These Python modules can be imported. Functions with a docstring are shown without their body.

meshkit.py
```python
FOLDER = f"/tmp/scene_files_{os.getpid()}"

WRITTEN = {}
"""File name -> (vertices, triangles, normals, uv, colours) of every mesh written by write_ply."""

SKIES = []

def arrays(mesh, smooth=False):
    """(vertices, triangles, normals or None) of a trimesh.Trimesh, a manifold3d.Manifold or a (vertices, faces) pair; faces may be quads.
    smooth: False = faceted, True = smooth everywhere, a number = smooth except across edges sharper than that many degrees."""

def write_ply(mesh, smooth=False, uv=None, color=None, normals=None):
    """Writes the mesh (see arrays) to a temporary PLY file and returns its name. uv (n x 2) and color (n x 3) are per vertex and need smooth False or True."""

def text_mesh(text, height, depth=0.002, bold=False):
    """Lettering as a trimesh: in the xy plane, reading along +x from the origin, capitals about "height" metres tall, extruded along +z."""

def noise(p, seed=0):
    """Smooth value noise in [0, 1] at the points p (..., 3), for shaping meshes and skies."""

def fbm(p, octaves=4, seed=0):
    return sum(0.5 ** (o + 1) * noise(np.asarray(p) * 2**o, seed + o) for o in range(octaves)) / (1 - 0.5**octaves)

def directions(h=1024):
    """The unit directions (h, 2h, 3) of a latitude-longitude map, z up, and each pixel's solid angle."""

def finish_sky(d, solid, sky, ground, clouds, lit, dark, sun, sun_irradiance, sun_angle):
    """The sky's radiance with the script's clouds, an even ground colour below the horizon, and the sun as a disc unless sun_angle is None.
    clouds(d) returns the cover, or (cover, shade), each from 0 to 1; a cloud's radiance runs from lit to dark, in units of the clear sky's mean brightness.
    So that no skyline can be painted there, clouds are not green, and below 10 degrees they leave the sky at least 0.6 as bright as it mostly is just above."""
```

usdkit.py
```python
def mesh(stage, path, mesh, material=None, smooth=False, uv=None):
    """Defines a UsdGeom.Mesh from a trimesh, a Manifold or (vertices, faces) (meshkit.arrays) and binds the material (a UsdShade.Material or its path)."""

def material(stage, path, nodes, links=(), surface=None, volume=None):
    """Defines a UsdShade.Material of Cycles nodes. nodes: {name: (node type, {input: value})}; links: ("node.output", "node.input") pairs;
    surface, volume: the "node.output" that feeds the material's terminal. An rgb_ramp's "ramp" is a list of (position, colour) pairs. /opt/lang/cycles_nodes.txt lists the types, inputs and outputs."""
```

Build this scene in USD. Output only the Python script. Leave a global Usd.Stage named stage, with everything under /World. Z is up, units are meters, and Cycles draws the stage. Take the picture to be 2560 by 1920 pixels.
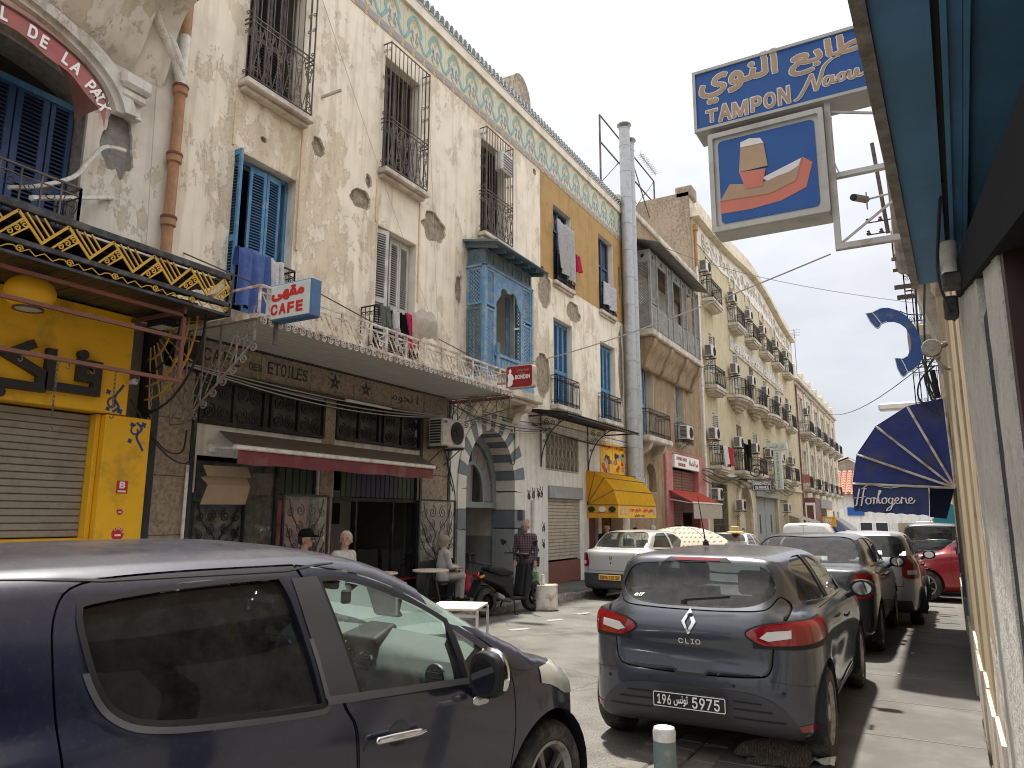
import math,random,glob,re
import numpy as np,trimesh
import manifold3d as m3
import shapely
from scipy import ndimage
from shapely import affinity
from shapely.geometry import Polygon,LineString,Point,MultiPolygon,box as sbox
from shapely.ops import unary_union
import usdkit,meshkit
from pxr import Usd,UsdGeom,UsdLux,Sdf,Gf,UsdShade,Vt
stage=Usd.Stage.CreateInMemory()
UsdGeom.SetStageUpAxis(stage,UsdGeom.Tokens.z)
UsdGeom.SetStageMetersPerUnit(stage,1.0)
world=UsdGeom.Xform.Define(stage,'/World')
stage.SetDefaultPrim(world.GetPrim())
UsdGeom.Scope.Define(stage,'/World/Looks')
pi,sin,cos=math.pi,math.sin,math.cos
rnd=random.Random(7)
# ------------------------------------------------------------------ camera (a phone held at eye height, looking up a little)
EYE=np.array([0,0,1.68]);PITCH,YAW,ROLL=math.radians(10.4),math.radians(29.4),math.radians(.15)
FPX=1820.0
fw=np.array([-sin(YAW)*cos(PITCH),cos(YAW)*cos(PITCH),sin(PITCH)])
_r=np.array([cos(YAW),sin(YAW),0]);_u=np.cross(_r,fw)
rt,up=cos(ROLL)*_r+sin(ROLL)*_u,-sin(ROLL)*_r+cos(ROLL)*_u
camera=UsdGeom.Camera.Define(stage,'/World/camera')
camera.AddTransformOp().Set(Gf.Matrix4d(*[float(x)for x in(*rt,0,*up,0,*(-fw),0,*EYE,1)]))
camera.CreateFocalLengthAttr(24.0)
camera.CreateHorizontalApertureAttr(24.0*2560/FPX)
camera.CreateVerticalApertureAttr(24.0*1920/FPX)
camera.CreateClippingRangeAttr(Gf.Vec2f(.05,3000))
camera.CreateExposureAttr(1.95)
# ------------------------------------------------------------------ sky and sun: midsummer noon, thin bright cloud
SUN=np.array([-.15,.20,.97]);SUN/=np.linalg.norm(SUN)
dome=UsdLux.DomeLight.Define(stage,'/World/sky')
dome.GetPrim().SetCustomDataByKey('kind','structure')
sky=usdkit.material(stage,'/World/Looks/sky',{'tc':('texture_coordinate',{}),'mp':('mapping',{'scale':(1.1,1.1,2.6)}),'n':('noise_texture',{'scale':2.3,'detail':7,'roughness':.56,'distortion':.35}),'n2':('noise_texture',{'scale':5.5,'detail':5,'roughness':.5}),'r':('rgb_ramp',{'ramp':[(0,(.90,.90,.90)),(.40,(.94,.94,.94)),(.58,(.97,.97,.97)),(1,(.99,.99,.99))]}),'r2':('rgb_ramp',{'ramp':[(.3,(.86,.87,.925)),(.48,(.94,.945,.98)),(.66,(1.03,1.03,1.04))]}),'sx':('separate_xyz',{}),'gr':('math',{'math_type':'multiply_add','value2':1.7,'value3':1.0}),'cl':('math',{'math_type':'maximum','value2':0.0}),'gm':('vector_math',{'math_type':'scale'}),'s':('sky_texture',{'sky_type':'single_scattering','sun_disc':False,'sun_elevation':math.asin(SUN[2]),'sun_rotation':math.atan2(SUN[0],SUN[1])}),'m':('mix_color',{}),'bg':('background_shader',{'strength':.15})},[('tc.generated','mp.vector'),('mp.vector','n.vector'),('mp.vector','n2.vector'),('n.fac','r.fac'),('n2.fac','r2.fac'),('r.color','m.fac'),('s.color','m.a'),('tc.generated','sx.vector'),('sx.z','cl.value1'),('cl.value','gr.value1'),('r2.color','gm.vector1'),('gr.value','gm.scale'),('gm.vector','m.b'),('m.result','bg.color')],surface='bg.background')
UsdShade.MaterialBindingAPI.Apply(dome.GetPrim()).Bind(sky)
sun=UsdLux.DistantLight.Define(stage,'/World/sun')
sun.CreateIntensityAttr(.52);sun.CreateAngleAttr(3.0);sun.CreateColorAttr(Gf.Vec3f(1,.95,.87))
sun.GetPrim().CreateAttribute('inputs:normalize',Sdf.ValueTypeNames.Bool).Set(True)
_z=SUN;_x=np.cross([0,1,0],_z);_x/=np.linalg.norm(_x);_y=np.cross(_z,_x)
sun.AddTransformOp().Set(Gf.Matrix4d(*[float(x)for x in(*_x,0,*_y,0,*_z,0,0,0,60,1)]))
# ------------------------------------------------------------------ materials
def mat(name,col,rough=.6,metal=0,var=.12,scale=5,bump=0,bscale=60,dirt=None,dscale=2.2,coat=0,spec=.5,alpha=None,extra=None):
 """One surface colour with uneven tone, optional blotches of dirt (colour, cover 0-1) and a fine bump."""
 c=np.array(col)
 nd={'g':('geometry',{}),'n':('noise_texture',{'scale':scale,'detail':6,'roughness':.6}),'r':('rgb_ramp',{'ramp':[(.3,c*(1-var)),(.5,c),(.7,np.minimum(c*(1+var),1))]}),'p':('principled_bsdf',{'roughness':rough,'metallic':metal,'coat_weight':coat,'specular_ior_level':spec,**(extra or{})})}
 ln=[('g.position','n.vector'),('n.fac','r.fac')]
 out='r.color'
 if dirt:
  dc,cover=dirt
  nd['dn']=('noise_texture',{'scale':dscale,'detail':9,'roughness':.68})
  nd['dr']=('rgb_ramp',{'ramp':[(.62-cover*.35,(0,0,0)),(.78-cover*.35,(.85,.85,.85))]})
  nd['dm']=('mix_color',{'b':dc})
  ln+=[('g.position','dn.vector'),('dn.fac','dr.fac'),('dr.color','dm.fac'),(out,'dm.a')]
  out='dm.result'
 ln.append((out,'p.base_color'))
 if bump:
  nd['bn']=('noise_texture',{'scale':bscale,'detail':5,'roughness':.65});nd['b']=('bump',{'distance':bump,'strength':1})
  ln+=[('g.position','bn.vector'),('bn.fac','b.height'),('b.normal','p.normal')]
 return usdkit.material(stage,'/World/Looks/'+name,nd,ln,surface='p.BSDF')
def plaster(name,top,under,under2,thr=.5,streak=.25,scale=1.0,soot=(.16,.14,.12),soot_cover=.0):
 """Lime plaster whose paint peels off in flakes: a top coat, the older coat under it, stains that run down."""
 t,u,u2=map(np.array,(top,under,under2))
 nd={'g':('geometry',{}),'w':('noise_texture',{'scale':2.6*scale,'detail':3,'roughness':.5}),'mn':('mapping',{'scale':(1.25,1.25,.8)}),'n':('noise_texture',{'scale':1.5*scale,'detail':11,'roughness':.77,'distortion':.15}),'lw':('noise_texture',{'scale':.42,'detail':4,'roughness':.55}),'nw':('math',{'math_type':'subtract','value2':.5}),'nm':('math',{'math_type':'multiply_add','value2':-.62}),'k':('rgb_ramp',{'ramp':[(thr-.012,(1,1,1)),(thr+.012,(0,0,0))]}),'k2':('rgb_ramp',{'ramp':[(thr-.12,(1,1,1)),(thr-.09,(0,0,0))]}),'t':('rgb_ramp',{'ramp':[(.3,t*.88),(.5,t),(.7,np.minimum(t*1.06,1))]}),'uu':('rgb_ramp',{'ramp':[(.3,u*.9),(.55,u),(.75,u*1.12)]}),'m1':('mix_color',{}),'m2':('mix_color',{'b':u2}),'mp':('mapping',{'scale':(2.2,2.2,.16)}),'sn':('noise_texture',{'scale':2.4,'detail':6,'roughness':.62}),'sr':('rgb_ramp',{'ramp':[(.5,(1,1,1)),(.74,(1-streak,1-streak*1.15,1-streak*1.35))]}),'m3':('mix_color',{'blend_type':'multiply','fac':1.0}),'dn':('noise_texture',{'scale':.8,'detail':9,'roughness':.7}),'dr':('rgb_ramp',{'ramp':[(.68-soot_cover*.4,(0,0,0)),(.8-soot_cover*.4,(.8,.8,.8))]}),'m4':('mix_color',{'b':soot}),'fn':('noise_texture',{'scale':34,'detail':4}),'ma':('math',{'math_type':'multiply_add','value2':.25}),'b':('bump',{'distance':.006,'strength':.7,'invert':True}),'p':('principled_bsdf',{'roughness':.88,'specular_ior_level':.25})}
 ln=[('g.position','w.vector'),('g.position','mn.vector'),('mn.vector','n.vector'),('g.position','dn.vector'),('g.position','fn.vector'),('g.position','mp.vector'),('mp.vector','sn.vector'),('n.fac','nm.value3'),('g.position','lw.vector'),('lw.fac','nw.value1'),('nw.value','nm.value1'),('nm.value','k.fac'),('nm.value','k2.fac'),('w.fac','t.fac'),('w.fac','uu.fac'),('k.color','m1.fac'),('t.color','m1.a'),('uu.color','m1.b'),('k2.color','m2.fac'),('m1.result','m2.a'),('sn.fac','sr.fac'),('m2.result','m3.a'),('sr.color','m3.b'),('dn.fac','dr.fac'),('dr.color','m4.fac'),('m3.result','m4.a'),('m4.result','p.base_color'),('fn.fac','ma.value1'),('k.color','ma.value3'),('ma.value','b.height'),('b.normal','p.normal')]
 return usdkit.material(stage,'/World/Looks/'+name,nd,ln,surface='p.BSDF')
def pane(name,tint=(.8,.85,.82),dust=.12,dcol=(.55,.53,.48),rough=.01,ior=1.44):
 """A window pane: clear glass that mirrors more at a slant, with a film of dust."""
 return usdkit.material(stage,'/World/Looks/'+name,{'g':('geometry',{}),'n':('noise_texture',{'scale':9,'detail':8,'roughness':.7}),'r':('rgb_ramp',{'ramp':[(.35,(dust*.35,)*3),(.75,(dust*1.6,)*3)]}),'f':('fresnel',{'IOR':ior}),'t':('transparent_bsdf',{'color':tint}),'gl':('glossy_bsdf',{'color':(1,1,1),'roughness':rough}),'m':('mix_closure',{}),'d':('diffuse_bsdf',{'color':dcol}),'m2':('mix_closure',{})},[('g.position','n.vector'),('n.fac','r.fac'),('f.fac','m.fac'),('t.BSDF','m.closure1'),('gl.BSDF','m.closure2'),('r.color','m2.fac'),('m.closure','m2.closure1'),('d.BSDF','m2.closure2')],surface='m2.closure')
def paint(name,col,dust=.3,dcol=(.30,.28,.245),metal=.35,rough=.32):
 """Car paint under clear coat; dust lies on what faces up and dries in spots on the flanks."""
 return usdkit.material(stage,'/World/Looks/'+name,{'g':('geometry',{}),'sx':('separate_xyz',{}),'mr':('map_range',{'from_min':.1,'from_max':1.0,'to_min':0,'to_max':1,'clamp':True}),'n':('noise_texture',{'scale':7,'detail':9,'roughness':.7}),'n2':('noise_texture',{'scale':46,'detail':6,'roughness':.75}),'r':('rgb_ramp',{'ramp':[(.3,(.35,.35,.35)),(.7,(1,1,1))]}),'r2':('rgb_ramp',{'ramp':[(.54,(.02,.02,.02)),(.70,(.4,.4,.4))]}),'a':('math',{'math_type':'multiply'}),'a2':('math',{'math_type':'multiply_add','value2':dust*2.2}),'a3':('math',{'math_type':'multiply','value2':dust*1.9}),'mx':('mix_color',{'a':col,'b':dcol}),'ro':('math',{'math_type':'multiply_add','value2':.55,'value3':.06}),'cw':('math',{'math_type':'multiply_add','value2':-1.15,'value3':1}),'p':('principled_bsdf',{'metallic':metal,'roughness':rough})},[('g.normal','sx.vector'),('sx.z','mr.value'),('g.position','n.vector'),('g.position','n2.vector'),('n.fac','r.fac'),('n2.fac','r2.fac'),('mr.result','a.value1'),('r.color','a.value2'),('r2.color','a3.value1'),('a.value','a2.value1'),('a3.value','a2.value3'),('a2.value','mx.fac'),('mx.result','p.base_color'),('a2.value','ro.value1'),('ro.value','p.coat_roughness'),('a2.value','cw.value1'),('cw.value','p.coat_weight')],surface='p.BSDF')
def cloth(name,col,translucent=.25,var=.15,scale=14,stripe=None):
 nd={'g':('geometry',{}),'n':('noise_texture',{'scale':scale,'detail':6}),'r':('rgb_ramp',{'ramp':[(.3,np.array(col)*(1-var)),(.7,np.minimum(np.array(col)*(1+var),1))]}),'d':('diffuse_bsdf',{}),'t':('translucent_bsdf',{}),'m':('mix_closure',{'fac':translucent})}
 ln=[('g.position','n.vector'),('n.fac','r.fac'),('d.BSDF','m.closure1'),('t.BSDF','m.closure2')]
 out='r.color'
 if stripe:
  nd.update({'tc':('texture_coordinate',{}),'w1':('wave_texture',{'scale':stripe[0],'bands_direction':'z'}),'w2':('wave_texture',{'scale':stripe[0],'bands_direction':'y'}),'mx':('math',{'math_type':'maximum'}),'rr':('rgb_ramp',{'ramp':[(.86,(0,0,0)),(.95,(.8,.8,.8))]}),'mc':('mix_color',{'b':stripe[1]})})
  ln+=[('tc.object','w1.vector'),('tc.object','w2.vector'),('w1.fac','mx.value1'),('w2.fac','mx.value2'),('mx.value','rr.fac'),('rr.color','mc.fac'),(out,'mc.a')]
  out='mc.result'
 ln+=[(out,'d.color'),(out,'t.color')]
 return usdkit.material(stage,'/World/Looks/'+name,nd,ln,surface='m.closure')
K={}
def k(name,*a,**b):
 K[name]=mat(name,*a,**b);return K[name]
K['cream_plaster']=plaster('cream_plaster',(.755,.68,.55),(.64,.55,.415),(.53,.435,.31),.462,.3)
K['cream_plaster_smooth']=plaster('cream_plaster_smooth',(.72,.66,.55),(.63,.55,.43),(.52,.44,.34),.38,.15)
K['hotel_plaster']=plaster('hotel_plaster',(.69,.645,.565),(.585,.52,.41),(.44,.38,.29),.44,.25,1.1)
K['ochre_paint']=plaster('ochre_paint',(.40,.25,.095),(.37,.235,.10),(.44,.33,.20),.40,.2)
K['tan_plaster']=plaster('tan_plaster',(.29,.205,.125),(.35,.265,.18),(.22,.165,.11),.42,.35)
K['sand_plaster']=plaster('sand_plaster',(.52,.45,.295),(.50,.44,.32),(.40,.36,.28),.38,.3,.7)
K['white_plaster']=plaster('white_plaster',(.70,.68,.63),(.58,.54,.47),(.42,.40,.36),.40,.3,1.5,soot_cover=.1)
K['pale_plaster']=plaster('pale_plaster',(.64,.58,.46),(.55,.48,.36),(.45,.40,.32),.42,.3,.8)
K['rubble_stone']=plaster('rubble_stone',(.36,.29,.21),(.25,.20,.15),(.45,.38,.29),.52,.2,5)
k('bare_mortar',(.33,.27,.20),.95,bump=.06,bscale=14,var=.4,scale=9)
k('grey_mortar',(.25,.24,.225),.95,bump=.03,bscale=14,var=.3,scale=10)
k('stone_trim',(.56,.50,.41),.85,var=.15,bump=.006,bscale=30,dirt=((.33,.28,.22),.5))
k('rust_stain',(.60,.455,.31),.85,var=.2,scale=9)
k('terracotta',(.42,.20,.085),.75,var=.25,scale=8,dirt=((.30,.17,.10),.6),dscale=9)
k('rust_red',(.17,.055,.04),.65,var=.25,dirt=((.12,.06,.04),.5))
k('plastic_white',(.72,.70,.64),.5,var=.1,dirt=((.45,.40,.33),.35),dscale=9)
k('iron_black',(.018,.018,.02),.5,metal=.4,var=.3,dirt=((.09,.08,.07),.35))
k('iron_brown',(.075,.06,.055),.6,metal=.2,var=.3,dirt=((.16,.12,.09),.5))
k('iron_white',(.62,.59,.53),.6,var=.15,dirt=((.30,.18,.11),.5),dscale=7)
k('iron_grey',(.27,.25,.22),.65,var=.2,dirt=((.17,.11,.08),.55),dscale=9)
k('iron_gold',(.52,.31,.045),.42,metal=.15,var=.2)
k('beam_black',(.022,.022,.024),.6,var=.4,bump=.004,bscale=60,dirt=((.10,.095,.09),.4),dscale=6)
k('plank_dark',(.055,.042,.03),.5,var=.3)
k('shutter_maroon',(.050,.032,.030),.7,var=.3,dirt=((.13,.11,.10),.35),dscale=8)
k('shutter_blue',(.055,.19,.36),.55,var=.2,dirt=((.22,.30,.36),.3),dscale=6)
k('shutter_deep_blue',(.03,.065,.17),.5,var=.25)
k('shutter_grey',(.47,.46,.43),.65,var=.15,dirt=((.30,.28,.25),.4))
k('wood_blue',(.10,.235,.40),.6,var=.2,scale=9,dirt=((.27,.32,.33),.45),dscale=5)
k('wood_slate',(.085,.145,.175),.65,var=.25,dirt=((.16,.17,.16),.4))
k('wood_grey',(.20,.205,.19),.75,var=.25,dirt=((.30,.28,.24),.5),dscale=4)
k('glass_black',(.012,.014,.016),.12,var=.2,spec=.6)
k('room_dark',(.035,.032,.03),.9)
k('room_wall',(.24,.225,.20),.9)
k('room_pale',(.60,.585,.54),.85)
k('marble_brown',(.24,.185,.13),.45,var=.45,scale=17,bump=.003,bscale=40,dirt=((.36,.29,.22),.45),dscale=14)
k('marble_dark',(.032,.036,.04),.35,var=.3)
k('yellow_panel',(.82,.445,.012),.45,var=.05,dirt=((.46,.27,.03),.25))
k('letter_black',(.016,.016,.017),.45,var=.1)
k('shutter_steel',(.32,.285,.24),.5,metal=.25,var=.12,dirt=((.22,.19,.16),.4),dscale=5)
k('shutter_pale',(.42,.37,.29),.55,var=.12,dirt=((.27,.22,.17),.45),dscale=5)
k('board_brown',(.15,.055,.04),.55,var=.15)
k('blue_print',(.02,.045,.22),.5,var=.1)
k('red_print',(.50,.02,.02),.5,var=.1)
k('white_print',(.78,.77,.74),.5,var=.05)
k('maroon_sign',(.22,.012,.018),.3,var=.08)
k('awning_maroon',(.16,.035,.04),.85,var=.12,dirt=((.24,.12,.10),.3))
k('awning_brown',(.18,.14,.115),.85,var=.15)
k('awning_pink',(.42,.20,.165),.85,var=.15,dirt=((.46,.34,.25),.4))
k('awning_rose',(.36,.10,.10),.8,var=.15,dirt=((.30,.14,.12),.35))
K['awning_yellow']=cloth('awning_yellow',(.92,.53,.05),.42,.08,5)
K['awning_red']=cloth('awning_red',(.66,.13,.10),.3,.1,6)
K['awning_white']=cloth('awning_white',(.62,.58,.50),.3,.12,8)
k('awning_blue',(.018,.034,.17),.75,var=.2,scale=4,bump=.02,bscale=5,dirt=((.055,.055,.075),.35),dscale=3)
k('awning_navy',(.024,.042,.13),.8,var=.15)
k('valance_yellow',(.66,.36,.03),.8,var=.1)
k('canopy_blue',(.085,.25,.44),.55,var=.15,scale=3,dirt=((.08,.20,.32),.4))
k('dark_matte',(.012,.014,.017),.9,spec=.1)
k('canopy_edge',(.30,.28,.245),.7,var=.25,bump=.008,bscale=30,dirt=((.17,.13,.10),.5),dscale=9)
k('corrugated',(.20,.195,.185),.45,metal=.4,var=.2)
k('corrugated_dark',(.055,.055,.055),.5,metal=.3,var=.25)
k('zinc',(.42,.43,.43),.42,metal=.6,var=.12,dirt=((.30,.29,.27),.4),dscale=5)
k('sign_blue',(.005,.080,.31),.55,var=.08)
k('sign_grey',(.46,.45,.415),.45,var=.1,dirt=((.36,.33,.28),.3),dscale=6)
k('letter_tan',(.42,.28,.17),.6,var=.12)
k('letter_white',(.72,.70,.68),.55,var=.06)
k('coral',(.58,.17,.11),.5,var=.06)
k('steel_white',(.50,.49,.46),.5,var=.12,dirt=((.33,.28,.22),.3),dscale=8)
k('glass_sign',(.55,.57,.53),.25,var=.06)
k('sign_rim_blue',(.055,.13,.27),.5,var=.2)
k('navy_enamel',(.012,.016,.055),.3,var=.1)
k('ac_white',(.60,.585,.54),.5,var=.08,dirt=((.36,.30,.24),.35),dscale=7)
k('ac_dark',(.04,.038,.036),.6,var=.2)
k('black_plastic',(.014,.014,.015),.6,var=.15,spec=.3)
k('grey_plastic',(.040,.041,.045),.5,var=.12)
k('trim_grey',(.085,.086,.09),.45,var=.1)
k('soffit_grey',(.46,.445,.41),.7,var=.1)
k('beard_grey',(.17,.15,.14),.8)
k('rubber',(.017,.017,.017),.75,var=.3,bump=.002,bscale=90,dirt=((.10,.09,.075),.4),dscale=14)
k('alloy',(.36,.36,.355),.38,metal=.7,var=.1,dirt=((.18,.16,.14),.35),dscale=16)
k('chrome',(.75,.75,.76),.12,metal=1,var=.03)
k('mirror_glass',(.55,.60,.60),.03,metal=1,var=.02)
k('lamp_red',(.20,.005,.008),.12,var=.15,spec=.7,coat=.6)
k('lamp_clear',(.62,.60,.57),.12,var=.08,coat=.6)
k('lamp_amber',(.60,.20,.02),.2)
k('headlamp',(.56,.56,.50),.1,coat=.8,var=.1)
k('seat_dark',(.018,.019,.022),.85,var=.2)
k('dash_grey',(.20,.245,.235),.7,var=.08,bump=.001,bscale=300)
k('dash_dark',(.025,.028,.03),.6)
k('plate_black',(.010,.010,.011),.4)
k('plate_amber',(.72,.36,.02),.5)
k('bollard_green',(.155,.19,.18),.5,var=.12,dirt=((.30,.30,.28),.25),dscale=18)
k('drum_white',(.62,.595,.52),.55,var=.1,dirt=((.30,.12,.04),.45),dscale=4)
k('table_top',(.60,.53,.42),.6,var=.12)
k('chair_red',(.34,.03,.035),.45,var=.1)
k('chair_grey',(.25,.25,.24),.5,var=.1)
k('steel_tube',(.42,.42,.40),.4,metal=.5,var=.1)
k('basket',(.52,.37,.20),.85,var=.3,scale=60,bump=.006,bscale=60)
k('skin',(.42,.235,.155),.6,var=.08,extra={'subsurface_weight':.08})
k('skin_pale',(.52,.31,.225),.6,var=.08,extra={'subsurface_weight':.08})
k('hair_dark',(.02,.016,.013),.7,var=.4,scale=80)
k('hair_grey',(.46,.44,.42),.8,var=.25,scale=80,bump=.01,bscale=120)
k('hair_white',(.60,.585,.56),.8,var=.2,scale=80,bump=.01,bscale=120)
for _n,_c in dict(white_cotton=(.70,.69,.68),navy_cotton=(.02,.028,.055),denim=(.03,.04,.065),orange_cotton=(.62,.16,.07),grey_cotton=(.16,.165,.16),beige_cotton=(.55,.50,.45),black_cloth=(.018,.018,.02),blue_towel=(.11,.17,.42),pink_cloth=(.62,.05,.12),red_cloth=(.48,.05,.08),sheet_grey=(.48,.48,.47),sheet_lilac=(.56,.54,.56),blue_bag=(.03,.08,.42),green_bag=(.20,.42,.16),straw=(.62,.46,.23),dotted=(.66,.58,.46),umbrella_cream=(.70,.62,.48),scarf=(.42,.37,.29)).items():
 K[_n]=cloth(_n,_c,.12)
K['plaid']=cloth('plaid',(.085,.045,.065),.05,.2,14,stripe=(9,(.30,.27,.29)))
K['net_white']=cloth('net_white',(.72,.68,.62),.5,.1)
k('cardboard',(.36,.265,.175),.85,var=.08,bump=.004,bscale=8)
k('cable',(.022,.022,.023),.6)
k('cable_pale',(.42,.40,.36),.6)
k('roof_tile',(.42,.19,.12),.85,var=.35,scale=9,dirt=((.30,.17,.12),.5),dscale=3)
k('teal_paint',(.012,.17,.20),.5,var=.1)
k('frieze_yellow',(.53,.50,.31),.6,var=.2,scale=1.3,dirt=((.50,.47,.38),.6),dscale=3)
k('frieze_teal',(.16,.34,.35),.55,var=.15,scale=11)
k('frieze_lilac',(.27,.255,.30),.6,var=.15,scale=11)
k('frieze_ochre',(.50,.35,.14),.6,var=.12)
k('frieze_line',(.24,.27,.24),.6,var=.12)
k('glaze_green',(.018,.035,.032),.2,var=.5,scale=16,coat=.4)
k('glaze_white',(.55,.53,.48),.5,var=.15)
k('pink_paint',(.40,.13,.115),.7,var=.15,dirt=((.42,.26,.22),.4))
k('arch_white',(.60,.57,.50),.7,var=.1)
k('arch_slate',(.145,.165,.18),.7,var=.12)
k('arch_frame',(.22,.245,.25),.6,var=.12)
k('frosted',(.23,.21,.215),.35,var=.15)
k('door_grey',(.26,.275,.275),.7,var=.1,dirt=((.34,.34,.33),.35))
k('door_steel',(.175,.18,.18),.5,metal=.2,var=.12)
k('ink',(.02,.02,.022),.7)
k('tube_lamp',(.62,.61,.58),.4)
k('panel_green',(.028,.055,.028),.5,var=.2)
k('panel_navy',(.022,.026,.062),.5,var=.2)
k('old_poster',(.30,.09,.085),.7,var=.5,scale=6)
k('paper',(.66,.645,.60),.8,var=.08)
K['cafe_glass']=pane('cafe_glass',(.70,.72,.68),.16)
K['car_glass']=pane('car_glass',(.74,.79,.76),.05)
K['car_glass_tint']=pane('car_glass_tint',(.03,.036,.042),.02)
K['car_glass_dusty']=pane('car_glass_dusty',(.55,.6,.58),.06,(.36,.34,.31))
K['paint_navy']=paint('paint_navy',(.004,.0065,.026),.16,(.135,.132,.122),.12)
K['paint_slate']=paint('paint_slate',(.046,.053,.068),.12,(.21,.20,.175),.5)
K['paint_black']=paint('paint_black',(.018,.022,.023),.11,(.2,.19,.17))
K['paint_silver']=paint('paint_silver',(.40,.40,.405),.15,(.40,.38,.34),.6)
K['paint_white']=paint('paint_white',(.66,.66,.64),.1,(.5,.48,.43),0)
K['paint_red']=paint('paint_red',(.30,.010,.016),.12,(.26,.2,.17),.2)
K['paint_lightgrey']=paint('paint_lightgrey',(.52,.515,.50),.1,(.46,.43,.38),.3)
def striped(name,a,b,c,scale,dist,dirn='x',kind='bands'):
 return usdkit.material(stage,'/World/Looks/'+name,{'tc':('texture_coordinate',{}),'w':('wave_texture',{'scale':scale,'distortion':dist,'detail':3,'detail_scale':2.5,'bands_direction':dirn}),'w2':('wave_texture',{'scale':scale,'distortion':dist,'bands_direction':'z'}),'mm':('math',{'math_type':'multiply'}),'r':('rgb_ramp',{'ramp':[(.25,a),(.5,b),(.75,c)]}),'p':('principled_bsdf',{'roughness':.9,'sheen_weight':.2})},[('tc.object','w.vector'),('tc.object','w2.vector'),('w.fac','mm.value1'),('w2.fac','mm.value2'),(('w.fac' if kind=='bands' else 'mm.value'),'r.fac'),('r.color','p.base_color')],surface='p.BSDF')
K['tabby']=striped('tabby',(.030,.025,.019),(.062,.049,.036),(.095,.074,.053),16,9)
K['umbrella_check']=striped('umbrella_check',(.42,.37,.29),(.38,.33,.26),(.15,.12,.09),3.2,.3,'x','check')
# ------------------------------------------------------------------ reading the photograph: a pixel of one of its crops, and where its ray meets a plane of the street
CROPS=dict(A=(0,0,.40687),B=(0,600,.45203),C=(500,0,.40687),D=(450,650,.36166),E=(1050,550,.30136),F=(1050,950,.33149),G=(1550,450,.30136),H=(1550,900,.30136),I=(1400,1300,.37366),J=(1900,1200,.43393),K=(1650,0,.42188),L=(2000,650,.39188),N=(2100,600,.24109),O=(1950,950,.2713),Q=(0,400,.24108),R=(450,1100,.31646),S=(0,1250,.40687),U=(700,1250,.40384),P=(0,0,1),W=(0,0,2560/2212))
def ray(c,a,b):
 x,y,s=CROPS[c]
 return fw*FPX+rt*(x+a*s-1280)-up*(y+b*s-960)
def onx(c,a,b,X):d=ray(c,a,b);return EYE+d*(X/d[0])
def ony(c,a,b,Y):d=ray(c,a,b);return EYE+d*(Y/d[1])
def onz(c,a,b,Z):d=ray(c,a,b);return EYE+d*((Z-EYE[2])/d[2])
def yz(c,pts,X=-8.5):return[tuple(onx(c,a,b,X)[1:])for a,b in pts]
def ground_z(y):return 0.0 if y<12 else-.02*(y-12)
WALL=-8.5
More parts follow.
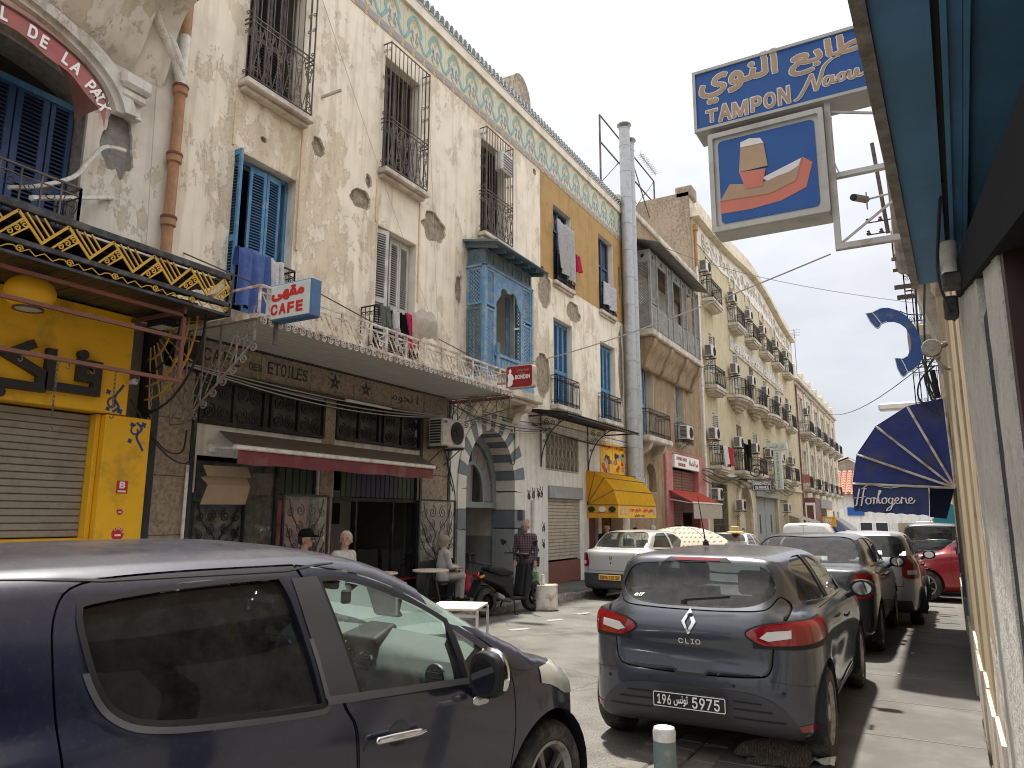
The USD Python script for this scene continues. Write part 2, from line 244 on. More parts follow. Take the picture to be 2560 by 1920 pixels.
# ------------------------------------------------------------------ prims
_names={}
def numbered(parent,name):
 n=_names[(parent,name)]=_names.get((parent,name),-1)+1
 return f'{parent}/{name}'+(f'_{n:03d}' if n else '')
def custom(prim,label=None,cat=None,group=None,kind=None):
 for key,val in(('label',label),('category',cat),('group',group),('kind',kind)):
  if val:prim.SetCustomDataByKey(key,val)
def arr(m):
 return(np.array(m.v),np.array(m.f))if isinstance(m,MB)else meshkit.arrays(m)[:2]
FINE=set('louvres cage_scrolls railing_scrolls railing_bars grille_scroll gate_scrolls console_scrolls zigzag_scrolls fringe fin fins vent_fins bracket lattice window_bars chain vine outline tile_mortar fan_grille name_relief bumper_rib writing graffiti arabic_word'.split())
class Thing:
 def __init__(self,name,label,cat,loc=(0,0,0),rz=0.0,group=None,kind=None,local=False):
  self.name,self.cat,self.group,self.local=name,cat,group,local
  self.path=numbered('/World',name);self.loc=np.zeros(3)if local else np.array(loc,float)
  x=UsdGeom.Xform.Define(stage,self.path);x.AddTranslateOp().Set(Gf.Vec3d(*map(float,loc)));x.AddRotateZOp().Set(float(rz))
  custom(x.GetPrim(),label,cat,group,kind)
 def add(self,name,mesh,mt,parent=None,smooth=False,label=None,stuff=False):
  v,f=arr(mesh)
  if not len(f):return None
  path=numbered(parent or self.path,name)
  m=usdkit.mesh(stage,path,(v-self.loc,f),K[mt]if isinstance(mt,str)else mt,smooth)
  custom(m.GetPrim(),label,kind='stuff' if stuff or name in FINE else None)
  return path
 def dup(self,loc,rz=0.0,label=None,group=None):
  p=numbered('/World',self.name);x=UsdGeom.Xform.Define(stage,p);q=x.GetPrim()
  q.GetReferences().AddInternalReference(self.path);q.SetInstanceable(True)
  for op in x.GetOrderedXformOps():op.Set(Gf.Vec3d(*map(float,loc))if 'translate' in op.GetOpName()else float(rz))
  custom(q,label,self.cat,group or self.group)
  return p
def solo(name,label,cat,mesh,mt,smooth=False,group=None,kind=None):
 v,f=arr(mesh);p=numbered('/World',name)
 m=usdkit.mesh(stage,p,(v,f),K[mt]if isinstance(mt,str)else mt,smooth)
 custom(m.GetPrim(),label,cat,group,kind)
 return p
# ------------------------------------------------------------------ shapes
class MB:
 """Collects triangles for one mesh."""
 def __init__(self,*parts):
  self.v,self.f=np.zeros((0,3)),np.zeros((0,3),int)
  for p in parts:self.add(p)
 def add(self,m,mx=None):
  v,f=arr(m)
  if mx is not None:v=v@np.array(mx)[:3,:3].T+np.array(mx)[:3,3]
  self.f=np.vstack([self.f,f+len(self.v)]);self.v=np.vstack([self.v,v]);return self
 def box(self,x0,x1,y0,y1,z0,z1):
  x0,x1=sorted((x0,x1));y0,y1=sorted((y0,y1));z0,z1=sorted((z0,z1))
  v=[(x,y,z)for x in(x0,x1)for y in(y0,y1)for z in(z0,z1)]
  q=[(0,1,3,2),(4,6,7,5),(0,4,5,1),(2,3,7,6),(0,2,6,4),(1,5,7,3)]
  return self.add((v,[t for a,b,c,d in q for t in((a,b,c),(a,c,d))]))
 def cbox(self,x0,x1,y0,y1,z0,z1,ch=.01):
  """A box with chamfered edges."""
  c,h=np.array([(x0+x1),(y0+y1),(z0+z1)])/2,np.abs(np.array([x1-x0,y1-y0,z1-z0]))/2
  ch=min(ch,h.min()*.45);p=[]
  for s in np.ndindex(2,2,2):
   s=np.array(s)*2-1
   for a in range(3):
    e=h-ch;e[a]=h[a];p.append(c+s*e)
  return self.add(m3 .Manifold.hull_points(np.array(p)))
 def ex(self,poly,a0,a1,axis='x'):
  """Extrudes a shapely shape: axis x takes it as (y, z), axis y as (x, z), axis z as (x, y)."""
  for g in getattr(poly,'geoms',[poly]):
   if g.geom_type!='Polygon' or g.area<1e-7:continue
   m=trimesh.creation.extrude_polygon(g,abs(a1-a0),engine='earcut');v=np.array(m.vertices);lo=min(a0,a1)
   v={'x':lambda:np.c_[v[:,2]+lo,v[:,0],v[:,1]],'y':lambda:np.c_[v[:,0],max(a0,a1)-v[:,2],v[:,1]],'z':lambda:v+[0,0,lo]}[axis]()
   self.add((v,np.array(m.faces)))
  return self
 def tube(self,pts,r,n=5,closed=False,r1=None):
  p=np.array(pts,float)
  t=np.gradient(p,axis=0)if not closed else np.roll(p,-1,0)-np.roll(p,1,0)
  t/=np.maximum(np.linalg.norm(t,axis=1,keepdims=True),1e-12)
  a=np.cross(t[0],[0,0,1.0]);a=np.cross(t[0],[1.0,0,0])if np.linalg.norm(a)<.1 else a
  rings,rad=[],np.linspace(r,r if r1 is None else r1,len(p))
  for i in range(len(p)):
   a=a-t[i]*(a@t[i]);a/=np.linalg.norm(a);b=np.cross(t[i],a)
   ang=np.arange(n)/n*2*pi+pi/n
   rings.append(p[i]+rad[i]*(np.cos(ang)[:,None]*a+np.sin(ang)[:,None]*b))
  v=np.vstack(rings);m,f=len(p),[]
  for i in range(m if closed else m-1):
   for j in range(n):
    q0,q1,q2,q3=i*n+j,i*n+(j+1)%n,((i+1)%m)*n+(j+1)%n,((i+1)%m)*n+j
    f+=[(q0,q1,q2),(q0,q2,q3)]
  if not closed:
   f+=[(0,j+1,j)for j in range(1,n-1)]+[((m-1)*n,(m-1)*n+j,(m-1)*n+j+1)for j in range(1,n-1)]
  return self.add((v,f))
 def bar(self,p,q,r,n=4):return self.tube([p,q],r,n)
 def lathe(self,prof,c=(0,0,0),n=20,axis='z'):
  pr=np.array(prof,float);ang=np.arange(n)/n*2*pi;v,f=[],[]
  for r,z in pr:v+=[(r*cos(a),r*sin(a),z)for a in ang]
  for i in range(len(pr)-1):
   for j in range(n):
    a,b,c2,d=i*n+j,i*n+(j+1)%n,(i+1)*n+(j+1)%n,(i+1)*n+j
    f+=[(a,b,c2),(a,c2,d)]
  v=np.array(v)
  if axis=='x':v=v[:,[2,0,1]]
  if axis=='y':v=v[:,[1,2,0]]
  return self.add((v+np.array(c),f))
 def sheet(self,P,thick=0):
  """A grid of points (m, n, 3) as a cloth-like sheet; thick gives it a back side."""
  P=np.array(P,float);m,n=P.shape[:2];f=[]
  for i in range(m-1):
   for j in range(n-1):
    a,b,c,d=i*n+j,i*n+j+1,(i+1)*n+j+1,(i+1)*n+j
    f+=[(a,b,c),(a,c,d)]
  return self.add((P.reshape(-1,3),f))
 def moved(self,dx=0,dy=0,dz=0,rz=0):
  c,s=cos(rz),sin(rz);o=MB();o.f=self.f.copy();o.v=self.v@np.array([[c,s,0],[-s,c,0],[0,0,1]])+[dx,dy,dz];return o
def spiral(c,r,turns=1.6,start=0.0,way=1,n=14,r0=.18):
 """Points of a flat scroll in 2D."""
 t=np.linspace(0,1,n);a=start+way*t*turns*2*pi;q=r*(1-(1-r0)*t)
 return np.c_[c[0]+q*np.cos(a),c[1]+q*np.sin(a)]
def on(X,p2):return np.c_[np.full(len(p2),X),np.array(p2)]
def band(pts,w):return LineString([tuple(p)for p in pts]).buffer(w/2,cap_style=2,join_style=2)
def rough_blob(c,ry,rz,seed,n=44,amt=.36):
 a=np.linspace(0,2*pi,n,endpoint=False);q=np.c_[np.cos(a),np.sin(a),np.full(n,seed*3.7)]
 k_=1-amt+2*amt*meshkit.fbm(q*2.3+5,4,seed)
 return Polygon(np.c_[c[0]+ry*k_*np.cos(a),c[1]+rz*k_*np.sin(a)])
def rbox(x0,y0,x1,y1,r=.03):return sbox(min(x0,x1)+r,min(y0,y1)+r,max(x0,x1)-r,max(y0,y1)-r).buffer(r,quad_segs=4)
_fonts={}
def letters(text,h,font='Inter',bold=0,italic=0.0,squeeze=1.0,res=72):
 """Lettering as a shapely shape, from the origin along +x, capitals h tall. Arabic is given as presentation forms from left to right."""
 from PIL import Image,ImageDraw,ImageFont
 key=(text,font,bold,res)
 if key not in _fonts:
  ft=ImageFont.truetype(glob.glob(f'/opt/blender-*/*/datafiles/fonts/{font}*.woff2')[0],res)
  x0,y0,x1,y1=ft.getbbox(text,anchor='ls',stroke_width=bold)
  im=Image.new('L',(int(x1-x0+8),int(y1-y0+8)))
  ImageDraw.Draw(im).text((4-x0,4-y0),text,255,font=ft,anchor='ls',stroke_width=bold)
  o=np.pad(np.asarray(im)>127,((0,0),(1,1))).astype(np.int8)
  rows,st=np.nonzero(np.diff(o,axis=1)==1);en=np.nonzero(np.diff(o,axis=1)==-1)[1]
  g=unary_union(shapely.box(st,-rows-1,en,-rows)).buffer(.7).buffer(-.7).simplify(.55)
  _fonts[key]=affinity.translate(g,0,4-y0)
 s=h/(.73*res)
 return affinity.affine_transform(_fonts[key],[s*squeeze,s*italic,0,s,0,0])
def fit(g,x0,y0,x1,y1):
 """Scales a shape into a rectangle."""
 a,b,c,d=g.bounds;sx,sy=(x1-x0)/(c-a),(y1-y0)/(d-b)
 return affinity.affine_transform(g,[sx,0,0,sy,x0-a*sx,y0-b*sy])
def flip(g):return affinity.scale(g,-1,1,origin=(0,0))
# on the left fronts one reads towards +y; on a board that faces the camera (plane y = const) one reads towards +x
ARABIC='NotoSansArabic'
# ------------------------------------------------------------------ smooth bodies: a signed distance on a grid, and its surface
def nets(F,org,h):
 """The surface F = 0 (inside negative) of a sampled field, one vertex per cell (surface nets)."""
 s=F<0;nx,ny,nz=F.shape
 C=[(i,j,l)for i in(0,1)for j in(0,1)for l in(0,1)]
 at=lambda G,o:G[o[0]:nx-1+o[0],o[1]:ny-1+o[1],o[2]:nz-1+o[2]]
 cnt=sum(at(s,o).astype(int)for o in C);act=(cnt>0)&(cnt<8)
 idx=np.full(act.shape,-1);cells=np.argwhere(act);idx[act]=np.arange(len(cells))
 acc,num=np.zeros((len(cells),3)),np.zeros(len(cells))
 val={o:F[cells[:,0]+o[0],cells[:,1]+o[1],cells[:,2]+o[2]]for o in C}
 for a in C:
  for ax in range(3):
   if a[ax]:continue
   b=list(a);b[ax]=1;fa,fb=val[a],val[tuple(b)];m=(fa<0)!=(fb<0)
   t=np.where(m,fa/np.where(m,fa-fb,1),0);p=np.tile(np.array(a,float),(len(cells),1));p[:,ax]=t
   acc[m]+=p[m];num[m]+=1
 v=org+h*(cells+acc/num[:,None]);quads=[]
 for ax in range(3):
  lo=[slice(1,-1)]*3;hi=[slice(1,-1)]*3;lo[ax]=slice(0,-1);hi[ax]=slice(1,None)
  a,b=s[tuple(lo)],s[tuple(hi)];e=np.argwhere(a!=b);o=np.ones(3,int);o[ax]=0;e=e+o
  u,w=(ax+1)%3,(ax+2)%3;du,dw=np.eye(3,dtype=int)[u],np.eye(3,dtype=int)[w]
  g=lambda q:idx[q[:,0],q[:,1],q[:,2]]
  q=np.c_[g(e-du-dw),g(e-dw),g(e),g(e-du)]
  inside=s[e[:,0],e[:,1],e[:,2]];q[~inside]=q[~inside][:,::-1];quads.append(q)
 q=np.vstack(quads);return v,np.vstack([q[:,[0,1,2]],q[:,[0,2,3]]])
def sdf2(pts,U,V):
 """Signed distance to a closed 2D outline (inside negative)."""
 P=np.array(pts,float);Q=np.roll(P,-1,0);d=np.full(U.shape,1e9);ins=np.zeros(U.shape,bool)
 for(ax,ay),(bx,by)in zip(P,Q):
  ex,ey=bx-ax,by-ay;t=np.clip(((U-ax)*ex+(V-ay)*ey)/max(ex*ex+ey*ey,1e-12),0,1)
  d=np.minimum(d,np.hypot(U-ax-t*ex,V-ay-t*ey))
  if ay!=by:ins^=((ay>V)!=(by>V))&(U<(bx-ax)*(V-ay)/(by-ay)+ax)
 return np.where(ins,-d,d)
def smax(a,b,k_):h=np.clip(.5+.5*(a-b)/k_,0,1);return b+(a-b)*h+k_*h*(1-h)
def smin(a,b,k_):return-smax(-a,-b,k_)
def curve(pts,n=60,closed=True):
 """A smooth outline through the points; a point given twice stays a corner."""
 P=np.array(pts,float);out=[];m=len(P)
 for i in range(m if closed else m-1):
  p0,p1,p2,p3=(P[(i+o)%m]if closed else P[np.clip(i+o,0,m-1)]for o in(-1,0,1,2))
  if np.allclose(p1,p2):continue
  q=max(2,int(n/m));t=np.linspace(0,1,q,endpoint=False)[:,None]
  m1=0 if np.allclose(p0,p1)else(p2-p0)/2;m2=0 if np.allclose(p2,p3)else(p3-p1)/2
  if np.allclose(p0,p1):m1=(p2-p1)*.6
  if np.allclose(p2,p3):m2=(p2-p1)*.6
  out.append((2*t**3-3*t**2+1)*p1+(t**3-2*t**2+t)*m1+(-2*t**3+3*t**2)*p2+(t**3-t**2)*m2)
 if not closed:out.append(P[-1:])
 return np.vstack(out)
def capsules(bones,org,shape,h,blend=.02):
 """Field of tapered limbs: bones are (p, q, radius at p, radius at q)."""
 X,Y,Z=(org[i]+h*np.arange(shape[i])for i in range(3));F=np.full(shape,1e3)
 for p,q,ra,rb in bones:
  p,q=np.array(p,float),np.array(q,float);R=max(ra,rb)+.09
  lo=np.maximum(((np.minimum(p,q)-R-org)/h).astype(int),0);hi=np.minimum(((np.maximum(p,q)+R-org)/h).astype(int)+2,shape)
  if(hi<=lo).any():continue
  sl=tuple(slice(a,b)for a,b in zip(lo,hi));G=np.stack(np.meshgrid(X[sl[0]],Y[sl[1]],Z[sl[2]],indexing='ij'),-1)
  d=q-p;t=np.clip(((G-p)@d)/max(d@d,1e-12),0,1)
  D=np.linalg.norm(G-p-t[...,None]*d,axis=-1)-(ra+(rb-ra)*t)
  F[sl]=smin(F[sl],D,min(blend,.8*min(ra,rb)+.004))
 return F
def blob(bones,h=.01,blend=.02,cut=None):
 """One continuous surface around the limbs. cut(X, Y, Z) is a field to keep the inside of."""
 lo=np.min([np.minimum(b[0],b[1])-max(b[2],b[3])for b in bones],0)-3*h;hi=np.max([np.maximum(b[0],b[1])+max(b[2],b[3])for b in bones],0)+3*h
 shape=tuple(((hi-lo)/h).astype(int)+2);F=capsules(bones,lo,shape,h,blend)
 if cut is not None:
  X,Y,Z=np.meshgrid(*(lo[i]+h*np.arange(shape[i])for i in range(3)),indexing='ij');F=np.maximum(F,cut(X,Y,Z))
 return nets(np.clip(F,-1,1),lo,h)
# ------------------------------------------------------------------ ironwork, shutters, windows
def leaf(w,h,t=.04,pitch=.045,rail=.09,mid=.42,tilt=.018):
 """A louvred shutter leaf in its own frame: u along x from the hinge, thickness along y, height along z. Returns (frame, louvres)."""
 fr,lv=MB(),MB();st=.07 if w>.3 else .05
 for a,b in((0,st),(w-st,w)):fr.box(a,b,-t/2,t/2,0,h)
 zs=[0,h*mid,h]
 for z0,z1 in((0,rail),(h*mid-rail/2,h*mid+rail/2),(h-rail,h)):fr.box(st,w-st,-t/2,t/2,z0,z1)
 for z0,z1 in((rail,h*mid-rail/2),(h*mid+rail/2,h-rail)):
  n=max(1,int((z1-z0)/pitch))
  for i in range(n):
   z=z0+(i+.5)*(z1-z0)/n;a=pitch*.42
   v=[(st,-tilt,z-a),(w-st,-tilt,z-a),(w-st,tilt,z+a*.5),(st,tilt,z+a*.5),(st,-tilt,z-a+.008),(w-st,-tilt,z-a+.008),(w-st,tilt,z+a*.5+.008),(st,tilt,z+a*.5+.008)]
   lv.add((v,[(0,2,1),(0,3,2),(4,5,6),(4,6,7),(0,1,5),(0,5,4),(3,6,2),(3,7,6)]))
 return fr,lv
def put_leaf(t,parent,hinge,z0,w,h,ang,mt,name='shutter',**kw):
 """Hangs a leaf by its hinge (x, y); ang is the way it points, in radians from +x."""
 fr,lv=leaf(w,h,**kw);p=t.add(name,fr.moved(*hinge,z0,ang),mt,parent)
 t.add('louvres',lv.moved(*hinge,z0,ang),mt,p if parent is None else parent);return p
def railing(path,z0,z1,gap=.12,r=.008,scroll=True,rail=.016):
 """Bars and rails along a path of (x, y) corners, with scrolls between the bars. Returns (rails, bars, scrolls)."""
 A,B,S=MB(),MB(),MB()
 for(xa,ya),(xb,yb)in zip(path[:-1],path[1:]):
  L=math.hypot(xb-xa,yb-ya);n=max(1,round(L/gap));d=np.array([(xb-xa)/L,(yb-ya)/L])
  for z in(z0+.05,z1-.1):A.bar((xa,ya,z),(xb,yb,z),rail*.6)
  A.bar((xa,ya,z1),(xb,yb,z1),rail)
  for i in range(n+1):
   q=np.array([xa,ya])+d*L*i/n;B.bar((*q,z0),(*q,z1),r if 0<i<n else r*1.5)
  if scroll:
   for i in range(n):
    c0=L*(i+.5)/n;rr=L/n*.40
    for zc,w in((z1-.1-rr*1.1,1),(z0+.05+rr*1.2,-1)):
     s=spiral((c0,zc),rr,1.4,pi/2*w,w,11);S.tube([(xa+d[0]*a,ya+d[1]*a,b)for a,b in s],r*.7,3)
 return A,B,S
def add_railing(t,path,z0,z1,mt,parent=None,**kw):
 A,B,S=railing(path,z0,z1,**kw);p=t.add('railing',A,mt,parent)
 q=p if parent is None else parent
 t.add('railing_bars',B,mt,q);t.add('railing_scrolls',S,mt,q)
# ================================================================== THE SETTING
def strip(x0,x1,y0,y1,dz,seed=0,step=1.0,wob=0.0):
 """A sheet of ground between x0 and x1 that follows the street's slope."""
 ys=[y for y in(-30,0,3,6,9,12,16,20,30,45,60,80,110,160,400)if y0<y<y1];ys=[y0,*ys,y1]
 return MB().sheet([[(x,y,ground_z(y)+dz)for x in(x0,x1)]for y in ys][::-1])
asphalt=usdkit.material(stage,'/World/Looks/asphalt',{'g':('geometry',{}),'v':('voronoi_texture',{'scale':75}),'n':('noise_texture',{'scale':1.3,'detail':8,'roughness':.65}),'n2':('noise_texture',{'scale':60,'detail':5,'roughness':.7}),'r':('rgb_ramp',{'ramp':[(.28,(.095,.09,.081)),(.48,(.155,.147,.132)),(.7,(.195,.186,.168))]}),'r2':('rgb_ramp',{'ramp':[(.3,(.5,.5,.5)),(.5,(.95,.95,.95)),(.68,(1.5,1.48,1.45))]}),'m':('mix_color',{'blend_type':'multiply','fac':1.0,'use_clamp':False}),'c':('voronoi_texture',{'scale':.55,'feature':'distance_to_edge'}),'cn':('noise_texture',{'scale':3,'detail':6}),'ca':('mix_color',{'fac':.12}),'cr':('rgb_ramp',{'ramp':[(.003,(.7,.7,.7)),(.010,(1,1,1))]}),'m2':('mix_color',{'blend_type':'multiply','fac':.8}),'b':('bump',{'distance':.006,'strength':.8}),'p':('principled_bsdf',{'roughness':.92,'specular_ior_level':.2})},[('g.position','v.vector'),('g.position','n.vector'),('g.position','n2.vector'),('n.fac','r.fac'),('n2.fac','r2.fac'),('r.color','m.a'),('r2.color','m.b'),('g.position','cn.vector'),('g.position','ca.a'),('cn.color','ca.b'),('ca.result','c.vector'),('c.distance','cr.fac'),('m.result','m2.a'),('cr.color','m2.b'),('m2.result','p.base_color'),('v.distance','b.height'),('b.normal','p.normal')],surface='p.BSDF')
K['asphalt']=asphalt
k('pavement',(.125,.118,.107),.9,var=.25,scale=2,bump=.004,bscale=120,dirt=((.11,.10,.09),.5),dscale=3)
k('kerb_stone',(.34,.31,.27),.85,var=.2,bump=.006,bscale=30,dirt=((.18,.16,.14),.5),dscale=7)
k('old_paver',(.15,.135,.115),.9,var=.3,bump=.008,bscale=25)
k('earth',(.20,.175,.14),.95,var=.2)
k('road_paint',(.42,.41,.38),.8,var=.25,scale=14,dirt=((.24,.225,.20),.75),dscale=14)
solo('ground',None,None,MB().sheet([[(x,y,ground_z(y)-.6)for x in(-900,900)]for y in(-900,12,160,400,1500)][::-1]),'earth',kind='structure')
solo('road',None,None,strip(-6.85,-1.6,-20,110,0),'asphalt',kind='structure')
solo('road',None,None,MB().sheet([[(x,y,ground_z(y)+.002)for x in(-60,60)]for y in(107,140,160)][::-1]),'asphalt',kind='structure')
solo('pavement',None,None,strip(-1.58,.75,-20,17.5,.006),'pavement',kind='structure')
solo('side_street',None,None,strip(-1.6,14,17.5,24.5,.002),'asphalt',kind='structure')
solo('pavement',None,None,strip(-1.58,1.6,24.5,107,.006),'pavement',kind='structure')
left_walk=MB().add(strip(-8.6,-6.98,-20,107,.13)).add(strip(-16,-8.6,5.8,17,.14))
solo('pavement',None,None,left_walk,'pavement',kind='structure')
kerb=Thing('kerb',None,None,(-6.9,0,0),kind='structure')
y=-3.0
while y<60:
 L=.9+rnd.random()*.25;z=ground_z(y);j=rnd.uniform(-.012,.012);q=MB()
 q.cbox(-6.99+j,-6.83+j,y+.006,y+L-.006,z-.1,z+.125+rnd.uniform(-.012,.012),.018)
 kerb.add('kerb_stone',q,'kerb_stone');y+=L
pav=Thing('paver_strip',None,None,(-1.75,0,0),kind='structure')
y=-1.0
while y<17:
 x=-2.02
 while x<-1.6:
  w=.2;L=.2;q=MB();q.cbox(x+.005,x+w-.008,y+.005,y+L-.008,-.05,.012+rnd.uniform(-.012,.012),.012);x+=.2
  pav.add('paver',q,'old_paver')
 y+=.2
slab_lines=MB()
for y in np.arange(-2,17,1.25):slab_lines.box(-1.55,.3,y,y+.012,.0,.009)
solo('pavement_joint',None,None,slab_lines,'earth',kind='structure')
for a,b,w in((1875,705,90),(1700,745,100),(1480,803,120)):
 p0,p1=onz('U',a-w/2,b+4,0),onz('U',a+w/2,b-6,0);d=(p1-p0)/np.linalg.norm(p1-p0);nrm=np.array([-d[1],d[0],0])*.07
 solo('road_marking',None,None,MB().sheet([[p0-nrm+[0,0,.005],p1-nrm+[0,0,.005]],[p0+nrm+[0,0,.005],p1+nrm+[0,0,.005]]]),'road_paint',kind='structure')
# ================================================================== LEFT SIDE: the long house over the cafe
def holes(poly,hs):return poly.difference(unary_union(hs))
UP=[(6.7,7.96),(9.94,11.2),(13.5,14.75)]
W_TOP=[sbox(a+.05,8.22,b-.05,10.6)for a,b in UP]
W_OCH=[sbox(17.4,8.2,18.63,10.45),sbox(20.7,8.2,21.97,10.75)]
W_MID=[sbox(6.69,4.62,7.93,7.08),sbox(9.95,4.62,11.17,7.08),sbox(13.3,4.9,14.9,7.0),sbox(17.38,4.64,18.62,7.12),sbox(20.69,4.64,21.95,7.16)]
ALLW=W_TOP+W_OCH+W_MID
patches=[rough_blob((8.36,7.87),.15,.17,1),rough_blob((9.66,7.8),.10,.13,2),rough_blob((9.46,7.38),.27,.19,3),rough_blob((11.74,7.63),.40,.33,4,60,.34),rough_blob((16.3,10.9),.10,.10,5),rough_blob((12.72,6.55),.16,.34,6),rough_blob((16.86,7.75),.36,.55,7,34),rough_blob((18.75,7.55),.45,.28,8,34),rough_blob((16.75,5.35),.42,.62,9,34),rough_blob((22.5,6.6),.25,1.3,10,34),rough_blob((7.2,7.45),.06,.05,11),rough_blob((22.55,9.6),.16,.6,12,30)]
house=Thing('long_cafe_house','three-storey cream house of peeling plaster with tiled frieze above the cafe','building',(WALL,14.3,0))
upper=sbox(5.72,4.12,22.95,12.12)
ochre=sbox(16.62,8.16,22.95,11.1)
house.add('masonry',MB().ex(holes(upper,ALLW),-8.95,-8.552),'bare_mortar')
house.add('plaster_wall',MB().ex(holes(upper.difference(ochre),ALLW+patches+[rough_blob((16.62,8.1),.2,.1,3)]),-8.55,-8.5),'cream_plaster')
house.add('ochre_wall',MB().ex(holes(ochre,ALLW+patches),-8.55,-8.498),'ochre_paint')
for w in ALLW:house.add('reveal',MB().ex(w.difference(w.buffer(-.014,join_style=2)),-8.93,-8.503),'cream_plaster_smooth')
body=MB().box(-17,-8.96,5.72,5.8,0,12.1).box(-17,-8.96,22.87,22.95,-.5,12.1).box(-17,-16.9,5.8,22.87,-.5,12.1).box(-17,-8.5,5.72,22.95,12.12,12.36).box(-16.9,-8.96,5.8,22.87,4.2,4.4).box(-16.9,-8.96,5.8,22.87,7.6,7.8)
body.box(-11.6,-11.5,5.8,22.87,4.4,12.1)
for y in(9,12.45,16.2,19.6):body.box(-11.5,-8.96,y-.05,y+.05,4.4,12.1)
house.add('inner_walls',body,'room_wall')
# the eaves: a white band, then rows of glazed barrel tiles
house.add('eaves_band',MB().ex(sbox(5.72,12.12,22.95,12.36),-8.5,-8.43),'cream_plaster_smooth')
house.add('parapet',MB().box(-8.9,-8.48,5.72,22.95,12.36,12.62),'white_plaster')
tg,tw=MB(),MB()
for row in range(3):
 y=5.75+.09*(row%2)
 while y<22.9:
  x0,z0=-8.40-.06*row,12.40+.125*row
  a=np.linspace(0,pi,6);pr=Polygon(np.c_[y+.062*np.cos(a),z0+.095*np.sin(a)])
  tg.ex(pr,x0-.28,x0);tw.ex(sbox(y+.064,z0-.03,y+.123,z0+.07),x0-.25,x0-.01);y+=.187
house.add('glazed_tiles',tg,'glaze_green',stuff=True);house.add('tile_mortar',tw,'glaze_white',stuff=True)
house.add('tile_bed',MB().ex(sbox(5.72,12.36,22.95,12.398),-8.9,-8.41),'glaze_white')
# the frieze: one panel per motif, each with its ribbon, vine and border stones
y0=10.14-.74*5
for i in range(23):
 yc=y0+i*.74;a,b=max(yc-.37,5.73),min(yc+.37,22.94)
 if b-a<.2:continue
 clip=sbox(a+.003,11.0,b-.003,12.2)
 step=unary_union([sbox(a,11.28,b,11.98),sbox(yc-.24,11.98,yc+.24,12.06),sbox(yc-.12,12.06,yc+.12,12.115)]).intersection(clip)
 fz=house.add('frieze_panel',MB().ex(step,-8.5,-8.487),'frieze_yellow')
 t=np.linspace(-.15*pi,1.15*pi,22);rib=np.c_[yc+.20*np.cos(t)*(1+.12*np.cos(4*t)),11.70+.26*np.sin(t)]
 rib=np.vstack([[(yc+.34,11.33),(yc+.27,11.42),(yc+.22,11.5)],rib,[(yc-.22,11.5),(yc-.27,11.42),(yc-.34,11.33)]])
 house.add('ribbon',MB().ex(band(rib,.072).intersection(clip),-8.487,-8.480),'frieze_teal',fz)
 halo=unary_union([band(np.c_[yc+(rib[:,0]-yc)*.8,11.58+(rib[:,1]-11.58)*.84],.016),band(np.c_[yc+(rib[:,0]-yc)*1.16,11.58+(rib[:,1]-11.58)*1.14],.014)])
 house.add('outline',MB().ex(halo.intersection(clip),-8.487,-8.482),'frieze_ochre',fz)
 vine=[]
 for s in(-1,1):
  vine+=[band(spiral((yc+s*.09,11.46),.075,1.3,pi/2,s,12),.016),band(spiral((yc+s*.07,11.62),.055,1.2,-pi/2,s,10),.015),band([(yc+s*.02,11.3),(yc+s*.12,11.38),(yc+s*.05,11.55),(yc+s*.1,11.7)],.015)]
 house.add('vine',MB().ex(unary_union(vine).intersection(clip),-8.487,-8.481),'frieze_lilac',fz)
 house.add('blossom',MB().ex(unary_union([Point(yc+dx,11.78+dz).buffer(q,quad_segs=2)for dx,dz,q in((0,0,.04),(.05,.06,.025),(-.05,.06,.025),(0,.1,.025))]).intersection(clip),-8.487,-8.481),'frieze_ochre',fz)
 for s in(0,1):
  hx=a+(b-a)*s/2;hw=(b-a)/2
  hexa=Polygon([(hx+.02,11.19),(hx+.06,11.125),(hx+hw-.06,11.125),(hx+hw-.02,11.19),(hx+hw-.06,11.255),(hx+.06,11.255)])
  house.add('border_stone',MB().ex(hexa,-8.5,-8.484),'frieze_lilac')
 house.add('border_bed',MB().ex(sbox(a,11.1,b,11.28),-8.5,-8.490),'frieze_ochre')
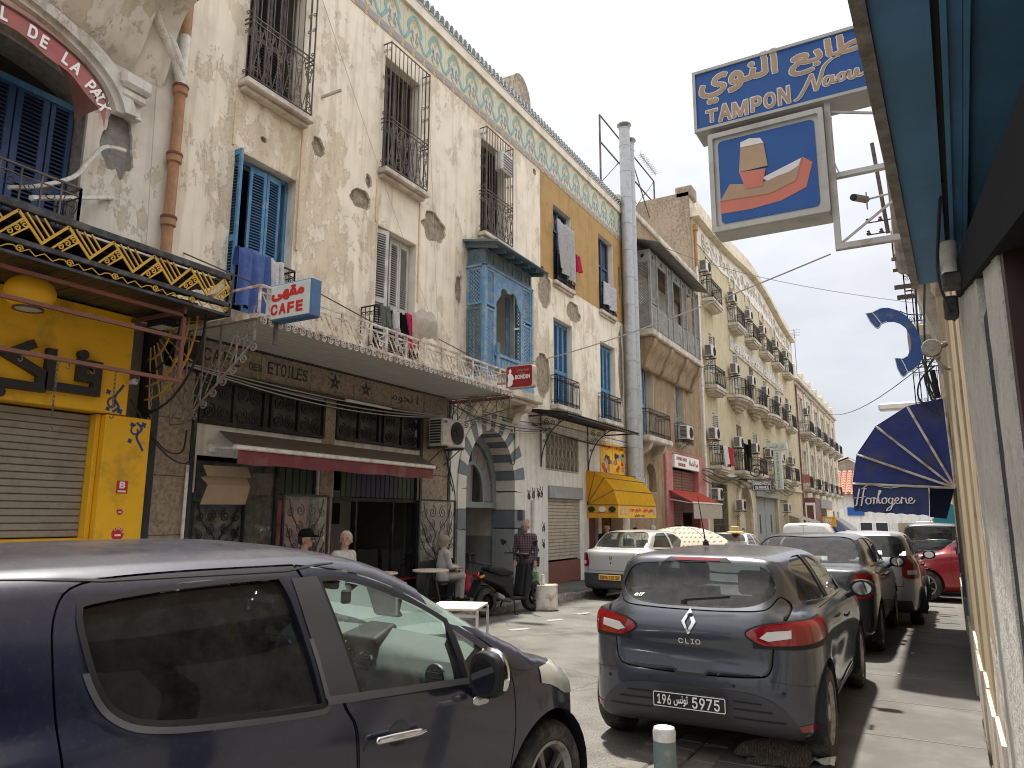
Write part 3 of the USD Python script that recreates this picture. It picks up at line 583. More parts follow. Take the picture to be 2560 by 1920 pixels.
# caged top windows
def scroll_fill(S,y0,y1,z0,z1,X,r=.008):
 n=max(1,round((y1-y0)/.2));w=(y1-y0)/n
 for i in range(n):
  yc=y0+(i+.5)*w;S.tube(on(X,[(yc-w/2,z0),(yc,(z0+z1)/2),(yc-w/2,z1)]),r,4);S.tube(on(X,[(yc+w/2,z0),(yc,(z0+z1)/2),(yc+w/2,z1)]),r,4)
  for zc,s in((z0+.13,1),(z1-.13,-1),((z0+z1)/2+.14,1),((z0+z1)/2-.14,-1)):
   S.tube(on(X,spiral((yc,zc),w*.34,1.3,-pi/2*s,s,10)),r,3)
for i,(a,b)in enumerate(UP):
 t=house
 for j in range(4):
  w=(b-a-.14)/4
  put_leaf(t,None,(-8.72,a+.07+j*w),8.24,w-.012,2.34,pi/2,'shutter_maroon',pitch=.05)
 A,S=MB(),MB();X1=-8.30
 for z in(8.2,9.12,9.2,10.78):
  A.bar((X1,a,z),(X1,b,z),.013)
  for yy in(a,b):A.bar((-8.52,yy,z),(X1,yy,z),.013)
 n=10
 for q in range(n+1):A.bar((X1,a+(b-a)*q/n,8.2),(X1,a+(b-a)*q/n,10.8),.009 if 0<q<n else .014)
 for yy in(a,b):
  A.bar((-8.41,yy,8.2),(-8.41,yy,10.8),.008)
  for z0,z1 in((8.2,9.12),(9.2,9.9),(9.95,10.75)):
   for xc in(-8.46,-8.355):
    for zc,s in((z0+.12,1),(z1-.12,-1)):
     sp=spiral((xc,zc),.045,1.3,-pi/2*s,s,9);S.tube(np.c_[sp[:,0],np.full(len(sp),yy),sp[:,1]],.007,3)
 scroll_fill(S,a,b,8.22,9.1,X1)
 g=t.add('window_cage',A,'iron_brown');t.add('cage_scrolls',S,'iron_brown',g)
 t.add('sill',MB().cbox(-8.5,-8.27,a-.06,b+.06,8.06,8.17,.02).cbox(-8.5,-8.36,a-.02,b+.02,7.99,8.06,.015),'stone_trim')
for a,b in UP[:2]:
 for y in(a-.05,b+.03):house.add('panel_edge',MB().cbox(-8.5,-8.478,y-.02,y+.02,7.1 if y<a else 5.9,7.99,.008),'rust_stain')
house.add('window_unit',MB().cbox(-8.45,-8.22,14.1,14.62,9.95,10.45,.03),'ac_white')
house.add('unit_grille',MB().ex(unary_union([sbox(14.14,9.99+i*.07,14.58,10.02+i*.07)for i in range(6)]),-8.219,-8.212),'ac_dark')
# middle floor: shutters, reveals
put_leaf(house,None,(-8.62,6.715),4.64,.27,2.4,.0,'shutter_blue')
put_leaf(house,None,(-8.66,7.12),4.64,.30,2.36,pi/2-.1,'shutter_blue');put_leaf(house,None,(-8.63,7.43),4.64,.3,2.36,pi/2+.1,'shutter_blue')
house.add('window_frame',MB().box(-8.74,-8.68,6.71,6.76,4.64,7.06).box(-8.74,-8.68,7.86,7.92,4.64,7.06).box(-8.74,-8.68,6.76,7.86,7.0,7.06),'shutter_blue')
put_leaf(house,None,(-8.6,9.97),4.64,.34,2.4,pi/2-.25,'shutter_grey')
put_leaf(house,None,(-8.66,10.5),4.64,.29,2.36,pi/2,'shutter_grey');put_leaf(house,None,(-8.66,10.8),4.64,.29,2.36,pi/2,'shutter_grey')
house.add('window_frame',MB().box(-8.72,-8.66,9.96,10.02,4.64,7.06).box(-8.72,-8.66,11.1,11.16,4.64,7.06).box(-8.72,-8.66,10.02,11.1,7.0,7.06),'shutter_grey')
for a in(17.4,20.71):
 for j in range(4):put_leaf(house,None,(-8.68,a+.005+j*.3),4.66,.292,2.42,pi/2,'shutter_blue')
for a,z1 in((17.42,10.43),(20.72,10.73)):
 house.add('window_frame',MB().box(-8.74,-8.66,a,a+.07,8.22,z1).box(-8.74,-8.66,a+.56,a+.64,8.22,z1).box(-8.74,-8.66,a+1.12,a+1.19,8.22,z1).box(-8.74,-8.66,a+.07,a+1.12,z1-.07,z1).box(-8.74,-8.66,a+.07,a+1.12,9.75,9.81),'shutter_deep_blue')
 house.add('window_pane',MB().box(-8.706,-8.700,a+.07,a+1.12,8.3,z1-.07),'glass_black')
 house.add('sill',MB().cbox(-8.5,-8.38,a-.06,a+1.27,8.05,8.17,.02).cbox(-8.5,-8.44,a-.03,a+1.24,7.98,8.05,.012),'stone_trim')
 add_railing(house,[(-8.5,a),(-8.4,a),(-8.4,a+1.2),(-8.5,a+1.2)],8.2,9.05,'iron_black',gap=.11)
add_railing(house,[(-8.5,6.72),(-8.25,6.72),(-8.25,7.76),(-8.5,7.76)],4.6,5.43,'iron_black')
add_railing(house,[(-8.5,9.6),(-8.2,9.6),(-8.2,10.9),(-8.5,10.9)],4.6,5.36,'iron_black')
for a in(17.2,20.45):
 add_railing(house,[(-8.5,a),(-8.3,a),(-8.3,a+1.4),(-8.5,a+1.4)],4.66,5.44,'iron_black',gap=.1)
 house.add('balcony_slab',MB().cbox(-8.5,-8.24,a-.06,a+1.46,4.50,4.65,.03),'stone_trim')
house.add('iron_spike',MB().cbox(-8.5,-8.05,8.35,8.39,8.78,8.83,.008),'stone_trim')
for a,z in((6.0,5.2),(8.45,5.35),(11.5,5.35)):house.add('tie_rod',MB().bar((-8.5,a,z),(-7.0,a+.1,4.5),.013),'iron_brown')
# rooftop stub of masonry
house.add('chimney',MB().ex(rough_blob((16.2,13.1),.55,.75,21,18,.18).union(sbox(15.75,12.5,16.6,13.6)),-9.3,-8.85),'rubble_stone',smooth=False)
# ------------------------------------------------------------------ ground floor: cafe front, portal, shuttered shop, grill shop
cafe_open=[sbox(6.46,.14,8.74,2.5),sbox(9.1,.14,11.44,2.5)]
grille_open=[sbox(6.42,2.93,8.8,3.57),sbox(9.09,2.95,11.4,3.6)]
house.add('white_wall',MB().ex(holes(sbox(6.40,2.0,11.5,3.62),cafe_open+grille_open+[sbox(8.78,1.9,9.07,3.7)]),-8.9,-8.5),'white_plaster')
def slabs(y0,y1,zs,X=-8.48,mt='marble_brown',name='stone_slab'):
 for z0,z1 in zip(zs[:-1],zs[1:]):house.add(name,MB().cbox(X-.4,X+rnd.uniform(-.002,.003),y0,y1,z0+.003,z1-.003,.004),mt)
slabs(5.83,6.33,[.1,.75,1.45,2.2,2.95,3.62]);slabs(8.78,9.07,[.1,.7,1.4,2.05,2.75,3.62]);slabs(11.52,12.38,[.1,.9,1.7,2.5,3.3,4.1])
house.add('dark_strip',MB().cbox(-8.8,-8.46,5.72,5.825,.1,4.1,.006),'marble_dark');house.add('dark_strip',MB().cbox(-8.8,-8.46,6.335,6.405,.1,3.6,.006),'marble_dark')
house.add('dark_strip',MB().cbox(-8.8,-8.46,12.385,12.47,.1,4.1,.006),'marble_dark');house.add('dark_strip',MB().cbox(-8.8,-8.47,11.445,11.515,.1,3.6,.006),'marble_dark')
for q in range(5):house.add('stone_slab',MB().cbox(-8.9,-8.475,6.41+q*1.02,6.405+(q+1)*1.02,3.67,4.085,.004),'marble_brown')
house.add('ledge',MB().cbox(-8.7,-8.40,6.4,11.55,3.60,3.665,.01),'marble_dark')
house.add('dark_beam',MB().cbox(-8.9,-8.42,6.3,12.2,4.09,4.27,.012),'beam_black')
house.add('cornice',MB().cbox(-8.9,-8.30,5.9,12.3,4.275,4.36,.02).cbox(-8.9,-8.36,5.9,12.3,4.362,4.41,.015),'stone_trim')
# lettering inlaid in the band
def write_yz(t,text,y0,y1,z0,z1,X,mt,font='Inter',bold=0,depth=.006,italic=0,name='letter',parent=None,flipped=False):
 g=letters(text,1.0,font,bold,italic)
 g=fit(g,y0,z0,y1,z1);t.add(name,MB().ex(g,X,X+depth),mt,parent)
for ch,a in zip('CAFE',(6.42,6.57,6.75,6.91)):write_yz(house,ch,a,a+.12,3.80,3.98,-8.475,'marble_dark',bold=1)
for ch,a in zip('DES',(7.2,7.285,7.37)):write_yz(house,ch,a,a+.065,3.80,3.91,-8.475,'marble_dark',bold=1)
for ch,a in zip('ETOILES',(7.55,7.68,7.81,7.96,8.03,8.14,8.26)):write_yz(house,ch,a,a+(.035 if ch=='I' else .105),3.80,3.99,-8.475,'marble_dark',bold=1)
for yc in(9.0,9.78):
 st=[(yc+(.14 if i%2==0 else .055)*sin(i*pi/5),3.9+(.14 if i%2==0 else .055)*cos(i*pi/5))for i in range(10)]
 house.add('star',MB().ex(Polygon(st).difference(Point(yc,3.9).buffer(.025)),-8.475,-8.468),'marble_dark')
 house.add('star_point',MB().ex(unary_union([Point(yc+.16*sin(a+pi/5),3.9+.16*cos(a+pi/5)).buffer(.014,quad_segs=2)for a in np.arange(5)*2*pi/5]),-8.475,-8.468),'marble_dark')
write_yz(house,'\ufee3\ufeee\ufea0\ufee7 \ufe8d',10.5,11.3,3.78,4.0,-8.475,'marble_dark',ARABIC)
# upper grilles of the cafe
def cafe_grille(a,b,z0,z1):
 cuts=[a,a+(b-a)*.235,a+(b-a)*.47,a+(b-a)*.53,a+(b-a)*.76,b]
 g=None
 fr=MB()
 for y in cuts:fr.box(-8.52,-8.46,y-.022,y+.022,z0,z1)
 for z in(z0+.02,z1-.02):fr.box(-8.525,-8.455,a,b,z-.022,z+.022)
 g=house.add('cafe_grille',fr,'iron_black')
 house.add('grille_pane',MB().box(-8.60,-8.59,a,b,z0,z1),'trim_grey',g)
 S=MB()
 for y0,y1 in((cuts[0],cuts[1]),(cuts[1],cuts[2]),(cuts[3],cuts[4]),(cuts[4],cuts[5])):
  for i in(0,1):
   for j in(0,1):
    yc,zc=y0+(y1-y0)*(.28+.44*i),z0+(z1-z0)*(.28+.44*j);s=1 if i else-1
    S.tube(on(-8.49,spiral((yc,zc),(y1-y0)*.21,1.6,pi/2,s,16,.25)),.012,4);S.tube(on(-8.49,spiral((yc+s*.02,zc),(y1-y0)*.1,1.2,-pi/2,s,9,.2)),.01,4)
 house.add('grille_scroll',S,'iron_black',g)
cafe_grille(6.44,8.78,2.94,3.56);cafe_grille(9.1,11.39,2.96,3.59)
# cafe interior: a long dark room with pale back wall patches
room=MB().box(-14,-8.96,5.8,5.9,.1,4.2).box(-14,-13.9,5.9,12.4,.1,4.2).box(-14,-8.96,12.35,12.45,.1,4.2).box(-14,-8.6,5.9,12.35,4.05,4.08)
house.add('room_wall',room,'room_wall')
house.add('room_floor',MB().box(-14,-8.5,5.9,12.35,.12,.142),'room_wall')
house.add('inner_partition',MB().box(-11.3,-11.2,9.9,12.35,.14,2.6).box(-9.9,-9.8,5.9,7.1,.14,1.5),'room_dark')
house.add('inner_wall_pale',MB().box(-10.2,-10.15,10.6,11.4,.9,2.2),'room_pale')
house.add('picture',MB().cbox(-10.14,-10.11,10.75,11.05,1.55,1.95,.008),'panel_green');house.add('picture',MB().cbox(-10.14,-10.11,10.35,10.55,1.7,2.0,.008),'room_dark')
house.add('mirror_panel',MB().cbox(-10.6,-10.55,7.25,7.62,1.25,1.75,.008),'room_pale')
# door frames and coloured transoms
fr=MB()
for y in(6.46,7.94,8.72,9.12,11.42):fr.box(-8.62,-8.54,y-.025,y+.025,.14,2.5)
for a,b,z in((6.46,7.94,2.48),(7.94,8.72,1.98),(9.12,11.42,1.98),(6.46,8.72,2.48),(9.12,11.42,2.48)):fr.box(-8.615,-8.545,a,b,z-.03,z+.03)
for y in(9.75,10.75):fr.box(-8.61,-8.55,y-.02,y+.02,.14,2.0)
house.add('door_frame',fr,'iron_black')
for i in range(5):house.add('transom_slat',MB().cbox(-8.6,-8.565,7.98+i*.147,8.11+i*.147,2.02,2.45,.015),'panel_green')
for i in range(16):
 y=9.36+i*.128
 if y<11.33:house.add('transom_slat',MB().cbox(-8.6,-8.565,y,y+.112,2.02,2.45,.015),'panel_green' if i<3 or i>11 else 'panel_navy')
house.add('window_pane',MB().box(-8.585,-8.581,6.49,7.91,.9,2.44),'cafe_glass')
house.add('stall_riser',MB().cbox(-8.62,-8.52,6.48,7.92,.14,.86,.01),'marble_dark')
house.add('old_poster',MB().box(-8.585,-8.57,7.97,8.6,.6,1.94),'old_poster')
def scroll_gate(p,q,z0,z1,mt='iron_black',glass=True):
 """A gate leaf of scrolled bars from (x, y) p to q."""
 (xa,ya),(xb,yb)=p,q;L=math.hypot(xb-xa,yb-ya);U=lambda a,z:(xa+(xb-xa)*a/L,ya+(yb-ya)*a/L,z)
 A,S=MB(),MB()
 for a in(0,L):A.bar(U(a,z0),U(a,z1),.025)
 for z in(z0,z0+(z1-z0)*.38,z1):A.bar(U(0,z),U(L,z),.022)
 zb,H=z0+(z1-z0)*.38,(z1-z0)*.62
 for s in(-1,1):
  for pts in([(0,0),(.12,.25),(.05,.45),(.3,.72),(.38,.95)],[(0,.1),(.25,.3),(.42,.62)],[(.05,.02),(.3,.16),(.44,.38)]):
   cv=curve([(L/2+s*a*L,zb+b*H)for a,b in pts],16,False);S.tube([U(*c)for c in cv],.009,4)
  for yc,zc,r in((.14,.80,.1),(.36,.78,.08),(.15,.58,.09),(.36,.5,.08),(.22,.36,.07),(.40,.25,.07),(.1,.2,.06)):
   S.tube([U(*c)for c in spiral((L/2+s*yc*L,zb+zc*H),r*L,1.5,pi/2,s,13)],.008,3)
 g=house.add('gate',A,mt);house.add('gate_scrolls',S,mt,g)
 pl=MB().add(([U(0,z0),U(L,z0),U(L,zb),U(0,zb)],[(0,1,2),(0,2,3),(0,2,1),(0,3,2)]));house.add('gate_plate',pl,'marble_dark',g)
 if glass:house.add('gate_pane',MB().add(([U(0,zb),U(L,zb),U(L,z1),U(0,z1)],[(0,1,2),(0,2,3)])),'cafe_glass',g)
scroll_gate((-8.05,7.62),(-8.1,8.58),.2,2.0);scroll_gate((-8.15,11.0),(-8.2,12.25),.2,2.0);scroll_gate((-8.56,6.5),(-8.56,7.35),.5,1.86,glass=False)
# the white portal with its slate and cream arch stones
PORT=sbox(12.47,-.3,16.5,4.14)
def arch_shape(yc,w,zs,ztop,z0,n=24):
 """A pointed horseshoe-ish opening: half width w, spring zs, crown ztop."""
 a=np.linspace(0,pi,n);return Polygon([(yc+w,z0),*[(yc+w*cos(t)*(1+.03*sin(2*t)**2),zs+(ztop-zs)*sin(t)**.92)for t in a],(yc-w,z0)])
AC_,AW=14.25,1.05
arch_in,arch_out=arch_shape(AC_-.12,AW,2.3,3.62,.14),arch_shape(AC_-.02,AW+.40,2.25,4.0,.14)
house.add('portal_wall',MB().ex(PORT.difference(arch_in.buffer(.2)),-8.85,-8.505),'white_plaster')
NV=19
for i in range(NV):
 a0,a1=pi*i/NV,pi*(i+1)/NV;ts=np.linspace(a0,a1,5)
 P_in=[(AC_-.12+AW*cos(t),2.3+1.32*max(sin(t),0)**.92)for t in ts];P_out=[(AC_-.02+(AW+.42)*cos(t),2.25+1.78*max(sin(t),0)**.92)for t in ts]
 house.add('arch_stone',MB().ex(Polygon([*P_in,*P_out[::-1]]).buffer(-.004,join_style=2),-9.1,-8.47),'arch_slate' if i%2 else 'arch_white')
for s in(-1,1):
 for j in range(2):
  z1=2.27-j*.42
  ya,yb=(AC_-.02+AW+.42,AC_-.12+AW)if s>0 else(AC_-.02-AW-.42,AC_-.12-AW)
  house.add('arch_stone',MB().cbox(-9.1,-8.47,min(ya,yb),max(ya,yb),z1-.41,z1,.006),'arch_slate' if j else 'arch_white')
 house.add('door_jamb',MB().cbox(-9.1,-8.47,min(ya,yb),max(ya,yb),.12,1.42,.01),'door_grey')
house.add('notice',MB().cbox(-8.47,-8.455,15.32,15.55,1.62,1.86,.006).cbox(-8.47,-8.455,15.34,15.55,1.22,1.45,.006),'ink')
fanl=MB();fan_in=arch_shape(AC_-.12,AW-.16,2.05,3.42,1.95)
fr=MB().ex(arch_in.intersection(sbox(10,1.9,20,5)).difference(fan_in),-9.06,-8.98)
inner=arch_shape(AC_-.12,.52,2.1,2.95,1.97);fr.ex(inner.difference(arch_shape(AC_-.12,.45,2.1,2.87,1.97)),-9.05,-8.985)
for a in np.radians([20,45,68,90,112,135,160]):fr.bar((-9.02,AC_-.12+.5*cos(a),2.05+.85*sin(a)),(-9.02,AC_-.12+.92*cos(a),2.05+1.36*sin(a)),.022)
fr.bar((-9.02,AC_-.12,2),(-9.02,AC_-.12,2.9),.02).box(-9.06,-8.97,13.1,15.2,1.9,2.03)
house.add('fanlight_frame',fr,'arch_frame')
for i in range(8):
 a0,a1=np.radians([0,20,45,68,90,112,135,160,180])[i:i+2]
 if i==4:continue
 house.add('fanlight_pane',MB().ex(Polygon([(AC_-.12+.5*cos(a),2.05+.85*sin(a))for a in(a0,a1)]+[(AC_-.12+.9*cos(a),2.05+1.33*sin(a))for a in(a1,a0)]),-9.03,-9.02),'frosted')
house.add('fanlight_pane',MB().ex(inner.intersection(sbox(10,1,AC_-.14,5)),-9.03,-9.02),'frosted')
hall=MB().box(-12,-9.1,12.9,13.0,.1,4).box(-12,-9.1,15.3,15.4,.1,4).box(-12,-11.9,13,15.3,.1,4).box(-12,-9.1,13,15.3,3.9,4.0)
house.add('hall_wall',hall,'white_plaster');house.add('hall_dado',MB().box(-11.9,-11.88,13,15.3,.14,1.25).box(-11.9,-9.12,15.28,15.3,.14,1.25),'door_grey')
ls=MB()
for i in range(17):ls.cbox(-9.02,-8.98,13.08,13.72,.2+i*.1,.29+i*.1,.015)
house.add('roller_shutter',ls,'door_steel')
# corbel slab under the oriel, bundle of cables
house.add('balcony_slab',MB().cbox(-8.5,-7.85,12.6,15.5,4.36,4.56,.03).cbox(-8.5,-7.95,12.7,15.4,4.28,4.36,.02),'stone_trim')
for y in(13.1,14.85):house.add('corbel',MB().ex(Polygon(curve([(-8.5,4.28),(-8.5,4.28),(-7.98,4.28),(-7.98,4.28),(-8.02,4.16),(-8.25,4.08),(-8.36,3.88),(-8.5,3.82),(-8.5,3.82)],40)),y,y+.3,'y'),'stone_trim',smooth=30)
# shuttered shop
house.add('shop_wall',MB().ex(holes(sbox(16.5,-.35,19.42,4.14),[sbox(16.98,-.1,18.98,2.5),sbox(16.86,2.9,18.94,3.9)]),-8.9,-8.5),'white_plaster')
house.add('shutter_box',MB().cbox(-8.6,-8.44,17.0,19.1,2.18,2.5,.012),'door_grey')
def roller(t,y0,y1,z0,z1,X,mt,pitch=.085):
 n=int((z1-z0)/pitch);h=(z1-z0)/n;p=None
 for i in range(n):t.add('shutter_slat',MB().cbox(X-.012,X+.02,y0,y1,z0+i*h+.003,z0+(i+1)*h-.003,.014),mt)
roller(house,17.0,18.96,.60,2.18,-8.57,'shutter_pale')
house.add('plinth_board',MB().cbox(-8.6,-8.5,16.98,19.0,.0,.56,.02),'board_brown')
gm=MB()
for z in(2.93,3.87):gm.bar((-8.52,16.86,z),(-8.52,18.94,z),.022)
for i in range(9):
 y=16.9+i*.25;gm.bar((-8.52,y,2.93),(-8.52,y,3.87),.016)
 if i<8:gm.tube(on(-8.52,[(y+.125+.1*cos(a),3.4+.14*sin(a))for a in np.arange(12)/12*2*pi]),.014,4,True).bar((-8.52,y,2.95),(-8.52,y+.125,3.26),.012).bar((-8.52,y+.25,2.95),(-8.52,y+.125,3.26),.012).bar((-8.52,y,3.85),(-8.52,y+.125,3.54),.012).bar((-8.52,y+.25,3.85),(-8.52,y+.125,3.54),.012)
house.add('window_bars',gm,'shutter_pale');house.add('window_pane',MB().box(-8.7,-8.69,16.86,18.94,2.9,3.9),'room_wall')
house.add('meter_niche',MB().cbox(-8.5,-8.42,16.05,16.42,.9,2.1,.03),'white_plaster')
for seed,(y,z,s)in enumerate(((15.95,2.2,.16),(16.2,2.22,.2),(16.45,2.25,.17),(16.62,2.28,.2),(16.75,1.4,.18),(16.72,1.0,.16),(15.9,1.5,.15),(16.3,.6,.14),(15.95,.9,.1))):
 g=[band(spiral((y,z),s*.5,1.1,seed,1 if seed%2 else-1,11,.3),.035),band([(y-s*.4,z+s),(y+s*.1,z-s*.3),(y+s*.3,z+s*.9)],.03)]
 house.add('graffiti',MB().ex(unary_union(g),-8.5,-8.497 if y<16.05 or y>16.42 or z>2.1 else-8.417),'ink')
# the grill shop
house.add('shop_wall',MB().ex(holes(sbox(19.42,-.45,22.95,4.14),[sbox(19.6,-.45,20.3,2.3),sbox(20.55,-.45,22.3,2.6)]),-8.9,-8.5),'white_plaster')
house.add('shop_room',MB().box(-11.5,-8.95,20.3,20.45,-.4,2.9).box(-11.5,-11.4,20.4,22.4,-.4,2.9).box(-11.5,-8.95,22.35,22.45,-.4,2.9).box(-11.4,-8.95,20.45,22.35,2.8,2.9),'ochre_paint')
house.add('side_shutter',MB().cbox(-8.7,-8.6,19.6,20.3,.5,2.3,.01),'board_brown');house.add('counter',MB().cbox(-8.75,-8.3,19.5,20.35,-.2,.75,.02),'navy_enamel')
pst=MB()
for y0,y1 in((20.52,21.5),(21.53,22.55)):
 ps=house.add('poster',MB().cbox(-8.5,-8.485,y0,y1,3.0,3.98,.004),'yellow_panel')
 for i in range(13):
  q=rough_blob((rnd.uniform(y0+.15,y1-.15),rnd.uniform(3.08,3.7)),.11,.06+rnd.random()*.05,40+i,12)
  house.add('food_picture',MB().ex(q,-8.485,-8.4825+i*.0001),('old_poster','ink','zinc','red_print','bare_mortar')[i%5],ps)
 house.add('writing',MB().ex(fit(letters('\ufeb5\ufeee\ufee0\ufecb \ufef1\ufeee\ufeb8\ufee3' if y0<21 else '\ufe95\ufeee\ufea3 \ufef1\ufeee\ufeb8\ufee3',1,ARABIC,2),y0+.12,3.76,y1-.1,3.93),-8.485,-8.480),'red_print',ps)
for y0,y1,n in((5.9,12,5),(12.4,17,7),(16,23,4)):
 for q in range(n):
  z0,x0=4.0+rnd.uniform(-.08,.12)if y0>6 else 3.66+rnd.uniform(-.02,.04),-8.42+rnd.uniform(-.04,.08)
  ts=np.linspace(0,1,14);house.add('cable',MB().tube([(x0,y0+(y1-y0)*t_,z0-(.10+.1*rnd.random()*0+q*.03)*4*t_*(1-t_))for t_ in ts],.011,4),'cable' if q%2 else 'cable_pale')
for pts in([(-8.4,12.46,4.0),(-8.42,12.3,2.8),(-8.42,12.5,2.2)],[(-8.46,12.2,3.1),(-8.44,12.55,2.3),(-8.44,12.6,1.9),(-8.44,12.4,1.4)],[(-8.44,15.1,4.0),(-8.44,15.12,3.0),(-8.44,14.9,2.95)],[(-8.44,5.5,2.9),(-8.35,5.9,2.45),(-8.35,6.25,2.4),(-8.4,6.3,3.0),(-8.4,6.35,3.7)],[(-8.43,5.4,3.1),(-8.33,5.8,2.55),(-8.33,6.1,2.5),(-8.4,6.2,2.8)]):
 house.add('cable',MB().tube(curve(pts,20,False),.012,4),'cable')
house.add('drain_pipe',MB().bar((-8.44,6.29,.1),(-8.44,6.29,2.35),.022,8),'plastic_white')
house.add('tube_lamp',MB().bar((-8.36,9.15,3.62),(-8.36,10.35,3.62),.025,8),'tube_lamp')
# ================================================================== things on the cafe house
# the blue oriel (a latticed wooden bay)
oriel=Thing('oriel','blue latticed wooden oriel window with scalloped arch and slate roof on the cream house','oriel window',(-8.27,14.1,4.6))
OX,OY0,OY1,OZ0,OZ1=-8.02,13.02,15.2,4.62,7.55
def lattice(y0,y1,z0,z1,X,pitch=.085,w=.022,d=.014):
 clip=sbox(y0,z0,y1,z1);L=(z1-z0)+(y1-y0);g=[]
 for s in(1,-1):
  for a in np.arange(-L,L,pitch):g.append(LineString([((y0 if s>0 else y1)+a,z0),((y0 if s>0 else y1)+a+s*L,z0+L)]).buffer(w/2,cap_style=2))
 return unary_union(g).intersection(clip)
def panel_y(t,y0,y1,z0,z1,X,mt,parent=None,fr=.05,name='lattice_panel'):
 p=t.add(name,MB().ex(sbox(y0,z0,y1,z1).difference(sbox(y0+fr,z0+fr,y1-fr,z1-fr)),X-.03,X+.012),mt,parent)
 t.add('lattice',MB().ex(lattice(y0+fr,y1-fr,z0+fr,z1-fr,X),X-.012,X),mt,p if parent is None else parent);return p
def panel_x(t,x0,x1,z0,z1,Y,mt,fr=.05):
 p=t.add('side_panel',MB().ex(sbox(x0,z0,x1,z1).difference(sbox(x0+fr,z0+fr,x1-fr,z1-fr)),Y-.02,Y+.02,'y'),mt)
 t.add('lattice',MB().ex(lattice(x0+fr,x1-fr,z0+fr,z1-fr,0),Y-.008,Y+.008,'y'),mt,p)
for y in(OY0,OY1):oriel.add('corner_post',MB().cbox(OX-.06,OX+.03,y-.05,y+.05,OZ0,7.2,.012),'wood_blue')
panel_y(oriel,OY0+.05,13.42,6.28,7.12,OX,'wood_blue');panel_y(oriel,OY0+.05,13.42,4.75,6.22,OX,'wood_blue')
panel_y(oriel,14.72,OY1-.05,6.28,7.12,OX,'wood_blue');panel_y(oriel,14.72,OY1-.05,4.85,6.22,OX,'wood_blue')
panel_x(oriel,-8.48,OX-.06,6.28,7.12,OY0,'wood_blue');panel_x(oriel,-8.48,OX-.06,4.95,6.22,OY0,'wood_slate');panel_x(oriel,-8.48,OX-.06,6.28,7.12,OY1,'wood_blue');panel_x(oriel,-8.48,OX-.06,4.95,6.22,OY1,'wood_blue')
arch=sbox(13.42,4.9,14.72,7.12).difference(unary_union([sbox(13.5,5.2,14.64,6.2),Point(14.07,6.2).buffer(.57),Point(13.66,6.35).buffer(.17),Point(14.48,6.35).buffer(.17),Point(13.86,6.66).buffer(.17),Point(14.28,6.66).buffer(.17)]))
oriel.add('arch_panel',MB().ex(arch,OX-.03,OX+.01),'wood_blue')
oriel.add('sill_rail',MB().cbox(OX-.05,OX+.05,13.40,14.74,5.18,5.26,.01),'wood_blue')
for i in range(9):oriel.add('apron_board',MB().ex(affinity.skew(sbox(13.45+i*.135,4.92,13.57+i*.135,5.16),12,0),OX+.012,OX+.022),'wood_blue')
oriel.add('baluster',MB().lathe([(0,0),(.05,.02),(.05,.25),(.03,.3),(.055,.36),(.03,.42),(.03,.5),(.045,.56),(0,.6)],(OX+.05,13.5,4.9),10),'wood_blue',smooth=30)
oriel.add('base_frame',MB().cbox(-8.5,OX+.04,OY0-.06,OY1+.06,4.58,4.72,.012),'wood_blue');oriel.add('floor',MB().box(-8.48,OX-.03,OY0+.05,OY1-.05,4.72,4.75),'wood_blue')
oriel.add('lower_frieze',MB().cbox(-8.5,OX+.03,OY0-.05,OY1+.05,7.13,7.19,.01),'wood_blue')
oriel.add('upper_frieze',MB().ex(sbox(OY0,7.19,OY1,7.56).difference(unary_union([sbox(OY0+.08+i*.43,7.25,OY0+.08+i*.43+.30,7.5)for i in range(5)])),OX-.03,OX).ex(sbox(-8.48,7.19,OX-.03,7.56),OY0,OY0+.03,'y').ex(sbox(-8.48,7.19,OX-.03,7.56),OY1-.03,OY1,'y'),'wood_slate')
for i in range(5):
 yc=OY0+.23+i*.43
 oriel.add('frieze_panel',MB().box(OX-.03,OX-.02,yc-.15,yc+.15,7.25,7.5).ex(unary_union([Point(yc,7.375).buffer(.07).difference(sbox(yc-.012,7.2,yc+.012,7.6)),sbox(yc-.006,7.28,yc+.006,7.47)]),OX-.02,OX-.012),'wood_slate')
oriel.add('side_rosette',MB().ex(Point(-8.28,7.375).buffer(.09).difference(unary_union([Point(-8.28,7.375).buffer(.05),sbox(-8.29,7.2,-8.27,7.6)])),OY0-.012,OY0,'y'),'wood_slate')
for i in range(12):
 y=12.86+i*.205;v=MB();v.add(([(-8.5,y,7.72),(-7.62,y,7.55),(-7.62,y+.2,7.55),(-8.5,y+.2,7.72),(-8.5,y,7.745),(-7.62,y,7.575),(-7.62,y+.2,7.575),(-8.5,y+.2,7.745)],[(0,1,2),(0,2,3),(4,6,5),(4,7,6),(0,5,1),(0,4,5),(1,6,2),(1,5,6),(2,7,3),(2,6,7)]))
 oriel.add('roof_board',v,'wood_slate')
for y in np.linspace(12.95,15.2,7):oriel.add('rafter',MB().add(([(-8.5,y,7.62),(-7.7,y,7.47),(-7.7,y+.05,7.47),(-8.5,y+.05,7.62),(-8.5,y,7.72),(-7.7,y,7.566),(-7.7,y+.05,7.566),(-8.5,y+.05,7.72)],[(0,2,1),(0,3,2),(0,1,5),(0,5,4),(2,3,7),(2,7,6),(1,2,6),(1,6,5)])),'wood_slate')
oriel.add('roof_lip',MB().add(MB().bar((-8.5,12.84,7.75),(-7.6,12.84,7.58),.03)).add(MB().bar((-7.61,12.84,7.575),(-7.61,15.33,7.575),.018)),'wood_slate')
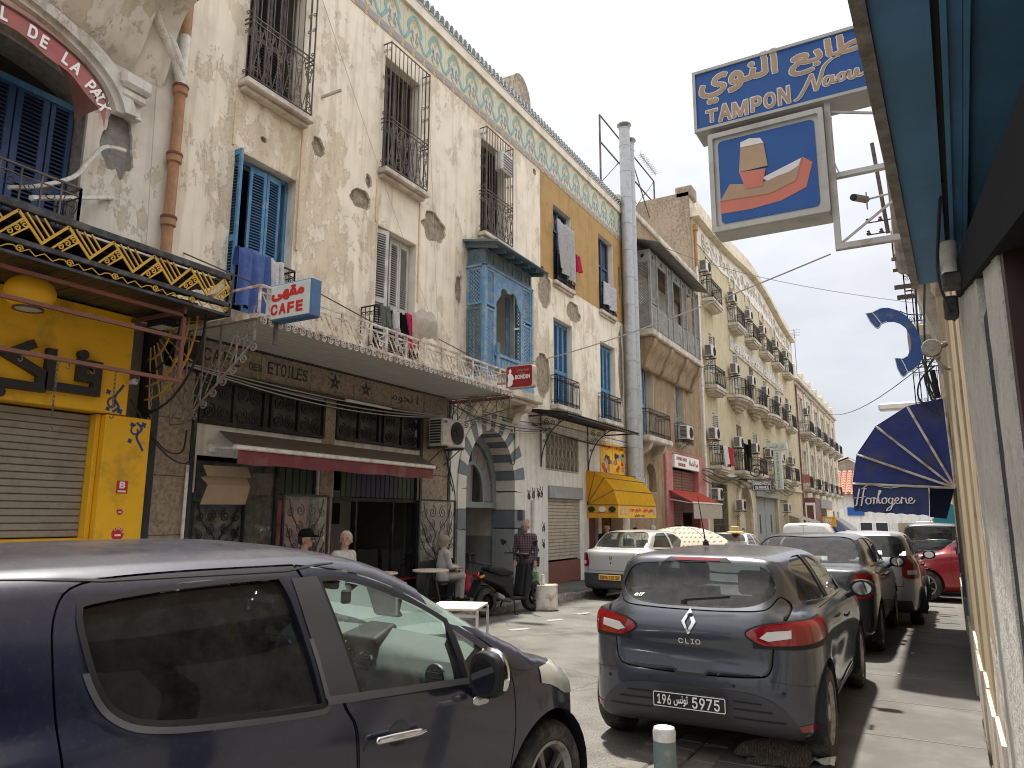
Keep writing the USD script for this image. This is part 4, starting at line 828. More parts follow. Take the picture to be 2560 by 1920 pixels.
oriel.add('inner_shutter',MB().cbox(-8.46,-8.42,13.32,13.5,4.9,6.9,.01).cbox(-8.46,-8.42,14.66,14.86,4.9,6.9,.01),'wood_blue');oriel.add('inner_wall',MB().box(-8.9,-8.88,13.3,14.9,4.8,7.1),'room_pale')
# white wrought-iron canopy of the cafe
can=Thing('iron_canopy','white rusty wrought-iron canopy with scroll fringe over the cafe front','canopy',(-7.7,9.1,4.1))
CX,CY0,CY1=-6.93,5.98,12.32
for i in range(12):can.add('roof_board',MB().cbox(-8.5+i*.128,-8.5+i*.128+.122,CY0,CY1,4.105,4.13,.006),'soffit_grey')
can.add('edge_beam',MB().box(CX-.03,CX+.02,CY0,CY1,4.09,4.14).box(CX-.02,CX+.015,CY0,CY1,4.48,4.51).box(CX-.02,CX+.01,CY0,CY1,4.40,4.415),'iron_white')
for y in(CY0,CY1):can.add('end_beam',MB().box(-8.5,CX-.03,y-.02,y+.02,4.08,4.14).box(-8.5,CX-.02,y-.012,y+.012,4.48,4.505),'iron_white')
n=13;w=(CY1-CY0)/n
for i in range(n+1):can.add('post',MB().box(CX-.014,CX+.014,CY0+i*w-.014,CY0+i*w+.014,4.14,4.5),'iron_white')
for i in range(n):
 a=CY0+i*w;T_=MB()
 for o in(0,.11,.22):T_.bar((CX,a+.03+o,4.40),(CX,a+.03+o+.18,4.15),.009)
 for o in(.02,.12):T_.bar((CX,a+.20+o,4.26+o*.3),(CX,a+w-.02,4.40-.12*(o>.1)),.008)
 T_.bar((CX,a+w-.04,4.15),(CX,a+w-.22,4.34),.008)
 T_.tube(on(CX+.01,[(a+w*.72+.04*cos(q),4.24+.04*sin(q))for q in np.arange(8)/8*2*pi]),.009,4,True)
 can.add('lattice_panel',T_,'iron_white')
for i in range(49):
 yc=CY0+.065+i*.1295;S=MB();S.tube(on(CX+.025,spiral((yc,4.055),.058,1.7,pi/2,1,15,.2)),.010,4);S.bar((CX+.025,yc-.06,4.10),(CX+.025,yc+.07,4.10),.008)
 can.add('fringe_scroll',S,'iron_white')
def console(t,Y,X0,X1,z0,z1,mt,seed=0):
 """A lattice bracket in a plane y = const under a canopy, with scrolls down its sloping edge."""
 A=MB();P=lambda x,z:(x,Y,z)
 A.bar(P(X0,z0),P(X0,z1),.02).bar(P(X0,z1),P(X1,z1),.02).bar(P(X1,z1),P(X1,z1-.28),.015)
 top=lambda x:z0+(z1-.28-z0)*max(0,(x-X0-.25))/(X1-X0-.25)
 for x in np.linspace(X0+.25,X1,5):A.bar(P(x,top(x)),P(x,z1),.012)
 A.bar(P(X0+.25,z0),P(X1,z1-.28),.015).bar(P(X0,z0),P(X0+.25,z0),.012)
 for x in np.linspace(X0+.02,X1-.2,7):
  for s in(1,-1):A.bar(P(x,max(top(x),z0)+(.05 if s>0 else .45)),P(min(x+.3,X1),max(top(x+.3),z0)+(.42 if s>0 else .1)),.009)
 p=t.add('console',A,mt);S=MB()
 m=8
 for i in range(m):
  x=X0+.3+(X1-X0-.3)*i/(m-1);z=top(x)-.07
  sp=spiral((x,z),.07,1.6,pi/2,1,13,.2);S.tube([P(*c)for c in sp],.011,4)
 t.add('console_scrolls',S,mt,p)
console(can,6.0,-8.48,-7.0,2.85,4.08,'iron_grey');console(can,12.34,-8.48,-7.0,3.55,4.08,'iron_grey')
can.add('stay_beam',MB().box(-8.5,-7.0,12.40,12.45,4.0,4.06),'rust_red')
# black and gold canopy of the yellow shop
gc=Thing('gold_canopy','black canopy with golden zigzag ironwork over the yellow shop','canopy',(-7.8,3.4,4.1))
GX,GY0,GY1=-7.3,1.0,5.84
gc.add('top_beam',MB().cbox(GX-.05,GX+.02,GY0,GY1,4.56,4.64,.008),'beam_black');gc.add('middle_beam',MB().cbox(GX-.05,GX+.02,GY0,GY1,4.22,4.275,.006),'beam_black')
gc.add('edge_beam',MB().cbox(GX-.05,GX+.015,GY0,GY1,4.10,4.135,.005),'beam_black');gc.add('end_post',MB().cbox(GX-.05,GX+.02,GY1-.03,GY1+.02,4.1,4.64,.006),'beam_black');gc.add('end_beam',MB().cbox(-8.5,GX-.05,GY1-.03,GY1+.01,4.10,4.16,.006).cbox(-8.5,GX-.05,GY1-.03,GY1+.01,4.58,4.64,.006),'beam_black')
for i in range(4):gc.add('roof_rib',MB().cbox(-8.45+i*.29,-8.40+i*.29,GY0,GY1-.05,4.2+.03*i,4.28+.03*i,.006),'beam_black')
for i in range(5):gc.add('roof_sheet',MB().cbox(-8.5+i*.225,-8.28+i*.225,GY0,GY1-.05,4.53-.02*(i%2),4.555,.004),'beam_black')
for i in range(24):gc.add('soffit_plank',MB().cbox(-8.5,GX-.06,GY0+.05+i*.2,GY0+.05+i*.2+.19,4.12,4.14,.006),'plank_dark')
y=3.84-.472*6;u=0
while y<GY1-.1:
 U2=lambda pts,w:band([(y+a,z)for a,z in pts],w).intersection(sbox(GY0,4.275,GY1-.02,4.56))
 g=unary_union([U2([(-.0,4.55),(.24,4.29),(.475,4.55)],.026),U2([(.075,4.55),(.265,4.33)],.016),U2([(.155,4.55),(.305,4.375)],.016),U2([(.235,4.55),(.345,4.42)],.016),U2([(-.135,4.275),(.055,4.485)],.018),U2([(-.04,4.275),(.115,4.42)],.016)])
 z=gc.add('zigzag',MB().ex(g,GX,GX+.016),'iron_gold');S=MB()
 for o in range(3):S.tube(on(GX+.008,spiral((y-.055+o*.062,4.32+o*.052),.038,1.4,pi,-1,12,.15)),.009,4)
 gc.add('zigzag_scrolls',S,'iron_gold',z)
 F=MB();q=[(y,4.2),(y+.06,4.15),(y+.14,4.2),(y+.2,4.15),(y+.28,4.2),(y+.36,4.15),(y+.42,4.19),(y+.472,4.2)]
 F.tube(on(GX,[p for p in q if p[0]<GY1]),.008,4);F.tube(on(GX+.005,spiral((y+.05,4.18),.038,1.5,0,1,12,.1)),.009,4);gc.add('fringe',F,'iron_gold')
 y+=.472;u+=1
fan=MB();fg=MB()
for q in(.25,.4,.55,.7,.85,1.0):(fg if q in(.4,.7,.85)else fan).tube([(-8.48+q*1.05*sin(a),5.62,4.1-q*1.15*cos(a))for a in np.linspace(0,pi/2,12)],.014,4)
for a in np.linspace(.1,1.5,7):fg.bar((-8.48+.25*sin(a),5.62,4.1-.28*cos(a)),(-8.48+1.0*sin(a),5.62,4.1-1.1*cos(a)),.009)
gc.add('fan_bracket',fan,'iron_black');gc.add('fan_tracery',fg,'iron_gold')
hang=MB()
for z in(3.22,3.72):hang.box(-7.42,-7.38,1.0,5.32,z-.02,z+.02)
hang.box(-7.42,-7.38,5.28,5.32,3.24,3.7).box(-7.42,-7.38,5.28,5.32,3.74,4.1).box(-8.45,-7.42,5.24,5.28,4.02,4.06).box(-7.42,-7.38,1.0,5.32,3.98,4.02)
gc.add('hanging_frame',hang,'rust_red')
for yy,L in((3.95,.62),(4.55,.42),(4.98,.38)):
 ch=MB()
 for i in range(int(L/.045)):
  a=0 if i%2 else pi/2;c0=np.array([-7.40,yy,3.2-i*.045]);ch.tube([c0+[.011*cos(q)*cos(a),.011*cos(q)*sin(a),.028*sin(q)-.02]for q in np.arange(8)/8*2*pi],.004,3,True)
 ch.tube([(-7.4,yy+.02*sin(q),3.17-L-.03+.025*cos(q))for q in np.linspace(0,4.6,9)],.006,4);gc.add('chain',ch,'iron_brown')
for yy in(3.6,4.05,4.3,4.8,5.1):gc.add('hook',MB().tube([(-7.4,yy+.018*sin(q),3.16+.03*cos(q))for q in np.linspace(0,4.6,9)],.006,4),'iron_brown')
globe=Thing('globe_lamp','round amber globe lamp hanging under the black and gold canopy','lamp',(-7.8,3.81,3.75))
a=np.linspace(.35,2.6,14);globe.add('globe',MB().lathe([(.235*sin(q),3.92+.19*cos(q))for q in a],(-7.8,3.81,0),24),'yellow_panel',smooth=True);globe.add('rim',MB().lathe([(.125,3.755),(.14,3.765),(.14,3.745),(.125,3.745)],(-7.8,3.81,0),24),'iron_brown',smooth=30);globe.add('rod',MB().bar((-7.8,3.81,4.05),(-7.8,3.81,4.14),.05,10),'beam_black');globe.add('glass',MB().lathe([(0,3.752),(.125,3.752),(.125,3.757),(0,3.757)],(-7.8,3.81,0),20),'glass_sign')
fl=Thing('floodlight','small floodlight under the canopy end by the yellow sign','lamp',(-7.9,5.35,4.0));fl.add('housing',MB().cbox(-8.1,-7.8,5.3,5.5,3.95,4.05,.015),'black_plastic');fl.add('lens',MB().box(-8.07,-7.83,5.32,5.48,3.945,3.949),'glass_sign')
# signs on the cafe
sg=Thing('cafe_sign','square light box sign reading CAFE in red on white with a blue rim','sign',(-6.75,6.45,4.5))
# box stands on the canopy rail and faces the camera: measured on the plane of its face
fy=6.15;fc=[ony('B',a,b,fy)for a,b in((1478,255),(1720,222),(1725,412),(1470,440))]
sx0,sx1,sz0,sz1=fc[0][0],fc[1][0],(fc[2][2]+fc[3][2])/2,(fc[0][2]+fc[1][2])/2
sg.add('box',MB().cbox(sx0-.02,sx1+.02,fy+.004,fy+.17,sz0-.02,sz1+.02,.012),'sign_rim_blue');sg.add('face',MB().cbox(sx0+.004,sx1-.004,fy-.004,fy+.01,sz0+.004,sz1-.004,.003),'glass_sign')
W_=sx1-sx0;H_=sz1-sz0
sg.add('arabic_word',MB().ex(fit(letters('\ufef0\ufeec\ufed8\ufee3',1,ARABIC,4),sx0+W_*.13,sz0+H_*.52,sx0+W_*.87,sz0+H_*.93),fy-.008,fy-.003,'y'),'red_print')
for i,ch in enumerate('CAFE'):sg.add('letter',MB().ex(fit(letters(ch,1,bold=4),sx0+W_*(.13+.19*i),sz0+H_*.12,sx0+W_*(.285+.19*i),sz0+H_*.44),fy-.008,fy-.003,'y'),'red_print')
sg.add('bracket',MB().box(sx0+.1,sx0+.13,fy+.05,fy+.1,sz0-.3,sz0-.02),'iron_brown')
bd=Thing('coffee_sign','dark red projecting sign reading BONDIN at the end of the white canopy','sign',(-6.6,11.8,4.4))
by=11.6;q=[ony('E',a,b,by)for a,b in((712,1215),(935,1195),(935,1385),(710,1395))]
bx0,bx1,bz0,bz1=q[0][0],q[1][0],(q[2][2]+q[3][2])/2,(q[0][2]+q[1][2])/2;W_,H_=bx1-bx0,bz1-bz0
bd.add('box',MB().ex(rbox(bx0,bz0,bx1,bz1,.05),by,by+.16,'y'),'stone_trim');bd.add('face',MB().ex(rbox(bx0+.015,bz0+.015,bx1-.015,bz1-.015,.045),by-.006,by,'y'),'maroon_sign')
bd.add('word',MB().ex(fit(letters('BONDIN',1,bold=2),bx0+W_*.36,bz0+H_*.38,bx0+W_*.9,bz0+H_*.56),by-.01,by-.005,'y'),'white_print')
bd.add('small_word',MB().ex(fit(letters('Cafés',1,italic=.3),bx0+W_*.5,bz0+H_*.58,bx0+W_*.74,bz0+H_*.68),by-.01,by-.005,'y'),'coral')
bd.add('arabic_word',MB().ex(fit(letters('\ufef1\ufeaa\ufee7\ufeee\ufe91 \ufe93\ufeee\ufeec\ufed7',1,ARABIC),bx0+W_*.42,bz0+H_*.68,bx0+W_*.86,bz0+H_*.86),by-.01,by-.005,'y'),'letter_tan')
fgm=Polygon(curve([(.08,.08),(.1,.42),(.08,.6),(.13,.66),(.12,.78),(.17,.86),(.22,.78),(.2,.66),(.26,.58),(.32,.42),(.29,.36),(.26,.3),(.27,.2),(.2,.1)],50));bd.add('emblem',MB().ex(affinity.affine_transform(fgm,[W_,0,0,H_,bx0,bz0]),by-.01,by-.005,'y'),'white_print')
bd.add('bracket',MB().box(bx0-.22,bx0,by+.05,by+.08,bz0+.1,bz0+.14).box(bx0-.22,bx0,by+.05,by+.08,bz1-.16,bz1-.12),'terracotta')
# cafe awning
aw=Thing('cafe_awning','half-rolled brown awning with dark red valance and pale front bar over the cafe windows','awning',(-8.1,9.0,2.6))
def cloth_grid(fn,m,n):return[[fn(i/(m-1),j/(n-1))for j in range(n)]for i in range(m)]
aw.add('fabric',MB().sheet(cloth_grid(lambda u,v:(-8.48+.6*u,6.76+4.66*v-.12*u,2.86-.28*u-.02*sin(pi*u)),4,12)),'awning_brown',smooth=True)
aw.add('front_bar',MB().cbox(-7.94,-7.84,6.56,11.08,2.555,2.62,.02),'plastic_white')
aw.add('valance',MB().sheet(cloth_grid(lambda u,v:(-7.87+.012*sin(v*60)*u,6.6+4.42*v,2.56-.19*u-.008*sin(v*25)*u),4,60)),'awning_maroon',smooth=True)
for y in(6.66,8.2,9.6,11.3):aw.add('arm',MB().bar((-8.5,y,2.62),(-7.95,y,2.58),.02).cbox(-8.5,-8.42,y-.06,y+.06,2.55,2.66,.01),'plastic_white')
cb=[]
for i,(a,b,z)in enumerate(((.0,.72,2.36),(.04,.74,2.22),(-.02,.71,2.2),(.06,.74,2.10),(.0,.72,1.84))):cb.append([(-8.36+(.05 if i in(1,3)else .0),6.46+a,z),(-8.33+(.05 if i in(1,3)else 0),6.46+b,z+.01)])
solo('cardboard_sheet','folded brown cardboard sheet hung in front of the left cafe window','cardboard',MB().sheet(cb),'cardboard')
# yellow shop on the left with its roller shutter
ys=Thing('yellow_shop','yellow shop front with black Arabic letters and closed roller shutter','shop front',(WALL,3.4,0))
ys.add('fascia',MB().cbox(-8.75,-8.32,.5,5.30,2.88,4.10,.01),'yellow_panel')
ys.add('pier',MB().cbox(-8.75,-8.33,5.06,5.64,.1,2.868,.008),'yellow_panel');ys.add('pier_return',MB().cbox(-8.75,-8.42,5.0,5.055,.1,2.868,.006),'yellow_panel')
ys.add('threshold',MB().cbox(-8.7,-8.46,.5,5.05,.1,1.44,.006),'yellow_panel')
roller(ys,.5,5.0,1.45,2.86,-8.56,'shutter_steel',.078)
def glyph(pts,w):return band([(a,b)for a,b in pts],w)
gl=[unary_union([glyph([(4.335,3.50),(4.335,3.09),(4.86,3.09),(4.86,3.40),(4.68,3.40),(4.68,3.24),(4.86,3.24)],.095),Point(4.68,3.50).buffer(.055)]),unary_union([glyph([(4.15,3.52),(3.90,3.36),(4.26,3.20),(4.26,3.05),(3.70,3.05),(3.70,3.3)],.095)]),unary_union([Point(3.86,2.95).buffer(.055),glyph([(3.55,3.05),(3.55,3.3),(3.2,3.3)],.09)])]
for g in gl:ys.add('letter',MB().ex(g,-8.32,-8.24),'letter_black')
def flourish(yc,zc,s,up_):
 g=[band(curve([(yc-.02,zc-.17*up_),(yc+.05,zc-.1*up_),(yc-.01,zc),(yc+.06,zc+.12*up_),(yc+.09,zc+.17*up_)],24,False),.028),band(spiral((yc-.03,zc-.07*up_),.07,.9,pi/2,1,14,.35),.02)]
 for dy,dz,r in((-.09,.06,.035),(.07,-.15,.04),(-.08,-.14,.03)):g.append(affinity.rotate(unary_union([affinity.scale(Point(yc+dy,zc+dz*up_).buffer(r,quad_segs=3),.45,1),affinity.scale(Point(yc+dy,zc+dz*up_).buffer(r,quad_segs=3),1,.45)]),30))
 return unary_union(g)
ys.add('painted_flourish',MB().ex(flourish(5.14,3.07,1,1),-8.32,-8.316),'blue_print');ys.add('painted_flourish',MB().ex(flourish(5.47,2.64,1,-1),-8.33,-8.326),'blue_print')
st=ys.add('sticker',MB().ex(sbox(5.27,1.95,5.41,2.10),-8.33,-8.327),'red_print');ys.add('sticker_print',MB().ex(fit(letters('B',1,bold=4),5.305,2.01,5.375,2.09),-8.327,-8.325).ex(sbox(5.29,1.965,5.39,1.985),-8.327,-8.325),'white_print',st)
for z,r in((1.74,.04),(1.48,.075)):
 st=ys.add('sticker',MB().ex(Point(5.34,z).buffer(r),-8.33,-8.327),'red_print');ys.add('sticker_print',MB().ex(sbox(5.34-r*.5,z-r*.35,5.34+r*.5,z-r*.05),-8.327,-8.325),'white_print',st)
 for i,ch in enumerate('JOKER'):
  a=pi*(.82-.16*i);g=affinity.translate(affinity.rotate(letters(ch,r*.36,res=40),math.degrees(a)-90,origin=(0,0)),5.34+r*.62*cos(a),z+r*.62*sin(a));ys.add('sticker_print',MB().ex(g,-8.327,-8.325),'white_print',st)
ys.add('spot_lamp',MB().lathe([(0,0),(.03,0),(.03,.09),(.038,.1),(.038,.12),(0,.12)],(-8.3,5.28,3.28),12,'x'),'steel_white',smooth=30)
# hotel above the yellow shop
ht=Thing('old_hotel','weathered white hotel front with arched window above the yellow shop','building',(WALL,3.3,4))
harch=arch_shape(3.15,1.40,6.55,7.0,4.62)
hp=[rough_blob((4.95,6.28),.20,.40,31,46,.42),rough_blob((5.05,5.6),.22,.4,32,34)]
ht.add('masonry',MB().ex(sbox(-1,4.12,5.715,12.3).difference(harch),-8.95,-8.552),'grey_mortar');ht.add('plaster_wall',MB().ex(holes(sbox(-1,4.12,5.715,12.3),[harch,hp[0]]),-8.55,-8.503),'hotel_plaster')
ht.add('side_wall',MB().box(-17,-8.96,-1,-.9,0,12.3).box(-17,-8.5,-1,5.715,12.3,12.5).box(-17,-16.9,-1,5.7,0,12.3).box(-8.95,-8.76,-1,5.715,0,4.12).box(-11,-10.9,-.9,5.7,4.2,12),'room_wall')
mo=[(3.15+(1.4+q)*cos(a),6.55+(.62+q*.8)*sin(a))for q in(.28,.62)for a in(np.linspace(.12,pi-.12,24)if q<.5 else np.linspace(pi-.12,.12,24))]
ht.add('archivolt',MB().ex(Polygon(mo),-8.5,-8.38).ex(Polygon([(3.15+(1.4+q)*cos(a),6.55+(.62+q*.8)*sin(a))for q in(.36,.52)for a in(np.linspace(.12,pi-.12,24)if q<.5 else np.linspace(pi-.12,.12,24))]),-8.38,-8.32),'white_plaster')
ht.add('impost_block',MB().cbox(-8.5,-8.24,4.78,5.2,6.98,7.2,.05).cbox(-8.5,-8.30,4.82,5.16,6.86,6.98,.03),'white_plaster')
# the swelling underside of the balcony above
prof=curve([(-8.5,7.35),(-8.5,7.35),(-8.3,7.55),(-8.05,8.05),(-7.75,8.35),(-7.5,8.42),(-7.5,8.42),(-7.42,8.46),(-7.42,8.7),(-7.42,8.7),(-8.5,8.7),(-8.5,8.7)],48)
ht.add('balcony_above',MB().ex(Polygon(prof),-1,5.0,'y').ex(Polygon([(x*.55-8.5*.45,z)for x,z in prof]),5.0,5.45,'y'),'hotel_plaster',smooth=30)
ht.add('balcony_edge',MB().cbox(-8.5,-7.36,-1,5.5,8.47,8.62,.03),'grey_mortar')
for a,w in((2.62,.34),(2.97,.34),(3.5,.36),(3.88,.36),(4.26,.26)):put_leaf(ht,None,(-8.78,a),4.64,w,2.0,pi/2,'shutter_deep_blue' if a>3.4 else 'shutter_blue',pitch=.05)
ht.add('window_frame',MB().box(-8.82,-8.74,3.42,3.49,4.64,6.9).box(-8.82,-8.74,2.2,4.55,6.58,6.66),'shutter_blue');ht.add('window_void',MB().box(-8.95,-8.94,2,4.6,4.6,7.1),'room_dark')
add_railing(ht,[(-8.0,1.0),(-8.0,4.3),(-8.5,4.3)],4.66,5.31,'iron_brown',gap=.2,r=.011)
ht.add('conduit',MB().tube(curve([(-8.5,4.95,6.25),(-8.4,4.98,6.2),(-8.35,4.7,6.1),(-8.3,4.5,5.8),(-8.2,4.3,5.5),(-8.1,3.9,5.2),(-8.05,3.6,5.05)],40,False),.025,8),'plastic_white',smooth=30)
ht.add('conduit',MB().bar((-8.5,4.95,5.58),(-8.0,3.8,5.0),.03,8),'plastic_white')
ht.add('pipe_bend',MB().tube(curve([(-8.42,5.66,7.55),(-8.35,5.5,7.75),(-8.25,5.2,8.0),(-8.2,5.05,8.2),(-8.3,5.1,8.3),(-8.36,5.3,8.1),(-8.38,5.5,7.9)],40,False),.06,10),'plastic_white',smooth=30)
haw=Thing('hotel_awning','faded red half-dome awning lettered in white over the arched hotel window','awning',(-8.2,3.2,6.5))
def hood(u,v):a=pi*v;return(-8.5+.62*sin(u*pi/2)**.9,3.15+(1.24+.02*u)*cos(a),6.35+(.95-.33*u)*sin(a)*(1-.12*u))
haw.add('fabric',MB().sheet(cloth_grid(hood,7,30)),'awning_pink',smooth=True)
def val(u,v):a=pi*v;return(-7.88,3.15+1.26*cos(a),6.35+.545*sin(a)-(.30+.02*sin(v*40))*u+.10*u*(1-abs(cos(a))))
haw.add('valance',MB().sheet(cloth_grid(val,4,40)),'awning_rose',smooth=True)
haw.add('rib',MB().tube([np.array(val(0,v))+[.005,0,0]for v in np.linspace(0,1,24)],.014,5),'iron_brown')
txt='HOTEL DE LA PAIX'
for i,ch in enumerate(txt):
 if ch==' ':continue
 v=.615-.53*i/(len(txt)-1);a=pi*v;p=np.array(val(.5,v));sl=math.atan2(.545*cos(a)-.1*(1 if cos(a)>0 else-1)*sin(a)*.5,-1.26*sin(a))
 g=affinity.translate(affinity.rotate(affinity.translate(letters(ch,.135,bold=3,squeeze=.75),-.04,-.068),math.degrees(sl)+180,origin=(0,0)),p[1],p[2]);haw.add('letter',MB().ex(g,-7.878,-7.872),'white_print')
pipe=Thing('rust_pipe','tall rust-coloured clay downpipe between the hotel and the cream house','pipe',(-8.42,5.68,4.65))
for z0,z1 in((4.6,5.6),(5.6,6.5),(6.5,7.5),(8.25,9.4),(9.4,12.3)):pipe.add('pipe_length',MB().lathe([(.07,z0),(.07,z1-.16),(.095,z1-.14),(.095,z1-.02),(.07,z1)],(-8.42,5.68,0),14),'terracotta',smooth=30)
pipe.add('pipe_joint',MB().lathe([(.068,7.5),(.068,8.27)],(-8.42,5.68,0),14).tube(curve([(-8.40,5.66,7.65),(-8.3,5.5,7.8),(-8.3,5.35,8.0),(-8.42,5.3,8.1)],16,False),.06,10),'plastic_white',smooth=30)
for z in(5.55,6.45,7.45,9.35):pipe.add('clamp',MB().lathe([(.10,z),(.105,z+.01),(.105,z+.03),(.10,z+.04)],(-8.42,5.68,0),12),'rust_red')
# tin canopy and its vine brackets by the shuttered shop, grill shop awning
tc=Thing('tin_canopy','dark corrugated tin canopy on vine-scroll brackets above the shuttered shop','canopy',(-7.9,18,4))
cor=lambda y:.018*sin(y*2*pi/.16)
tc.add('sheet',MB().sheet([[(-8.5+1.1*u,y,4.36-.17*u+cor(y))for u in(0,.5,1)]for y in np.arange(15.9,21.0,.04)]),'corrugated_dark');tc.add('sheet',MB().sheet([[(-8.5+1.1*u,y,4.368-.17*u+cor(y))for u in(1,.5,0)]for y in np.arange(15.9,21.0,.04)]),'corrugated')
tc.add('frame',MB().box(-7.44,-7.40,15.9,21,4.13,4.16).box(-8.5,-7.42,15.92,15.96,4.16,4.2).box(-8.5,-7.42,20.9,20.94,4.16,4.2).box(-8.48,-8.44,15.9,21,4.3,4.33),'iron_black')
for Y in(16.55,19.55):
 S=MB();S.bar((-8.47,Y,2.95),(-8.47,Y,4.3),.018).tube([(-8.47+1.0*(1-cos(a)),Y,2.95+1.25*sin(a))for a in np.linspace(0,pi/2,10)],.016,4)
 for xc,zc,r in((-8.3,4.1,.09),(-8.36,3.85,.08),(-8.12,4.08,.07),(-8.2,3.9,.06),(-8.38,3.6,.05),(-7.95,4.1,.05)):S.tube([(a,Y,b)for a,b in spiral((xc,zc),r,1.5,xc*9,1,12,.15)],.01,4)
 tc.add('bracket',S,'iron_black')
ga=Thing('grill_awning','bright yellow dome awning with printed valance over the grill shop','awning',(-8,21.2,2))
GY=(19.45,22.75);prf=[(-8.5,3.02),(-8.22,2.98),(-7.95,2.80),(-7.66,2.45),(-7.54,2.04)]
F=MB().sheet([[(x,y,z+.012*sin(y*9+i))for y in np.linspace(*GY,12)]for i,(x,z)in enumerate(prf)]);ga.add('fabric',F,'awning_yellow')
for Y in GY:ga.add('side',MB().add(([(-8.5,Y,2.04),*[(x,Y,z)for x,z in prf]],[(0,i,i+1)for i in range(1,5)])),'awning_yellow')
for x,z in prf[1:]:ga.add('rib',MB().tube([(-8.48,GY[0]-.006,2.05),(x,GY[0]-.006,z),(x+.006,GY[1],z+.006)],.012,4),'iron_brown')
vf=ga.add('valance',MB().sheet([[(-7.54,y,z)for y in np.linspace(*GY,16)]for z in(2.04,1.68)]),'valance_yellow');vs=ga.add('valance',MB().sheet([[(x,GY[0],z)for x in(-8.5,-7.54)]for z in(2.04,1.68)]),'valance_yellow')
for a,b,tx in((.9,1.9,'\ufe95\ufeee\ufea3 \ufef1\ufeee\ufeb8\ufee3'),(2.05,3.0,'\ufeb5\ufeee\ufee0\ufecb \ufef1\ufeee\ufeb8\ufee3')):ga.add('writing',MB().ex(fit(letters(tx,1,ARABIC,2),GY[0]+a,1.82,GY[0]+b,1.98),-7.538,-7.533),'red_print',vf)
ga.add('writing',MB().ex(fit(letters('\ufeee\ufedf\ufeee\ufee0\ufecb \ufeaa\ufee8\ufecb',1,ARABIC,2),GY[0]+1.3,1.71,GY[0]+2.2,1.79),-7.538,-7.533),'ink',vf)
ga.add('writing',MB().ex(fit(letters('\ufe95\ufeee\ufea3 \ufef1\ufeee\ufeb8\ufee3 \ufeb5\ufeee\ufee0\ufecb',1,ARABIC,1),-8.45,1.8,-7.6,1.86),GY[0]-.008,GY[0]-.003,'y'),'red_print',vs)
for y in(.25,.6,3.1):ga.add('food_picture',MB().ex(affinity.scale(Point(GY[0]+y,1.87).buffer(.11),1,.9),-7.538,-7.533),'zinc',vf)
for i,x in enumerate((-8.35,-8.02,-7.72)):ga.add('food_picture',MB().ex(affinity.scale(Point(x,1.92).buffer(.1),1.1,.8),GY[0]-.008,GY[0]-.003,'y'),('ink','white_print','ink')[i],vs)
flue=Thing('zinc_flue','tall twin zinc flue running up the wall end past the roof','flue',(-8.3,23.0,2.9))
for j,(dy,zt)in enumerate(((-.02,15.3),(.40,14.9))):
 z=3.0
 while z<zt-.05:
  z1=min(z+.97,zt);flue.add('pipe_length',MB().lathe([(.19,z),(.19,z1-.04),(.2,z1-.035),(.2,z1)],(-8.25,22.75+dy,0),14),'zinc',smooth=30);z=z1
 flue.add('cap',MB().lathe([(0,zt+.25),(.26,zt+.16),(.26,zt+.12),(.1,zt+.14),(.1,zt)],(-8.25,22.75+dy,0),14),'zinc',smooth=30)
flue.add('elbow',MB().cbox(-8.45,-8.05,22.55,23.3,2.75,3.02,.06),'zinc')
# laundry
def drape(y0,y1,z1,z0a,z0b,X,mt,name,label,seed=0,back=.25,skew=0.0):
 n,m=26,10;ph=seed*1.7
 def fn(u,v):
  w=(.02+.035*u)*sin(v*(13+seed%3*4)+ph+u*1.5)+.015*sin(v*31+ph)
  return(X+w+.04*u,y0+(y1-y0)*v+skew*u,z1-(z1-(z0a+(z0b-z0a)*v))*u-.015*sin(v*9+ph))
 G=cloth_grid(fn,m,n);top=[(X-.05,p[1],p[2]+.004)for p in G[0]];bk=[(X-.09-.02*sin(i),p[1],p[2]-back)for i,p in enumerate(G[0])]
 return solo(name,label,'laundry',MB().sheet([bk,top]+G),mt,smooth=True)
drape(6.62,7.22,5.47,4.62,4.55,-8.2,'blue_towel','towel','blue towel hung over the railing left of the CAFE sign',1);drape(7.2,7.5,5.46,4.95,4.9,-8.2,'white_cotton','white_cloth','white cloth beside the blue towel on the railing',2)
drape(9.72,10.02,5.40,5.0,5.03,-8.15,'grey_cotton','shirt','dark grey garment at the left of the middle window railing',3,.15);drape(10.03,10.24,5.39,5.05,5.0,-8.15,'white_cotton','white_cloth','small white garment between two dark ones on the middle window railing',4,.15);drape(10.25,10.45,5.38,4.95,4.98,-8.15,'black_cloth','shirt','black and white garment hanging at the middle window railing',5,.15)
drape(10.46,10.72,5.42,4.75,4.8,-8.14,'pink_cloth','red_cloth','crimson cloth under the white veil on the middle railing',6,.2)
vg=lambda u,v:(-8.06+.18*sin(pi*v)*sin(pi*min(u*.9+.1,1))+.02*sin(v*21),10.5+.82*v+.05*u,5.44+.12*sin(pi*v)-.62*u*(1-.35*v)-.02*sin(v*17+u*4))
solo('net_curtain','billowing white net curtain hung over the middle window railing','laundry',MB().sheet(cloth_grid(vg,12,24)),'net_white',smooth=True)
drape(17.42,18.6,9.95,8.5,8.28,-8.36,'sheet_grey','bed_sheet','long grey sheet slanting down from the ochre wall window',7,.1,.05);drape(18.62,18.95,9.3,8.75,8.8,-8.36,'pink_cloth','pink_cloth','pink cloth hanging beside the long grey sheet',8,.1)
drape(20.72,21.85,9.1,8.35,8.25,-8.36,'sheet_lilac','bed_sheet','pale sheet over the railing of the second ochre wall window',9,.1)
